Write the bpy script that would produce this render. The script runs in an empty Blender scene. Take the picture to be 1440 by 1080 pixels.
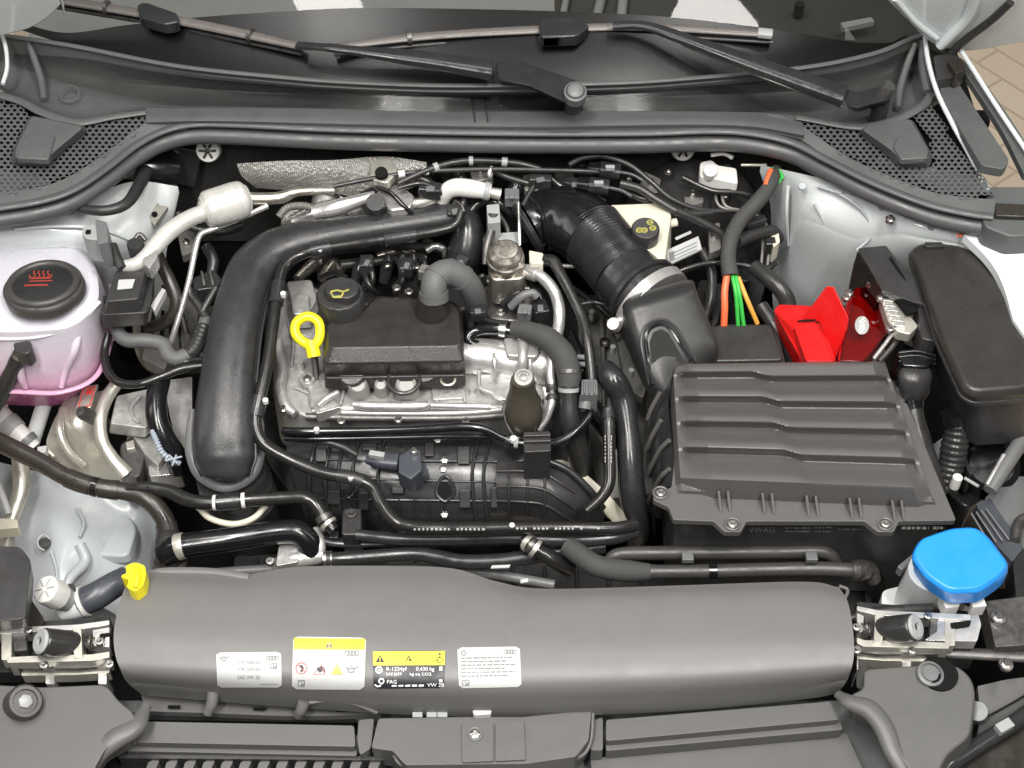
import bpy, bmesh, math, random
from mathutils import Vector, Matrix
from mathutils.bvhtree import BVHTree
random.seed(7)

# ------------------------------------------------------------------ camera, world, lamps, exposure
SC = bpy.context.scene
COL = SC.collection
PITCH = math.radians(50)
CAM = Vector((0, -0.83, 2.275))
FPX = 720 / 0.342                      # focal length in photograph pixels (1440 x 1080)
FWD = Vector((0, math.cos(PITCH), -math.sin(PITCH)))
UPV = Vector((0, math.sin(PITCH), math.cos(PITCH)))
RGT = Vector((1, 0, 0))
cd = bpy.data.cameras.new('camera'); cam = bpy.data.objects.new('camera', cd); COL.objects.link(cam)
cam.location = CAM; cam.rotation_euler = (math.radians(90) - PITCH, 0, 0)
cd.sensor_width = 36; cd.lens = 18 / 0.342; cd.clip_start = 0.05; cd.clip_end = 100
SC.camera = cam
w = bpy.data.worlds.new('World'); SC.world = w; w.use_nodes = True
bgn = w.node_tree.nodes['Background']
bgn.inputs[0].default_value = (0.95, 0.97, 1.0, 1); bgn.inputs[1].default_value = 0.15

def lamp(name, loc, target, sx, sy, power, col=(1, 0.97, 0.93)):
    l = bpy.data.lights.new(name, 'AREA'); l.shape = 'RECTANGLE'; l.size = sx; l.size_y = sy
    l.energy = power; l.color = col
    o = bpy.data.objects.new(name, l); COL.objects.link(o); o.location = loc
    o.rotation_euler = (Vector(target) - Vector(loc)).to_track_quat('-Z', 'Y').to_euler()
    return o
lamp('ceiling_strip_light', (-0.7, -1.0, 3.5), (-0.4, 0.3, 0.8), 0.16, 1.4, 62)
lamp('ceiling_strip_light', (0.8, -1.0, 3.5), (0.4, 0.3, 0.8), 0.16, 1.4, 62)
lamp('ceiling_strip_light', (-0.58, 0.0, 3.5), (0, 0.3, 0.8), 1.45, 0.3, 42)
lamp('ceiling_strip_light', (0.7, 0.0, 3.5), (0.2, 0.3, 0.8), 1.2, 0.3, 36)
lamp('ceiling_strip_light', (0.0, -2.6, 3.1), (0, 0.2, 0.8), 3.6, 0.6, 9)
lamp('ceiling_strip_light', (-0.3, 1.35, 3.4), (-0.1, 0.9, 0.9), 2.4, 0.3, 30)
lamp('ceiling_strip_light', (-2.8, 0.2, 2.7), (0, 0.4, 0.8), 0.5, 2.6, 20)
lamp('ceiling_strip_light', (2.8, 0.2, 2.7), (0, 0.4, 0.8), 0.5, 2.6, 20)
vs = SC.view_settings
vs.view_transform = 'Standard'; vs.look = 'None'; vs.gamma = 1; vs.use_curve_mapping = False
vs.exposure = -0.08

# ------------------------------------------------------------------ pixel -> place
def ray(px, py):
    return FWD + RGT * ((px - 720) / FPX) + UPV * ((540 - py) / FPX)
def P(px, py, z):
    d = ray(px, py); return CAM + d * ((z - CAM.z) / d.z)
def PY(px, py, y):
    d = ray(px, py); return CAM + d * ((y - CAM.y) / d.y)
def PP(px, py, p0, n):
    d = ray(px, py); return CAM + d * ((Vector(p0) - CAM).dot(n) / d.dot(n))
def S(p):
    return (p - CAM).dot(FWD) / FPX      # metres for one pixel at p
def V3(q):
    return q if isinstance(q, Vector) else P(*q)
def on(px, py, bvh, off=0.0):
    d = ray(px, py).normalized()
    h = bvh.ray_cast(CAM, d)
    if h[0] is None: return None
    n = h[1] if h[1].dot(d) < 0 else -h[1]
    return h[0] + n * off
def bvh_of(g):
    return BVHTree.FromPolygons(g.v, g.f)

# ------------------------------------------------------------------ geometry
class Geo:
    def __init__(s, v=None, f=None): s.v = v or []; s.f = f or []
def join(gs):
    o = Geo()
    for g in gs:
        k = len(o.v); o.v = o.v + list(g.v); o.f = o.f + [tuple(i + k for i in f) for f in g.f]
    return o
def cat(ps, n, closed=False):
    """Catmull-Rom through ps (Vectors), n samples a span."""
    m = len(ps); out = []
    if m == 2 and not closed:
        return [ps[0].lerp(ps[1], i / n) for i in range(n + 1)]
    spans = m if closed else m - 1
    for i in range(spans):
        if closed:
            a, b, c, d = ps[(i - 1) % m], ps[i], ps[(i + 1) % m], ps[(i + 2) % m]
        else:
            b, c = ps[i], ps[i + 1]
            a = ps[i - 1] if i else b * 2 - c
            d = ps[i + 2] if i + 2 < m else c * 2 - b
        for j in range(n):
            t = j / n
            out.append(0.5 * ((2 * b) + (c - a) * t + (2 * a - 5 * b + 4 * c - d) * t * t + (3 * b - a - 3 * c + d) * t ** 3))
    if not closed: out.append(ps[-1])
    return out
def tube(pts, w, seg=14, n=6, flat=None, rib=None, closed=False, metres=False, sq=2.0):
    """pts: (px,py,z) or Vectors. w: px diameter (number or one per point). flat: height/width with z-up frame.
    rib=(count, depth): corrugation. sq: superellipse power of the section."""
    ps = [V3(p) for p in pts]
    ws = list(w) if isinstance(w, (list, tuple)) else [w] * len(ps)
    rs = [(x / 2 if metres else x / 2 * S(p)) for x, p in zip(ws, ps)]
    fl = list(flat) if isinstance(flat, (list, tuple)) else [flat or 1] * len(ps)
    aug = cat([Vector((p.x, p.y, p.z, r)) for p, r in zip(ps, rs)], n, closed) if False else None
    path = cat(ps, n, closed)
    m = len(path)
    def interp(arr):
        o = []
        for i in range(m):
            t = i / n; k = min(int(t), len(arr) - 1); k2 = (k + 1) % len(arr) if closed else min(k + 1, len(arr) - 1)
            u = t - k; u = u * u * (3 - 2 * u); o.append(arr[k] * (1 - u) + arr[k2] * u)
        return o
    rad = interp(rs); fr = interp(fl)
    if rib:
        cnt, dep = rib
        # resample finely so that the ribs show
        L = [0]
        for i in range(1, m): L.append(L[-1] + (path[i] - path[i - 1]).length)
        N = cnt * 6 + 1; np_, nr, nf = [], [], []
        k = 0
        for i in range(N):
            s = L[-1] * i / (N - 1)
            while k < m - 2 and L[k + 1] < s: k += 1
            u = (s - L[k]) / max(1e-9, L[k + 1] - L[k])
            np_.append(path[k].lerp(path[k + 1], u))
            q = math.sin(2 * math.pi * i / 6 - math.pi / 2)
            nr.append((rad[k] * (1 - u) + rad[k + 1] * u) * (1 + dep * q)); nf.append(fr[k] * (1 - u) + fr[k + 1] * u)
        path, rad, fr = np_, nr, nf; m = N
    frames = []; side = None
    for i in range(m):
        a = path[(i - 1) % m] if closed else path[max(0, i - 1)]; b = path[(i + 1) % m] if closed else path[min(m - 1, i + 1)]
        t = (b - a).normalized()
        if flat is not None:
            s_ = t.cross(Vector((0, 0, 1)))
            if s_.length < 0.05: s_ = side or Vector((1, 0, 0))
            s_.normalize()
            if side is not None and s_.dot(side) < 0: s_ = -s_
            side = s_
        elif side is None:
            s_ = t.cross(Vector((0, 0, 1)))
            if s_.length < 0.05: s_ = t.cross(Vector((0, 1, 0)))
            side = s_.normalized()
        else:
            side = (side - t * side.dot(t)).normalized()
        frames.append((side.copy(), side.cross(t).normalized()))
    g = Geo(); g.path = path; g.rad = rad; g.frames = frames; g.fr = fr; g.seg = seg
    def sp(c): return math.copysign(abs(c) ** (2 / sq), c)
    for p, r, (s_, nn), f in zip(path, rad, frames, fr):
        for k in range(seg):
            a = 2 * math.pi * k / seg
            g.v.append(p + s_ * (r * sp(math.cos(a))) + nn * (r * f * sp(math.sin(a))))
    for i in range(m if closed else m - 1):
        j = (i + 1) % m
        for k in range(seg):
            l = (k + 1) % seg
            g.f.append((i * seg + k, i * seg + l, j * seg + l, j * seg + k))
    if not closed:
        g.f.append(tuple(range(seg))[::-1]); g.f.append(tuple((m - 1) * seg + k for k in range(seg)))
    return g
def collar(g, t0, t1, grow=1.12, seg=16):
    """a short sleeve round tube g between two fractions of its length"""
    m = len(g.path); a = max(0, min(m - 2, int(t0 * (m - 1)))); b = max(a + 1, min(m - 1, int(round(t1 * (m - 1)))))
    def at(t):
        x = t * (m - 1); i = min(m - 2, int(x)); u = x - i
        return g.path[i].lerp(g.path[i + 1], u), g.rad[i] * (1 - u) + g.rad[i + 1] * u
    pts = []; ws = []
    N = 4
    for i in range(N + 1):
        p, r = at(t0 + (t1 - t0) * i / N); pts.append(p); ws.append(r * 2 * grow)
    return tube(pts, ws, seg=seg, n=1, metres=True)
def grid(rows, nu=6, nv=5, thick=0.0, lin_v=False):
    R = [[V3(p) for p in r] for r in rows]
    rr = [cat(r, nu) for r in R]
    nc = len(rr[0])
    cols = [cat([rr[i][c] for i in range(len(rr))], 1 if lin_v else nv) for c in range(nc)]
    nr = len(cols[0])
    g = Geo(); g.nr = nr; g.nc = nc
    for i in range(nr):
        for c in range(nc): g.v.append(cols[c][i])
    for i in range(nr - 1):
        for c in range(nc - 1):
            g.f.append((i * nc + c, (i + 1) * nc + c, (i + 1) * nc + c + 1, i * nc + c + 1))
    if thick:
        skirt(g, thick)
    return g
def skirt(g, thick):
    nr, nc = g.nr, g.nc; k = len(g.v)
    g.v = g.v + [p - Vector((0, 0, thick)) for p in g.v]
    g.f = g.f + [tuple(i + k for i in f)[::-1] for f in g.f]
    ring = [c for c in range(nc)] + [i * nc + nc - 1 for i in range(1, nr)] + [(nr - 1) * nc + c for c in range(nc - 2, -1, -1)] + [i * nc for i in range(nr - 2, 0, -1)]
    for a, b in zip(ring, ring[1:] + ring[:1]): g.f.append((a, b, b + k, a + k))
def rnd(poly, r, n=3):
    """round the corners of a pixel polygon by r px"""
    out = []; m = len(poly)
    for i in range(m):
        a, b, c = Vector(poly[i - 1]), Vector(poly[i]), Vector(poly[(i + 1) % m])
        rr = r[i] if isinstance(r, (list, tuple)) else r
        u = a - b; v = c - b
        p = b + u.normalized() * min(rr, u.length * .45); q = b + v.normalized() * min(rr, v.length * .45)
        for j in range(n + 1):
            t = j / n; x = p.lerp(b, t).lerp(b.lerp(q, t), t); out.append((x.x, x.y))
    return out
def loft(rings, cap=True):
    g = Geo(); n = len(rings[0])
    for r in rings: g.v += [V3(p) for p in r]
    for i in range(len(rings) - 1):
        for k in range(n):
            l = (k + 1) % n; g.f.append((i * n + k, i * n + l, (i + 1) * n + l, (i + 1) * n + k))
    if cap:
        g.f.append(tuple(range(n))[::-1]); g.f.append(tuple((len(rings) - 1) * n + k for k in range(n)))
    return g
def prism(poly, zt, zb, r=0, grow=1.0, n=3, slope=(0, 0)):
    """traced top outline at height zt, carried straight down to zb (bottom scaled by grow). slope: dz/dx, dz/dy of the top"""
    if r: poly = rnd(poly, r, n)
    top = [P(x, y, zt) for x, y in poly]
    c = sum(top, Vector()) / len(top)
    if slope != (0, 0):
        top = [PP(x, y, c, Vector((-slope[0], -slope[1], 1)).normalized()) for x, y in poly]
        c = sum(top, Vector()) / len(top)
    bot = [Vector((c.x + (p.x - c.x) * grow, c.y + (p.y - c.y) * grow, zb)) for p in top]
    return loft([top, bot])
def lathe(c, axis, prof, n=28, sx=1.0):
    axis = Vector(axis).normalized()
    a = axis.cross(Vector((0, 0, 1)))
    if a.length < 1e-3: a = Vector((1, 0, 0))
    a.normalize(); b = axis.cross(a)
    g = Geo()
    for r, h in prof:
        for k in range(n):
            t = 2 * math.pi * k / n; g.v.append(c + axis * h + a * (r * math.cos(t) * sx) + b * (r * math.sin(t)))
    for i in range(len(prof) - 1):
        for k in range(n):
            l = (k + 1) % n; g.f.append((i * n + k, i * n + l, (i + 1) * n + l, (i + 1) * n + k))
    g.f.append(tuple(range(n))[::-1]); g.f.append(tuple((len(prof) - 1) * n + k for k in range(n)))
    return g
def cyl(px, py, z, rpx, h, axis=(0, 0, 1), prof=None, n=28):
    """a disc of radius rpx whose top centre is at the pixel; h metres deep against the axis"""
    c = P(px, py, z); s = S(c); r = rpx * s
    if prof is None: prof = [(r, -h), (r, -0.001), (r * .97, 0)]
    else: prof = [(a * r, b * h) for a, b in prof]
    return lathe(c, axis, prof, n)
def box(c, size, rot=(0, 0, 0)):
    from mathutils import Euler
    M = Euler(rot).to_matrix(); c = V3(c); g = Geo()
    for x in (-.5, .5):
        for y in (-.5, .5):
            for z in (-.5, .5): g.v.append(c + M @ Vector((x * size[0], y * size[1], z * size[2])))
    g.f = [(0, 1, 3, 2), (4, 6, 7, 5), (0, 4, 5, 1), (2, 3, 7, 6), (0, 2, 6, 4), (1, 5, 7, 3)]
    return g
def bolt(px, py, z, rpx, axis=(0, 0, 1)):
    c = P(px, py, z); r = rpx * S(c)
    return join([lathe(c, axis, [(r * 1.0, -.004), (r * 1.0, 0), (r * .95, .001)], 20),
                 lathe(c, axis, [(r * .62, 0), (r * .62, .004), (r * .5, .005)], 6)])
def ringg(c, axis, R, r, n=32, m=8, sx=1.0):
    axis = Vector(axis).normalized(); a = axis.cross(Vector((0, 0, 1)))
    if a.length < 1e-3: a = Vector((1, 0, 0))
    a.normalize(); b = axis.cross(a); g = Geo()
    for i in range(n):
        t = 2 * math.pi * i / n; d = a * math.cos(t) * sx + b * math.sin(t)
        for j in range(m):
            u = 2 * math.pi * j / m; g.v.append(c + d * (R + r * math.cos(u)) + axis * (r * math.sin(u)))
    for i in range(n):
        for j in range(m):
            k, l = (i + 1) % n, (j + 1) % m; g.f.append((i * m + j, k * m + j, k * m + l, i * m + l))
    return g
_tc = {}
def text_px(s, x, y, h, bvh, off=.0006, ang=0.0, align='LEFT', sxx=1.0):
    """flat lettering laid on a surface; x,y baseline in px, h cap height in px"""
    if s not in _tc:
        cu = bpy.data.curves.new('t', 'FONT'); cu.body = s; cu.resolution_u = 2
        o = bpy.data.objects.new('t', cu); COL.objects.link(o)
        dg = bpy.context.evaluated_depsgraph_get(); me = o.evaluated_get(dg).to_mesh()
        _tc[s] = ([v.co.copy() for v in me.vertices], [tuple(p.vertices) for p in me.polygons])
        o.evaluated_get(dg).to_mesh_clear(); bpy.data.objects.remove(o); bpy.data.curves.remove(cu)
    vs_, fs = _tc[s]; k = h / 0.69
    wid = max(v.x for v in vs_) * k * sxx if vs_ else 0
    x0 = x - (wid / 2 if align == 'CENTER' else wid if align == 'RIGHT' else 0)
    g = Geo(); ca, sa = math.cos(ang), math.sin(ang)
    for v in vs_:
        dx, dy = v.x * k * sxx + (x0 - x), -v.y * k
        p = on(x + dx * ca - dy * sa, y + dx * sa + dy * ca, bvh, off)
        if p is None: return Geo()
        g.v.append(p)
    g.f = fs
    return g
def poly_px(poly, bvh, off=.0006):
    g = Geo()
    for x, y in poly:
        p = on(x, y, bvh, off)
        if p is None: return Geo()
        g.v.append(p)
    g.f = [tuple(range(len(poly)))]
    return g
def outline_px(poly, wd, bvh, off=.0006, closed=True):
    """thin drawn line along a pixel polyline"""
    gs = []; m = len(poly)
    for i in range(m if closed else m - 1):
        a, b = Vector(poly[i]), Vector(poly[(i + 1) % m]); d = (b - a)
        if d.length < 1e-6: continue
        d.normalize(); nn = Vector((-d.y, d.x)) * wd / 2
        gs.append(poly_px([tuple(a - nn), tuple(b - nn), tuple(b + nn), tuple(a + nn)], bvh, off))
    return join(gs)
def circ(x, y, r, n=18, ry=None):
    return [(x + r * math.cos(2 * math.pi * i / n), y + (ry or r) * math.sin(2 * math.pi * i / n)) for i in range(n)]

# ------------------------------------------------------------------ materials
MATS = {}
def mat(name, col, rough=.45, metal=0, var=.12, bump=.0, bscale=900, coat=0, spec=.5, vscale=14, trans=0, alpha=1, rvar=.12, sss=0):
    m = bpy.data.materials.new(name); m.use_nodes = True; nt = m.node_tree; b = nt.nodes['Principled BSDF']
    tc = nt.nodes.new('ShaderNodeTexCoord')
    nz = nt.nodes.new('ShaderNodeTexNoise'); nz.inputs['Scale'].default_value = vscale; nz.inputs['Detail'].default_value = 6; nz.inputs['Roughness'].default_value = .65
    nt.links.new(tc.outputs['Object'], nz.inputs['Vector'])
    rp = nt.nodes.new('ShaderNodeValToRGB'); rp.color_ramp.elements[0].position = .3; rp.color_ramp.elements[1].position = .75
    c = Vector(col[:3])
    rp.color_ramp.elements[0].color = (*(c * (1 - var)), 1); rp.color_ramp.elements[1].color = (*(c * (1 + var)), 1)
    nt.links.new(nz.outputs['Fac'], rp.inputs['Fac']); nt.links.new(rp.outputs['Color'], b.inputs['Base Color'])
    mr = nt.nodes.new('ShaderNodeMapRange'); mr.inputs['From Min'].default_value = .3; mr.inputs['From Max'].default_value = .7
    mr.inputs['To Min'].default_value = max(.02, rough - rvar); mr.inputs['To Max'].default_value = min(1, rough + rvar)
    n2 = nt.nodes.new('ShaderNodeTexNoise'); n2.inputs['Scale'].default_value = vscale * 3.7; n2.inputs['Detail'].default_value = 4
    nt.links.new(tc.outputs['Object'], n2.inputs['Vector']); nt.links.new(n2.outputs['Fac'], mr.inputs['Value']); nt.links.new(mr.outputs['Result'], b.inputs['Roughness'])
    b.inputs['Metallic'].default_value = metal; b.inputs['Specular IOR Level'].default_value = spec
    b.inputs['Coat Weight'].default_value = coat; b.inputs['Coat Roughness'].default_value = .06
    b.inputs['Transmission Weight'].default_value = trans; b.inputs['Alpha'].default_value = alpha
    if sss:
        b.inputs['Subsurface Weight'].default_value = sss; b.inputs['Subsurface Radius'].default_value = (.02, .012, .014); b.inputs['Subsurface Scale'].default_value = 1
    if bump:
        n3 = nt.nodes.new('ShaderNodeTexNoise'); n3.inputs['Scale'].default_value = bscale; n3.inputs['Detail'].default_value = 3
        bp = nt.nodes.new('ShaderNodeBump'); bp.inputs['Strength'].default_value = bump; bp.inputs['Distance'].default_value = .001
        nt.links.new(tc.outputs['Object'], n3.inputs['Vector']); nt.links.new(n3.outputs['Fac'], bp.inputs['Height']); nt.links.new(bp.outputs['Normal'], b.inputs['Normal'])
    MATS[name] = m
    return m
mat('black_plastic', (.032, .031, .031), .36, bump=.25, bscale=700)
mat('satin_black', (.022, .022, .023), .26, bump=.05, bscale=300)
mat('gloss_black', (.008, .008, .009), .17, rvar=.08)
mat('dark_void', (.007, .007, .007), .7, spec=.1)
mat('rubber', (.026, .0255, .025), .34, bump=.12, bscale=500)
mat('hose_black', (.016, .0155, .015), .22, bump=.06, bscale=260, rvar=.1)
mat('hose_brown', (.027, .023, .019), .3, bump=.08, bscale=260)
mat('seal_rubber', (.07, .07, .072), .4, bump=.1, bscale=500)
mat('cowl_plastic', (.082, .087, .086), .44, bump=.35, bscale=800)
mat('cover_plastic', (.128, .126, .122), .42, bump=.12, bscale=800, var=.05, rvar=.04)
mat('box_plastic', (.092, .089, .086), .33, bump=.2, bscale=800, var=.06, rvar=.05)
mat('pipe_plastic', (.024, .024, .025), .33, bump=.25, bscale=700, var=.08)
mat('engine_cover_plastic', (.025, .023, .022), .32, bump=.35, bscale=700)
mat('grey_rubber', (.10, .10, .10), .6, bump=.4, bscale=400)
mat('braid', (.045, .045, .044), .75, bump=.9, bscale=650)
mat('cast_aluminium', (.47, .465, .45), .42, metal=.6, bump=.5, bscale=260, var=.2, vscale=30)
mat('aluminium', (.66, .65, .635), .3, metal=.75, bump=.1, bscale=200, var=.1)
mat('steel', (.62, .61, .59), .25, metal=1, var=.15)
mat('bronze_steel', (.50, .465, .41), .34, metal=.9, var=.2, vscale=40)
mat('bracket_metal', (.56, .54, .48), .36, metal=.65, var=.15, bump=.15, bscale=150)
mat('olive_metal', (.075, .066, .05), .32, metal=.35, var=.15)
mat('dark_steel', (.125, .12, .115), .4, metal=.7, var=.3, vscale=40)
mat('white_paint', (.60, .635, .635), .28, coat=.5, var=.04, vscale=6)
mat('primer_paint', (.40, .43, .445), .36, var=.07, coat=.2, vscale=8)
mat('white_plastic', (.62, .61, .585), .4, var=.05)
mat('cream_plastic', (.58, .55, .45), .4, var=.06)
mat('grey_plastic', (.30, .31, .31), .45, var=.08)
mat('mid_grey_plastic', (.13, .133, .135), .4, bump=.25, bscale=700)
mat('blue_grey_plastic', (.05, .055, .066), .35)
mat('yellow_plastic', (.88, .76, .015), .33, var=.04)
mat('red_plastic', (.52, .007, .007), .33, var=.05)
mat('blue_plastic', (.015, .24, .70), .36, var=.03)
mat('paper_white', (.44, .445, .44), .42, var=.02)
mat('paper_yellow', (.92, .82, .03), .4, var=.03)
mat('paper_black', (.015, .015, .02), .4)
mat('print_grey', (.16, .165, .165), .5, var=.05)
mat('print_black', (.02, .02, .02), .5)
mat('print_white', (.8, .8, .78), .5, var=.05)
mat('print_red', (.7, .06, .05), .5)
mat('print_orange', (.30, .04, .025), .5)
mat('orange_wire', (.85, .16, .06), .4)
mat('green_wire', (.04, .42, .06), .4)
mat('amber_wire', (.65, .33, .06), .4)
mat('white_translucent', (.66, .68, .68), .35, trans=0, sss=.25, var=.04)
mat('blade_metal', (.13, .118, .11), .3, metal=.15, var=.05)
mat('glass_band', (.006, .006, .006), .25, spec=.25, var=0, rvar=0)
mat('drum_grey', (.60, .59, .555), .33, metal=.3)
mat('well_metal', (.36, .355, .34), .6, metal=.4)
mat('felt', (.03, .03, .029), .95, bump=1, bscale=300, spec=.1)
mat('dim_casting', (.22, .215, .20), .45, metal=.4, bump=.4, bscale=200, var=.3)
mat('loom_blue', (.30, .34, .40), .5)
mat('fuse_lid', (.027, .025, .022), .3, bump=.25, bscale=700)
mat('print_dim', (.35, .35, .34), .5)
mat('print_olive', (.34, .32, .07), .5)
mat('cap_grey', (.045, .043, .041), .38, bump=.2, bscale=700)
mat('neck_plastic', (.027, .0265, .026), .38, bump=.15, bscale=700, var=.05, rvar=.03)
mat('trim_plastic', (.092, .091, .088), .42, bump=.12, bscale=800, var=.06, rvar=.05)
mat('dash_grey', (.07, .067, .058), .6, var=.1)
mat('glass_reflection', (.33, .33, .325), .6, var=.05)  # pale grey that paints the reflections in the windshield

def glass_mat(name, tint, refl):
    m = bpy.data.materials.new(name); m.use_nodes = True; nt = m.node_tree
    for n in list(nt.nodes): nt.nodes.remove(n)
    o = nt.nodes.new('ShaderNodeOutputMaterial'); mx = nt.nodes.new('ShaderNodeMixShader'); t = nt.nodes.new('ShaderNodeBsdfTransparent'); g = nt.nodes.new('ShaderNodeBsdfGlossy')
    fr = nt.nodes.new('ShaderNodeFresnel'); fr.inputs['IOR'].default_value = refl
    t.inputs['Color'].default_value = (*tint, 1); g.inputs['Roughness'].default_value = .02
    nt.links.new(fr.outputs[0], mx.inputs[0]); nt.links.new(t.outputs[0], mx.inputs[1]); nt.links.new(g.outputs[0], mx.inputs[2]); nt.links.new(mx.outputs[0], o.inputs['Surface'])
    MATS[name] = m
glass_mat('windshield_glass', (.72, .73, .715), 1.4)
glass_mat('red_clear', (.50, .06, .05), 1.5)

def tank_mat():
    m = mat('tank_plastic', (.66, .64, .66), .3, sss=.2, var=.02); nt = m.node_tree; b = nt.nodes['Principled BSDF']
    ge = nt.nodes.new('ShaderNodeNewGeometry'); sx = nt.nodes.new('ShaderNodeSeparateXYZ'); mr = nt.nodes.new('ShaderNodeMapRange')
    nt.links.new(ge.outputs['Position'], sx.inputs[0]); nt.links.new(sx.outputs['Z'], mr.inputs['Value'])
    mr.inputs['From Min'].default_value = .75; mr.inputs['From Max'].default_value = .875
    r = nt.nodes.new('ShaderNodeValToRGB'); r.color_ramp.elements[0].color = (.55, .17, .36, 1); r.color_ramp.elements[1].color = (.53, .53, .575, 1)
    e = r.color_ramp.elements.new(.45); e.color = (.56, .44, .53, 1)
    nt.links.new(mr.outputs[0], r.inputs[0]); nt.links.new(r.outputs[0], b.inputs['Base Color'])
tank_mat()      # white plastic with pink coolant standing inside up to the fill line
def hatch_mat(name, col, rough, metal, scale):
    m = mat(name, col, rough, metal=metal, var=.2); nt = m.node_tree; b = nt.nodes['Principled BSDF']
    tc = nt.nodes.new('ShaderNodeTexCoord'); mp = nt.nodes.new('ShaderNodeMapping'); mp.inputs['Rotation'].default_value = (0, .5, .6)
    wv = nt.nodes.new('ShaderNodeTexWave'); wv.inputs['Scale'].default_value = scale; wv.inputs['Distortion'].default_value = .6
    v2 = nt.nodes.new('ShaderNodeTexVoronoi'); v2.inputs['Scale'].default_value = scale * 1.6
    ad = nt.nodes.new('ShaderNodeMath'); ad.operation = 'ADD'
    bp = nt.nodes.new('ShaderNodeBump'); bp.inputs['Strength'].default_value = .7; bp.inputs['Distance'].default_value = .002
    nt.links.new(tc.outputs['Object'], mp.inputs['Vector']); nt.links.new(mp.outputs[0], wv.inputs['Vector']); nt.links.new(mp.outputs[0], v2.inputs['Vector'])
    nt.links.new(wv.outputs['Fac'], ad.inputs[0]); nt.links.new(v2.outputs['Distance'], ad.inputs[1])
    nt.links.new(ad.outputs[0], bp.inputs['Height']); nt.links.new(bp.outputs[0], b.inputs['Normal'])
hatch_mat('embossed_foil', (.50, .485, .455), .42, .75, 150)
def floor_mat():
    m = mat('floor_boards', (.48, .38, .27), .4, var=.12, vscale=5); nt = m.node_tree; b = nt.nodes['Principled BSDF']
    tc = nt.nodes.new('ShaderNodeTexCoord'); mp = nt.nodes.new('ShaderNodeMapping'); mp.inputs['Rotation'].default_value = (0, 0, .9)
    br = nt.nodes.new('ShaderNodeTexBrick'); br.inputs['Scale'].default_value = 3.2; br.inputs['Mortar Size'].default_value = .012
    br.inputs['Color1'].default_value = (.56, .47, .36, 1); br.inputs['Color2'].default_value = (.52, .43, .325, 1); br.inputs['Mortar'].default_value = (.40, .32, .235, 1)
    nt.links.new(tc.outputs['Object'], mp.inputs[0]); nt.links.new(mp.outputs[0], br.inputs['Vector']); nt.links.new(br.outputs['Color'], b.inputs['Base Color'])
floor_mat()

# ------------------------------------------------------------------ objects
def add(name, geo, m, parent=None, bev=0, seg=2, ang=38, label=None, cat_=None, group=None, kind=None, sub=0):
    if isinstance(geo, (list, tuple)): geo = join(geo)
    me = bpy.data.meshes.new(name); me.from_pydata([tuple(v) for v in geo.v], [], geo.f)
    bm = bmesh.new(); bm.from_mesh(me); bmesh.ops.recalc_face_normals(bm, faces=bm.faces)
    if sum(f.normal.z * f.calc_area() for f in bm.faces) < -1e-7 and any(len(e.link_faces) == 1 for e in bm.edges): bmesh.ops.reverse_faces(bm, faces=bm.faces)
    bm.to_mesh(me); bm.free()
    me.polygons.foreach_set('use_smooth', [True] * len(me.polygons))
    me.set_sharp_from_angle(angle=math.radians(ang))
    me.materials.append(MATS[m])
    o = bpy.data.objects.new(name, me); COL.objects.link(o)
    if parent is not None: o.parent = parent
    if bev:
        b = o.modifiers.new('bevel', 'BEVEL'); b.width = bev; b.segments = seg; b.limit_method = 'ANGLE'; b.angle_limit = math.radians(32); b.harden_normals = True
    if sub:
        s = o.modifiers.new('sub', 'SUBSURF'); s.levels = sub; s.render_levels = sub
    tag(o, label, cat_, group, kind)
    return o
def tag(o, label=None, cat_=None, group=None, kind=None):
    if label: o['label'] = label
    if cat_: o['category'] = cat_
    if group: o['group'] = group
    if kind: o['kind'] = kind
    return o
def thing(name, label, cat_, group=None):
    o = bpy.data.objects.new(name, None); COL.objects.link(o); o.empty_display_size = .05
    return tag(o, label, cat_, group)
def finish():
    """origins: each mesh at its own middle, each Empty at the base of its parts"""
    W = {}
    for o in list(COL.objects):
        if o.type == 'MESH':
            vs_ = o.data.vertices
            if not len(vs_): bpy.data.objects.remove(o); continue
            lo = Vector([min(v.co[i] for v in vs_) for i in range(3)]); hi = Vector([max(v.co[i] for v in vs_) for i in range(3)])
            c = (lo + hi) / 2; o.data.transform(Matrix.Translation(-c)); W[o] = (c, lo, hi)
    for o in list(COL.objects):
        if o.type == 'EMPTY':
            b = [W[c] for c in o.children_recursive if c in W]
            if not b: continue
            W[o] = (Vector((sum(x[0].x for x in b) / len(b), sum(x[0].y for x in b) / len(b), min(x[1].z for x in b))), None, None)
    for o, (c, _, _) in W.items():
        o.location = c - (W[o.parent][0] if o.parent else Vector())

# ================================================================== the setting and the body shell
fl = Geo([Vector((-6, -5, 0)), Vector((6, -5, 0)), Vector((6, 8, 0)), Vector((-6, 8, 0))], [(0, 1, 2, 3)])
add('showroom_floor', fl, 'floor_boards', kind='structure')
add('bay_floor', box(Vector((0, .33, .40)), (1.62, 1.0, .02)), 'dark_void', kind='structure')

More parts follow.
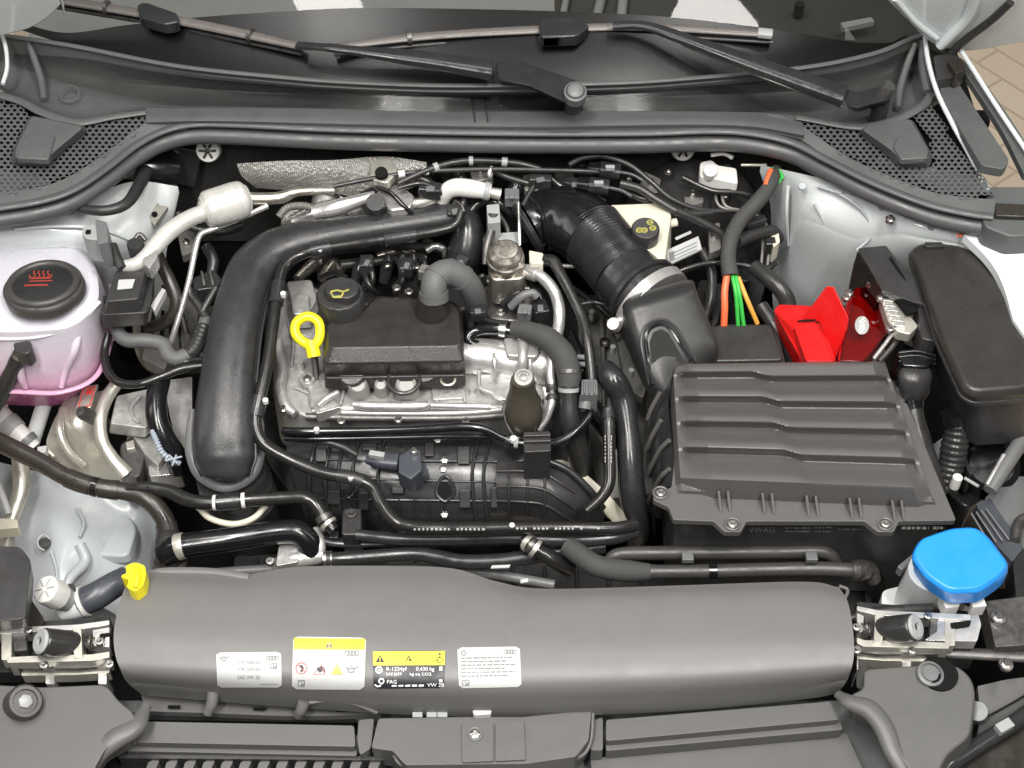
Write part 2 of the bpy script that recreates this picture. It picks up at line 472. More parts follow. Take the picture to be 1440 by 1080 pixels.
# ---- painted body shell round the bay
body = thing('car_body', 'pale grey-white painted inner fenders and rails around the engine bay', 'car body')
lt = grid([[(-60, 292, .915), (60, 284, .91), (130, 272, .90), (190, 255, .89), (250, 262, .86)],
           [(-60, 318, .905), (60, 312, .90), (140, 312, .885), (200, 318, .86), (232, 345, .80)],
           [(-60, 345, .885), (60, 338, .88), (140, 345, .865), (195, 372, .80), (225, 420, .68)],
           [(-60, 400, .80), (60, 400, .79), (140, 420, .74), (185, 450, .66), (215, 480, .58)]], 6, 5, .012)
add('strut_tower', lt, 'white_paint', body)
add('seam', tube([(20, 322, .905), (80, 318, .902), (140, 322, .888), (190, 340, .85)], 5), 'white_paint', body)
lr = grid([[(-40, 640, .60), (40, 660, .62), (90, 672, .62), (150, 690, .62), (190, 706, .61), (225, 725, .58)],
           [(-40, 700, .60), (40, 705, .62), (88, 712, .63), (150, 722, .61), (195, 728, .60), (222, 745, .57)],
           [(-40, 760, .59), (40, 760, .60), (80, 765, .625), (118, 770, .62), (180, 778, .585), (215, 790, .55)],
           [(-40, 860, .55), (40, 850, .58), (85, 830, .61), (130, 830, .58), (190, 835, .56), (220, 840, .54)],
           [(-40, 960, .50), (40, 930, .52), (85, 900, .53), (130, 890, .52), (190, 880, .52), (220, 880, .5)]], 5, 5, .012)
add('chassis_rail', lr, 'primer_paint', body)
add('rail_swage', tube([(112, 765, .628), (120, 790, .615), (98, 815, .62), (85, 850, .61)], [14, 16, 14, 10]), 'primer_paint', body)
add('rail_plate', prism([(118, 722), (182, 724), (192, 742), (180, 782), (128, 780), (110, 760)], .607, .59, 10, 1.08), 'primer_paint', body, bev=.004)
add('rail_hole', cyl(62, 762, .628, 8, .006), 'dark_steel', body)
rt = grid([[(1070, 232, .90), (1130, 245, .915), (1200, 262, .92), (1290, 300, .92), (1380, 322, .92), (1480, 330, .92)],
           [(1085, 280, .84), (1140, 270, .90), (1210, 290, .905), (1290, 325, .905), (1380, 345, .905), (1480, 360, .905)],
           [(1085, 340, .76), (1140, 310, .865), (1210, 335, .86), (1290, 355, .86), (1375, 370, .86), (1480, 420, .87)],
           [(1088, 410, .68), (1150, 385, .76), (1215, 400, .76), (1300, 420, .74), (1385, 440, .74), (1480, 520, .76)],
           [(1090, 450, .60), (1160, 450, .66), (1230, 460, .66), (1310, 490, .64), (1390, 520, .64), (1480, 620, .66)]], 6, 5, .012)
add('strut_tower', rt, 'white_paint', body)
add('seam', tube([(1150, 262, .915), (1185, 275, .918), (1215, 300, .90), (1225, 330, .87), (1205, 352, .85)], 4), 'primer_paint', body)
add('seam', tube([(1145, 285, .90), (1160, 320, .86), (1150, 370, .78)], 5), 'white_paint', body)
add('fender_ledge', grid([[(1355, 330, .925), (1410, 335, .925), (1470, 340, .925)], [(1390, 365, .92), (1430, 375, .92), (1480, 385, .92)], [(1410, 400, .915), (1440, 420, .915), (1490, 440, .915)], [(1425, 450, .91), (1450, 480, .91), (1500, 500, .91)]], 4, 4, .012), 'white_paint', body)
add('fender_edge', tube([(1300, 45, 1.0), (1305, 85, .995), (1318, 130, .985), (1340, 175, .975), (1362, 215, .965), (1385, 262, .955)], [6, 7, 7, 7, 7, 6]), 'white_paint', body)
add('fender_edge', tube([(1352, 72, 1.0), (1375, 108, .995), (1405, 155, .985), (1450, 222, .975)], 7), 'white_paint', body)
add('fender_edge', tube([(0, 44, 1.0), (8, 66, .995), (10, 95, .985), (4, 118, .98)], 6), 'white_paint', body)
add('lower_rail', grid([[(1290, 640, .66), (1350, 600, .70), (1440, 548, .72)], [(1305, 655, .65), (1365, 622, .68), (1460, 575, .70)], [(1320, 690, .60), (1385, 660, .62), (1480, 610, .64)]], 5, 3, .012), 'primer_paint', body)
add('gutter_trim', prism([(1318, 112), (1340, 104), (1420, 225), (1412, 238), (1380, 232), (1326, 140)], .982, .972, 6, slope=(0, -.05)), 'cowl_plastic', body, bev=.003)
add('gutter_trim', grid([[(1345, 85, .985), (1362, 84, .985)], [(1375, 130, .98), (1395, 130, .98)], [(1410, 185, .972), (1436, 190, .972)], [(1440, 245, .965), (1470, 250, .965)]], 3, 4, .01), 'cowl_plastic', body)
add('gutter_block', prism([(1312, 78), (1346, 74), (1358, 96), (1340, 108), (1318, 112)], .995, .95, 4), 'black_plastic', body, bev=.003)
add('gutter_block', prism([(1332, 84), (1352, 80), (1360, 96), (1345, 104)], 1.005, .98, 4), 'hose_brown', body, bev=.002)
add('gutter_end', prism([(1392, 262), (1470, 262), (1470, 330), (1420, 332), (1385, 318), (1380, 300)], .955, .92, 6), 'cowl_plastic', body, bev=.004)
add('gutter_end', prism([(1400, 285), (1470, 288), (1470, 305), (1400, 303)], .962, .94, 3), 'hose_brown', body, bev=.002)

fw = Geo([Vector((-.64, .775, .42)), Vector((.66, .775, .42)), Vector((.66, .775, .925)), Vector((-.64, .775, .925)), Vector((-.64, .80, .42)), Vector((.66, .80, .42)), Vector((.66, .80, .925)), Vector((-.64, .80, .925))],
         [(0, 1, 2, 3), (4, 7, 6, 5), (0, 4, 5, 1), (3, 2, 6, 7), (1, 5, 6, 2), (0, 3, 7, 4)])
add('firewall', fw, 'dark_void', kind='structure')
def clip_disc(px, py, label):
    c = PY(px, py, .752); s = S(c); t = thing('push_clip', label, 'clip', 'white push clips on the firewall')
    ax = (0, -.75, .45)
    add('disc', lathe(c, ax, [(17 * s, -.012), (17 * s, .004), (15.5 * s, .006), (6 * s, .006)], 24), 'white_plastic', t)
    for k in range(6):
        a = k * math.pi / 3; axv = Vector(ax).normalized(); u = axv.cross(Vector((0, 0, 1))).normalized(); v = axv.cross(u)
        d = u * math.cos(a) + v * math.sin(a)
        add('slot', tube([c + axv * .0062 + d * 5 * s, c + axv * .0062 + d * 12 * s], 3.6 * s, metres=True, n=1), 'print_black', t)
    add('centre', lathe(c, ax, [(4 * s, 0), (4 * s, .009), (2 * s, .010)], 12), 'black_plastic', t)
clip_disc(293, 211, 'round white star-slotted push clip below the seal on the coolant tank side')
clip_disc(960, 209, 'round white push clip half hidden under the seal above the brake reservoir')

# ---- windshield, dashboard, cowl
LIP = [(20, 35), (60, 48), (110, 63), (250, 90), (400, 106), (480, 112), (600, 117), (720, 117), (860, 114), (960, 108), (1130, 92), (1230, 72), (1285, 50), (1330, 25)]
ws = thing('windshield', 'curved windshield pane with black printed lower band behind the wipers', 'windshield')
low = [P(x, y - 2, .985) for x, y in LIP]
rows = [[p + Vector((0, .43 * k, .27 * k)) for p in low] for k in (-.12, .35, .7, 1.1)]
gw = grid(rows, 4, 3)
add('pane', gw, 'windshield_glass', ws)
bw = bvh_of(gw)
FR = [(30, 33), (95, 47), (180, 36), (283, 25), (400, 17), (520, 12), (720, 15), (860, 20), (960, 27), (1087, 42), (1227, 63), (1275, 50)]
fr_rows = [[], []]
lipc = cat([Vector((x, y, 0)) for x, y in LIP], 10)
def lip_y(x):
    return min(lipc, key=lambda q: abs(q.x - x)).y
for x, y in FR:
    yl = lip_y(x)
    fr_rows[0].append((x, min(y, yl - 2))); fr_rows[1].append((x, yl + 4))
g = Geo(); n = 0; tops = cat([Vector((*p, 0)) for p in fr_rows[0]], 8); bots = cat([Vector((*p, 0)) for p in fr_rows[1]], 8)
for a, b in zip(tops, bots):
    for k in range(6):
        q = a.lerp(b, k / 5); h = on(q.x, q.y, bw, .0025); g.v.append(h if h else P(q.x, q.y, .99))
for i in range(len(tops) - 1):
    for k in range(5): g.f.append((i * 6 + k, i * 6 + k + 1, i * 6 + k + 7, i * 6 + k + 6))
add('black_band', g, 'glass_band', ws)
da = thing('dashboard', 'dim dashboard top with painted reflections seen through the windshield above the wipers', 'dashboard')
add('dash_front', box(Vector((0, .93, .865)), (1.34, .30, .01)), 'dark_void', da)
add('dash_top', grid([[P(x, 60, .90) for x in (780, 900, 1050, 1200, 1330)], [P(x, 20, .905) for x in (780, 900, 1050, 1200, 1330)], [P(x, -60, .90) for x in (780, 900, 1050, 1200, 1330)]], 3, 3, .02), 'dash_grey', da)
add('reflection_panel', grid([[P(x, 60, .90) for x in (40, 250, 500, 779)], [P(x, 20, .905) for x in (40, 250, 500, 779)], [P(x, -60, .90) for x in (40, 250, 500, 779)]], 3, 3, .02), 'glass_reflection', da)  # pale sheet under the glass, painted stand-in for its bright reflection
add('reflection_bar', tube([P(788, 40, .915), P(800, -20, .915)], 10), 'grey_plastic', da)  # these bars imitate upright room reflections in the glass
add('reflection_bar', tube([P(835, 40, .915), P(850, -20, .915)], 14), 'grey_plastic', da)
add('reflection_bar', tube([P(872, 40, .915), P(878, -20, .915)], 14), 'glass_reflection', da)
add('reflector_tag', prism([(1182, 32), (1225, 24), (1230, 30), (1186, 39)], .93, .922), 'paper_white', da)
add('dash_stud', cyl(1125, 5, .93, 7, .02), 'black_plastic', da)

cw = thing('cowl_panel', 'dark grey plastic cowl panel with drain gutter beneath the windshield', 'cowl panel')
L1 = [(-10, 45), (40, 52), (110, 63), (250, 90), (400, 106), (480, 112), (600, 117), (720, 117), (860, 114), (960, 108), (1130, 92), (1230, 72), (1285, 50), (1330, 40)]
L2 = [(x, y + 9) for x, y in L1]
L3 = [(-10, 85), (40, 95), (115, 112), (250, 122), (400, 128), (480, 131), (600, 134), (720, 135), (860, 134), (960, 132), (1130, 128), (1220, 118), (1280, 100), (1330, 90)]
L4 = [(-10, 112), (30, 128), (110, 160), (215, 146), (400, 146), (480, 147), (600, 148), (720, 149), (860, 150), (960, 151), (1110, 156), (1205, 168), (1270, 155), (1330, 128)]
L5 = [(-10, 117), (28, 136), (108, 168), (215, 152), (400, 152), (480, 153), (600, 154), (720, 155), (860, 156), (960, 157), (1112, 162), (1207, 176), (1275, 162), (1335, 134)]
cg = grid([[(x, y, .992) for x, y in L1], [(x, y, .985) for x, y in L2], [(x, y, .945) for x, y in L3], [(x, y, .945) for x, y in L4], [(x, y, .962) for x, y in L5]], 6, 4, .006)
add('gutter', cg, 'cowl_plastic', cw)
add('glass_lip', tube([(x, y + 3, .994) for x, y in L1], [8] * len(L1), flat=.6), 'cowl_plastic', cw)
M5 = [(205, 152), (300, 152), (480, 153), (720, 155), (960, 157), (1060, 158), (1125, 163)]
M6 = [(205, 172), (300, 170), (480, 174), (720, 178), (960, 175), (1060, 178), (1130, 190)]
M7 = [(205, 182), (300, 180), (480, 186), (720, 190), (960, 188), (1060, 190), (1130, 200)]
add('ledge', grid([[(x, y, .962) for x, y in M5], [(x, y, .966) for x, y in M6], [(x, y, .94) for x, y in M7]], 6, 4, .006), 'cowl_plastic', cw)
for d in (0, 18):
    add('panel_joint', tube([(664 + d, 116 + (d and 2), .985), (664 + d, 135, .947), (665 + d, 149, .95), (666 + d, 155, .965), (668 + d, 172, .9675)], 2.2), 'black_plastic', cw)
add('embossed_rib', tube([(484, 128, .951), (560, 127, .951), (585, 113, .98)], 3), 'cowl_plastic', cw)
add('embossed_rib', tube([(540, 147, .948), (545, 135, .95), (556, 138, .949), (562, 147, .948)], 3), 'cowl_plastic', cw)
add('wall_rib', tube([(38, 55, .99), (48, 82, .975), (58, 112, .96), (62, 140, .952)], [8, 10, 11, 9]), 'cowl_plastic', cw)
add('wall_rib', tube([(1287, 62, .99), (1276, 90, .975), (1266, 125, .96), (1263, 152, .955)], [8, 10, 11, 9]), 'cowl_plastic', cw)
add('wall_rib', tube([(1300, 60, .99), (1299, 90, .98), (1304, 130, .97)], [14, 16, 14]), 'cowl_plastic', cw)
add('moulded_ring', ringg(P(98, 132, .954), (0, -.3, 1), .013, .0012, 24, 6), 'cowl_plastic', cw)
# vent wedges with the perforated grilles
def inside(p, poly):
    x, y = p; c = False
    for (x1, y1), (x2, y2) in zip(poly, poly[1:] + poly[:1]):
        if (y1 > y) != (y2 > y) and x < (x2 - x1) * (y - y1) / (y2 - y1) + x1: c = not c
    return c
GL = [(-30, 138), (28, 148), (40, 166), (16, 215), (20, 234), (66, 234), (88, 213), (120, 172), (195, 158), (216, 170), (160, 208), (110, 243), (60, 264), (-30, 276)]
GR = [(1118, 172), (1150, 164), (1212, 174), (1250, 222), (1312, 236), (1310, 200), (1280, 164), (1308, 146), (1330, 180), (1352, 212), (1396, 272), (1360, 280), (1320, 273), (1260, 252), (1190, 220)]
def grille(poly, z, xsh):
    gs = Geo(); step = 9.2; j = 0
    y = min(q[1] for q in poly)
    while y < max(q[1] for q in poly):
        x = min(q[0] for q in poly) + (step / 2 if j % 2 else 0)
        while x < max(q[0] for q in poly):
            if inside((x, y), poly):
                k = len(gs.v)
                for rr, zz in ((1.16, z), (.66, z), (.62, z - .004)):
                    for i in range(6):
                        a = math.pi / 6 + i * math.pi / 3
                        gs.v.append(P(x + step / 2 * rr * math.cos(a), y + step / 2 * .72 * rr * math.sin(a), zz))
                for a in (0, 6):
                    for i in range(6):
                        l = (i + 1) % 6; gs.f.append((k + a + i, k + a + l, k + a + 6 + l, k + a + 6 + i))
            x += step
        y += step * .62; j += 1
    return gs
add('grille', grille(GL, .962, 0), 'cowl_plastic', cw)
add('grille', grille(GR, .962, 0), 'cowl_plastic', cw)
add('vent_floor', prism([(-40, 138), (30, 140), (120, 168), (216, 165), (160, 210), (60, 268), (-40, 280)], .942, .935), 'dark_void', cw)
add('vent_floor', prism([(1112, 168), (1205, 176), (1300, 142), (1352, 205), (1402, 276), (1320, 276), (1190, 224)], .942, .935), 'dark_void', cw)
add('sheet_metal_glimpse', prism([(-40, 235), (50, 246), (70, 256), (-40, 275)], .948, .943), 'primer_paint', cw)
add('sheet_metal_glimpse', prism([(1230, 222), (1385, 250), (1396, 268), (1330, 268)], .948, .943), 'primer_paint', cw)
add('vent_rim', grid([[(-30, 274, .962), (60, 262, .962), (110, 241, .962), (160, 206, .962), (214, 168, .964), (260, 160, .964)], [(-30, 292, .958), (62, 279, .958), (115, 256, .958), (166, 221, .958), (219, 184, .958), (262, 174, .960)]], 6, 3, .02), 'cowl_plastic', cw)
add('vent_rim', grid([[(1080, 160, .964), (1118, 171, .964), (1190, 219, .962), (1260, 251, .962), (1320, 272, .962), (1400, 281, .962)], [(1078, 178, .960), (1116, 190, .958), (1188, 236, .958), (1258, 268, .958), (1318, 289, .958), (1398, 302, .958)]], 6, 3, .02), 'cowl_plastic', cw)
add('vent_rim', tube([(-20, 128, .965), (28, 142, .965), (60, 158, .966), (108, 172, .967), (160, 164, .967), (205, 158, .967)], [14, 13, 14, 14, 12, 10], flat=.45), 'cowl_plastic', cw)
add('vent_rim', tube([(1120, 165, .967), (1205, 178, .967), (1255, 170, .967), (1295, 150, .967), (1310, 132, .967)], [10, 14, 14, 14, 12], flat=.45), 'cowl_plastic', cw)
add('vent_mound', loft([[(x, y, .962) for x, y in rnd([(14, 232), (18, 210), (42, 162), (118, 176), (125, 184), (88, 215), (66, 236)], 6)], [(x, y, .982) for x, y in rnd([(20, 222), (24, 205), (44, 163), (112, 176), (116, 180), (82, 208), (62, 226)], 6)]]), 'cowl_plastic', cw, bev=.003)
add('vent_pad', prism([(42, 188), (78, 189), (68, 224), (22, 222), (30, 200)], .985, .975, 4), 'cowl_plastic', cw, bev=.002)
add('vent_mound', loft([[(x, y, .962) for x, y in rnd([(1206, 186), (1215, 178), (1284, 168), (1312, 220), (1308, 236), (1262, 234), (1246, 218)], 6)], [(x, y, .982) for x, y in rnd([(1212, 182), (1220, 177), (1280, 167), (1306, 212), (1302, 226), (1268, 225), (1252, 210)], 6)]]), 'cowl_plastic', cw, bev=.003)
add('vent_pad', prism([(1262, 191), (1296, 192), (1306, 222), (1268, 224), (1256, 207)], .985, .975, 4), 'cowl_plastic', cw, bev=.002)

hs = thing('hood_seal', 'thick grey rubber hood seal sweeping along the front edge of the cowl', 'seal')
SL = [(-60, 312), (0, 304), (60, 294), (105, 278), (150, 248), (190, 217), (228, 197), (270, 187), (330, 187), (480, 194), (720, 199), (900, 199), (1000, 196), (1060, 200), (1115, 213), (1165, 238), (1230, 270), (1305, 299), (1360, 312), (1396, 317)]
add('bulb', tube([(x, y + 3, .937) for x, y in SL], [30] * len(SL), flat=.85, seg=18, n=8), 'seal_rubber', hs)
add('lip', tube([(x, y - 12, .958) for x, y in SL], [13] * len(SL), flat=.6, n=8), 'seal_rubber', hs)

# ---- raised hood: only its rear corners reach into the picture
hn = Vector((0, .94, .342)).normalized(); h0 = Vector((0, .835, 1.035)); hd = Vector((0, -.342, .94)).normalized()
HB = [(-160, 90), (-60, 66), (0, 52), (40, 42), (68, 26), (90, 2), (104, -30), (300, -140), (720, -190), (1140, -140), (1226, -24), (1246, 0), (1278, 32), (1312, 63), (1362, 73), (1440, 60), (1520, 50), (1600, 40)]
hb = cat([PP(x, y, h0, hn) for x, y in HB], 3)
top = [Vector((p.x * .86, 0, 0)) + Vector((0, h0.y, h0.z)) + hd * .95 for p in hb]
hood = thing('hood', 'white raised hood, only its rounded rear corners in view', 'hood')
gh = Geo()
for off in (0, .03):
    for r in (hb, top): gh.v += [p + hn * off for p in r]
m = len(hb)
for i in range(m - 1):
    gh.f += [(i, i + 1, m + i + 1, m + i), (2 * m + i, 3 * m + i, 3 * m + i + 1, 2 * m + i + 1), (i, 2 * m + i, 2 * m + i + 1, i + 1), (m + i, m + i + 1, 3 * m + i + 1, 3 * m + i)]
gh.f += [(0, m, 3 * m, 2 * m), (m - 1, 2 * m + m - 1, 3 * m + m - 1, 2 * m - 1)]
add('skin', gh, 'white_paint', hood, bev=.004)
def HP(x, y, off=-.004): return PP(x, y, h0, hn) + hn * off
add('inner_fold', tube([HP(1322, 60), HP(1338, 45), HP(1362, 18), HP(1375, -20)], 16), 'white_paint', hood)
add('inner_fold', tube([HP(1392, 30), HP(1415, 8), HP(1432, -20)], 12), 'white_paint', hood)
add('inner_fold', tube([HP(1258, -6), HP(1288, 28), HP(1316, 50)], 9), 'white_paint', hood)
add('wiring_sleeve', tube([HP(1322, 85, -.012), HP(1335, 66, -.012), HP(1358, 44, -.012), HP(1392, 18, -.012), HP(1420, -8, -.012)], 12), 'rubber', hood)

# ---- wipers
def wiper(label, blade, conn, arm, armw, head, cap, z):
    t = thing('windshield_wiper', label, 'wiper', 'windshield wipers')
    bl = tube([(x, y, z) for x, y in blade[0]], blade[1], flat=.5, n=8)
    b = add('blade', bl, 'blade_metal', t)
    add('rubber_strip', tube([(x, y + blade[2], z - .012) for x, y in blade[0]], [v * .75 for v in blade[1]], flat=.6, n=8), 'rubber', b)
    for k in blade[3]: add('blade_clip', collar(bl, k, k + .012, 1.2), 'dark_steel', b)
    add('connector', prism(conn, z + .014, z - .004, 5), 'satin_black', t, bev=.004)
    add('arm', tube([(x, y, zz) for x, y, zz in arm], armw, flat=.55, n=8, sq=3.2), 'satin_black', t)
    hd_ = add('head', head, 'satin_black', t, bev=.004)
    return t, hd_
t, hd_ = wiper('wiper whose pivot stands at the middle of the cowl', ([(46, -6), (120, 6), (215, 22), (330, 45), (425, 66)], [15, 17, 18, 18, 14], 9, (.02, .33, .8)),
      [(192, 6), (204, 2), (250, 18), (252, 30), (232, 34), (196, 24)],
      [(418, 64, 1.034), (450, 66, 1.04), (480, 69, 1.04), (600, 84, 1.03), (692, 98, 1.02)], [14, 13, 15, 28, 36],
      loft([[(x, y, 1.022) for x, y in rnd([(698, 80), (722, 82), (772, 100), (812, 113), (827, 130), (818, 146), (798, 145), (745, 121), (700, 112)], 6)], [(x, y + 6, .975) for x, y in rnd([(698, 82), (722, 84), (772, 102), (812, 115), (826, 130), (816, 145), (800, 144), (748, 121), (702, 112)], 6)]]), None, 1.022)
add('pivot_cap', cyl(809, 130, 1.03, 16, .012, (0, -.35, 1), [(1, -1), (1, .2), (.85, .3), (.8, .1), (.7, .5), (.4, .7)]), 'mid_grey_plastic', hd_)
add('pivot_post', cyl(806, 138, .985, 12, .05), 'black_plastic', t)
add('edge_fold', tube([(500, 75, 1.035), (600, 94, 1.026), (688, 110, 1.016)], 5), 'dark_steel', t)
t, hd_ = wiper('wiper whose pivot stands at the cowl end near the fuse box', ([(470, 66), (600, 51), (757, 42), (900, 38), (1086, 48)], [14, 16, 17, 16, 15], 10, (.2, .55)),
      [(757, 32), (764, 25), (812, 24), (830, 36), (812, 50), (760, 52)],
      [(862, 36, 1.044), (905, 36, 1.047), (960, 54, 1.042), (1080, 98, 1.03), (1188, 136, 1.02)], [16, 16, 20, 30, 36],
      loft([[(x, y, 1.02) for x, y in rnd([(1186, 124), (1205, 130), (1235, 122), (1252, 113), (1258, 128), (1250, 140), (1205, 152), (1190, 147)], 6)], [(x, y + 6, .972) for x, y in rnd([(1186, 126), (1205, 132), (1235, 124), (1250, 116), (1256, 130), (1248, 141), (1205, 152), (1192, 147)], 6)]]), None, 1.026)
add('pivot_cap', cyl(1248, 124, 1.03, 10, .014, (.35, -.2, .9), [(1, -1), (1, .2), (.8, .5)]), 'dark_steel', hd_)
add('pivot_post', cyl(1240, 142, .985, 12, .05), 'black_plastic', t)
add('blade_end_cap', tube([(1066, 46, 1.027), (1086, 48, 1.027)], 17, flat=.6, n=2, sq=3), 'grey_plastic', t)
add('edge_fold', tube([(960, 63, 1.036), (1080, 112, 1.024), (1184, 150, 1.012)], 4), 'dark_steel', t)

# ================================================================== engine
def seam(g, sgn, wd, dz=0.0, off=1.0, a=0, b=None):
    pts = [p + f[0] * (sgn * r * off) + Vector((0, 0, dz)) for p, r, f in list(zip(g.path, g.rad, g.frames))[a:b]]
    return tube(pts, wd, seg=8, n=1, metres=True)
def camring(px, py, z, pts, wd, closed=True, flat=None, n=5, seg=10):
    """a tube drawn in the plane that leans back by the camera pitch; pts in px round the point"""
    c = P(px, py, z); s = S(c)
    return tube([c + RGT * (x * s) + UPV * (-y * s) for x, y in pts], wd * s, closed=closed, metres=True, n=n, seg=seg)

en = thing('engine', 'compact petrol engine with bare aluminium valve cover in the middle of the bay', 'engine')
add('block', prism([(372, 398), (800, 398), (830, 470), (830, 640), (760, 735), (440, 735), (370, 640)], .655, .42, 20), 'black_plastic', en, bev=.006)
add('timing_cover', loft([[(x, y, .765) for x, y in rnd([(386, 410), (440, 400), (470, 420), (470, 580), (425, 585), (398, 560), (388, 490)], 8)], [(x, y + 60, .68) for x, y in rnd([(384, 410), (440, 400), (470, 420), (470, 580), (423, 588), (394, 562), (384, 490)], 8)]]), 'cast_aluminium', en, bev=.004)
add('timing_edge', tube([(392, 480, .775), (398, 520, .775), (394, 545, .772), (402, 570, .77), (415, 582, .768)], [12, 13, 14, 16, 12]), 'cast_aluminium', en)
add('timing_boss', cyl(432, 532, .778, 11, .02), 'cast_aluminium', en)
add('boss_screw', bolt(432, 532, .781, 6), 'steel', en)
add('corner_bracket', prism([(402, 395), (438, 392), (446, 420), (436, 438), (412, 432)], .79, .74, 5), 'cast_aluminium', en, bev=.003)
add('corner_block', prism([(408, 415), (434, 413), (436, 440), (412, 442)], .80, .77, 3), 'cast_aluminium', en, bev=.003)
add('valve_cover', loft([[(x, y, .772) for x, y in rnd([(440, 470), (640, 470), (765, 485), (772, 560), (700, 575), (436, 575), (428, 520)], 10)], [(x, y + 45, .70) for x, y in rnd([(436, 470), (640, 470), (770, 485), (778, 562), (700, 580), (430, 580), (422, 520)], 10)]]), 'cast_aluminium', en, bev=.005)
add('cam_housing', tube([(648, 500, .785), (690, 503, .785), (720, 508, .785), (765, 513, .783)], [52, 54, 56, 52], seg=24), 'aluminium', en)
add('cam_end_cap', tube([(762, 513, .783), (768, 514, .783), (775, 515, .78)], [58, 58, 50], seg=24, n=3), 'cast_aluminium', en)
for x, w_ in ((694, 4), (744, 5)):
    add('housing_web', tube([(x, 486, .80), (x + 1, 505, .807), (x + 2, 530, .79), (x + 2, 548, .775)], w_ * 1.4), 'aluminium', en)
add('bearing_cap', prism([(707, 474), (748, 472), (760, 486), (756, 502), (712, 500)], .815, .77, 6), 'cast_aluminium', en, bev=.004)
add('cap_screw', bolt(736, 472, .822, 9), 'steel', en)
add('cap_stem', tube([(736, 480, .815), (735, 505, .812), (731, 530, .79)], [18, 14, 12]), 'cast_aluminium', en)
add('recess_panel', prism([(674, 526), (718, 524), (722, 545), (712, 562), (690, 555), (676, 545)], .782, .76, 4), 'cast_aluminium', en, bev=.002)
add('recess_rim', tube([(673, 524, .786), (675, 545, .784), (692, 553, .784), (702, 562, .784), (722, 560, .784)], 5), 'aluminium', en)
for x, w_ in ((503, 30), (535, 20), (571, 34)):
    c = P(x, 540, .80); s = S(c)
    add('coil_well', lathe(c, (0, -.25, 1), [(w_ * .52 * s, -.05), (w_ * .5 * s, -.01), (w_ * .42 * s, 0), (w_ * .3 * s, -.004)], 24), 'well_metal', en)
add('well_gasket', ringg(P(568, 534, .803), (0, -.2, 1), 22 * S(P(568, 534, .803)), .003), 'rubber', en)
add('well_gasket', ringg(P(630, 533, .80), (0, -.2, 1), 10 * S(P(630, 533, .80)), .002), 'bronze_steel', en)
add('rail_bar', tube([(497, 569, .778), (520, 571, .778), (590, 571, .778), (603, 568, .778)], [10, 14, 14, 10]), 'aluminium', en)
add('rail_bar', tube([(606, 570, .778), (640, 571, .776), (690, 572, .774)], 10), 'aluminium', en)
add('lower_flange', tube([(430, 586, .765), (520, 588, .765), (640, 588, .765), (708, 584, .765)], 11), 'dark_steel', en)
add('lower_flange', tube([(440, 578, .768), (520, 581, .768), (640, 581, .768), (705, 576, .768)], 8), 'cast_aluminium', en)
add('foot', prism([(440, 566), (470, 562), (480, 572), (445, 582)], .783, .765, 3), 'aluminium', en, bev=.002)
add('foot', tube([(448, 570, .785), (460, 560, .79), (475, 552, .79)], 9), 'cast_aluminium', en)
for pts in ([(404, 450, .768), (412, 480, .768), (410, 515, .768)], [(446, 455, .768), (450, 500, .768), (448, 545, .768)], [(415, 545, .768), (440, 555, .768), (462, 552, .768)], [(610, 540, .776), (612, 556, .776), (616, 568, .775)], [(650, 535, .776), (652, 552, .776), (654, 566, .775)], [(486, 540, .776), (482, 556, .776), (478, 570, .775)]):
    add('cover_rib', tube(pts, 4), 'cast_aluminium', en)
add('cover_pad', prism([(606, 538), (650, 536), (652, 560), (608, 562)], .778, .765, 3), 'cast_aluminium', en, bev=.002)
for x, y, r_ in ((416, 468, 7), (421, 508, 6), (455, 530, 7), (630, 549, 6), (664, 546, 5)):
    add('boss', cyl(x, y, .779, r_, .015), 'cast_aluminium', en)
for x, y in ((395, 515), (399, 575), (560, 590), (480, 592), (655, 592)):
    add('screw', bolt(x, y, .772, 6), 'steel', en)
add('olive_boss', loft([[(x, y, .86) for x, y in circ(735, 533, 16, 24, 12)], [(x, y, .852) for x, y in circ(735, 538, 18, 24, 14)], [(x, y, .838) for x, y in circ(735, 550, 19, 24, 14)], [(x, y, .824) for x, y in circ(736, 563, 25, 24, 17)], [(x, y, .81) for x, y in circ(736, 575, 28, 24, 20)], [(x, y, .795) for x, y in circ(737, 588, 26, 24, 19)], [(x, y, .75) for x, y in circ(738, 608, 16, 24, 12)]]), 'olive_metal', en, ang=60)
c = P(736, 531, .862); s = S(c)
add('boss_top', lathe(c, (0, -.3, 1), [(13 * s, -.004), (13 * s, .002), (9 * s, .003), (9 * s, 0)], 24), 'well_metal', en)
add('boss_hex', lathe(c, (0, -.3, 1), [(6 * s, 0), (6 * s, .004), (5 * s, .004)], 6), 'steel', en)
add('boss_clip', tube([(707, 565, .80), (712, 590, .78), (722, 610, .765), (735, 616, .76)], 5), 'aluminium', en)
add('boss_clip', tube([(765, 545, .80), (768, 565, .79), (762, 590, .77)], 6), 'aluminium', en)
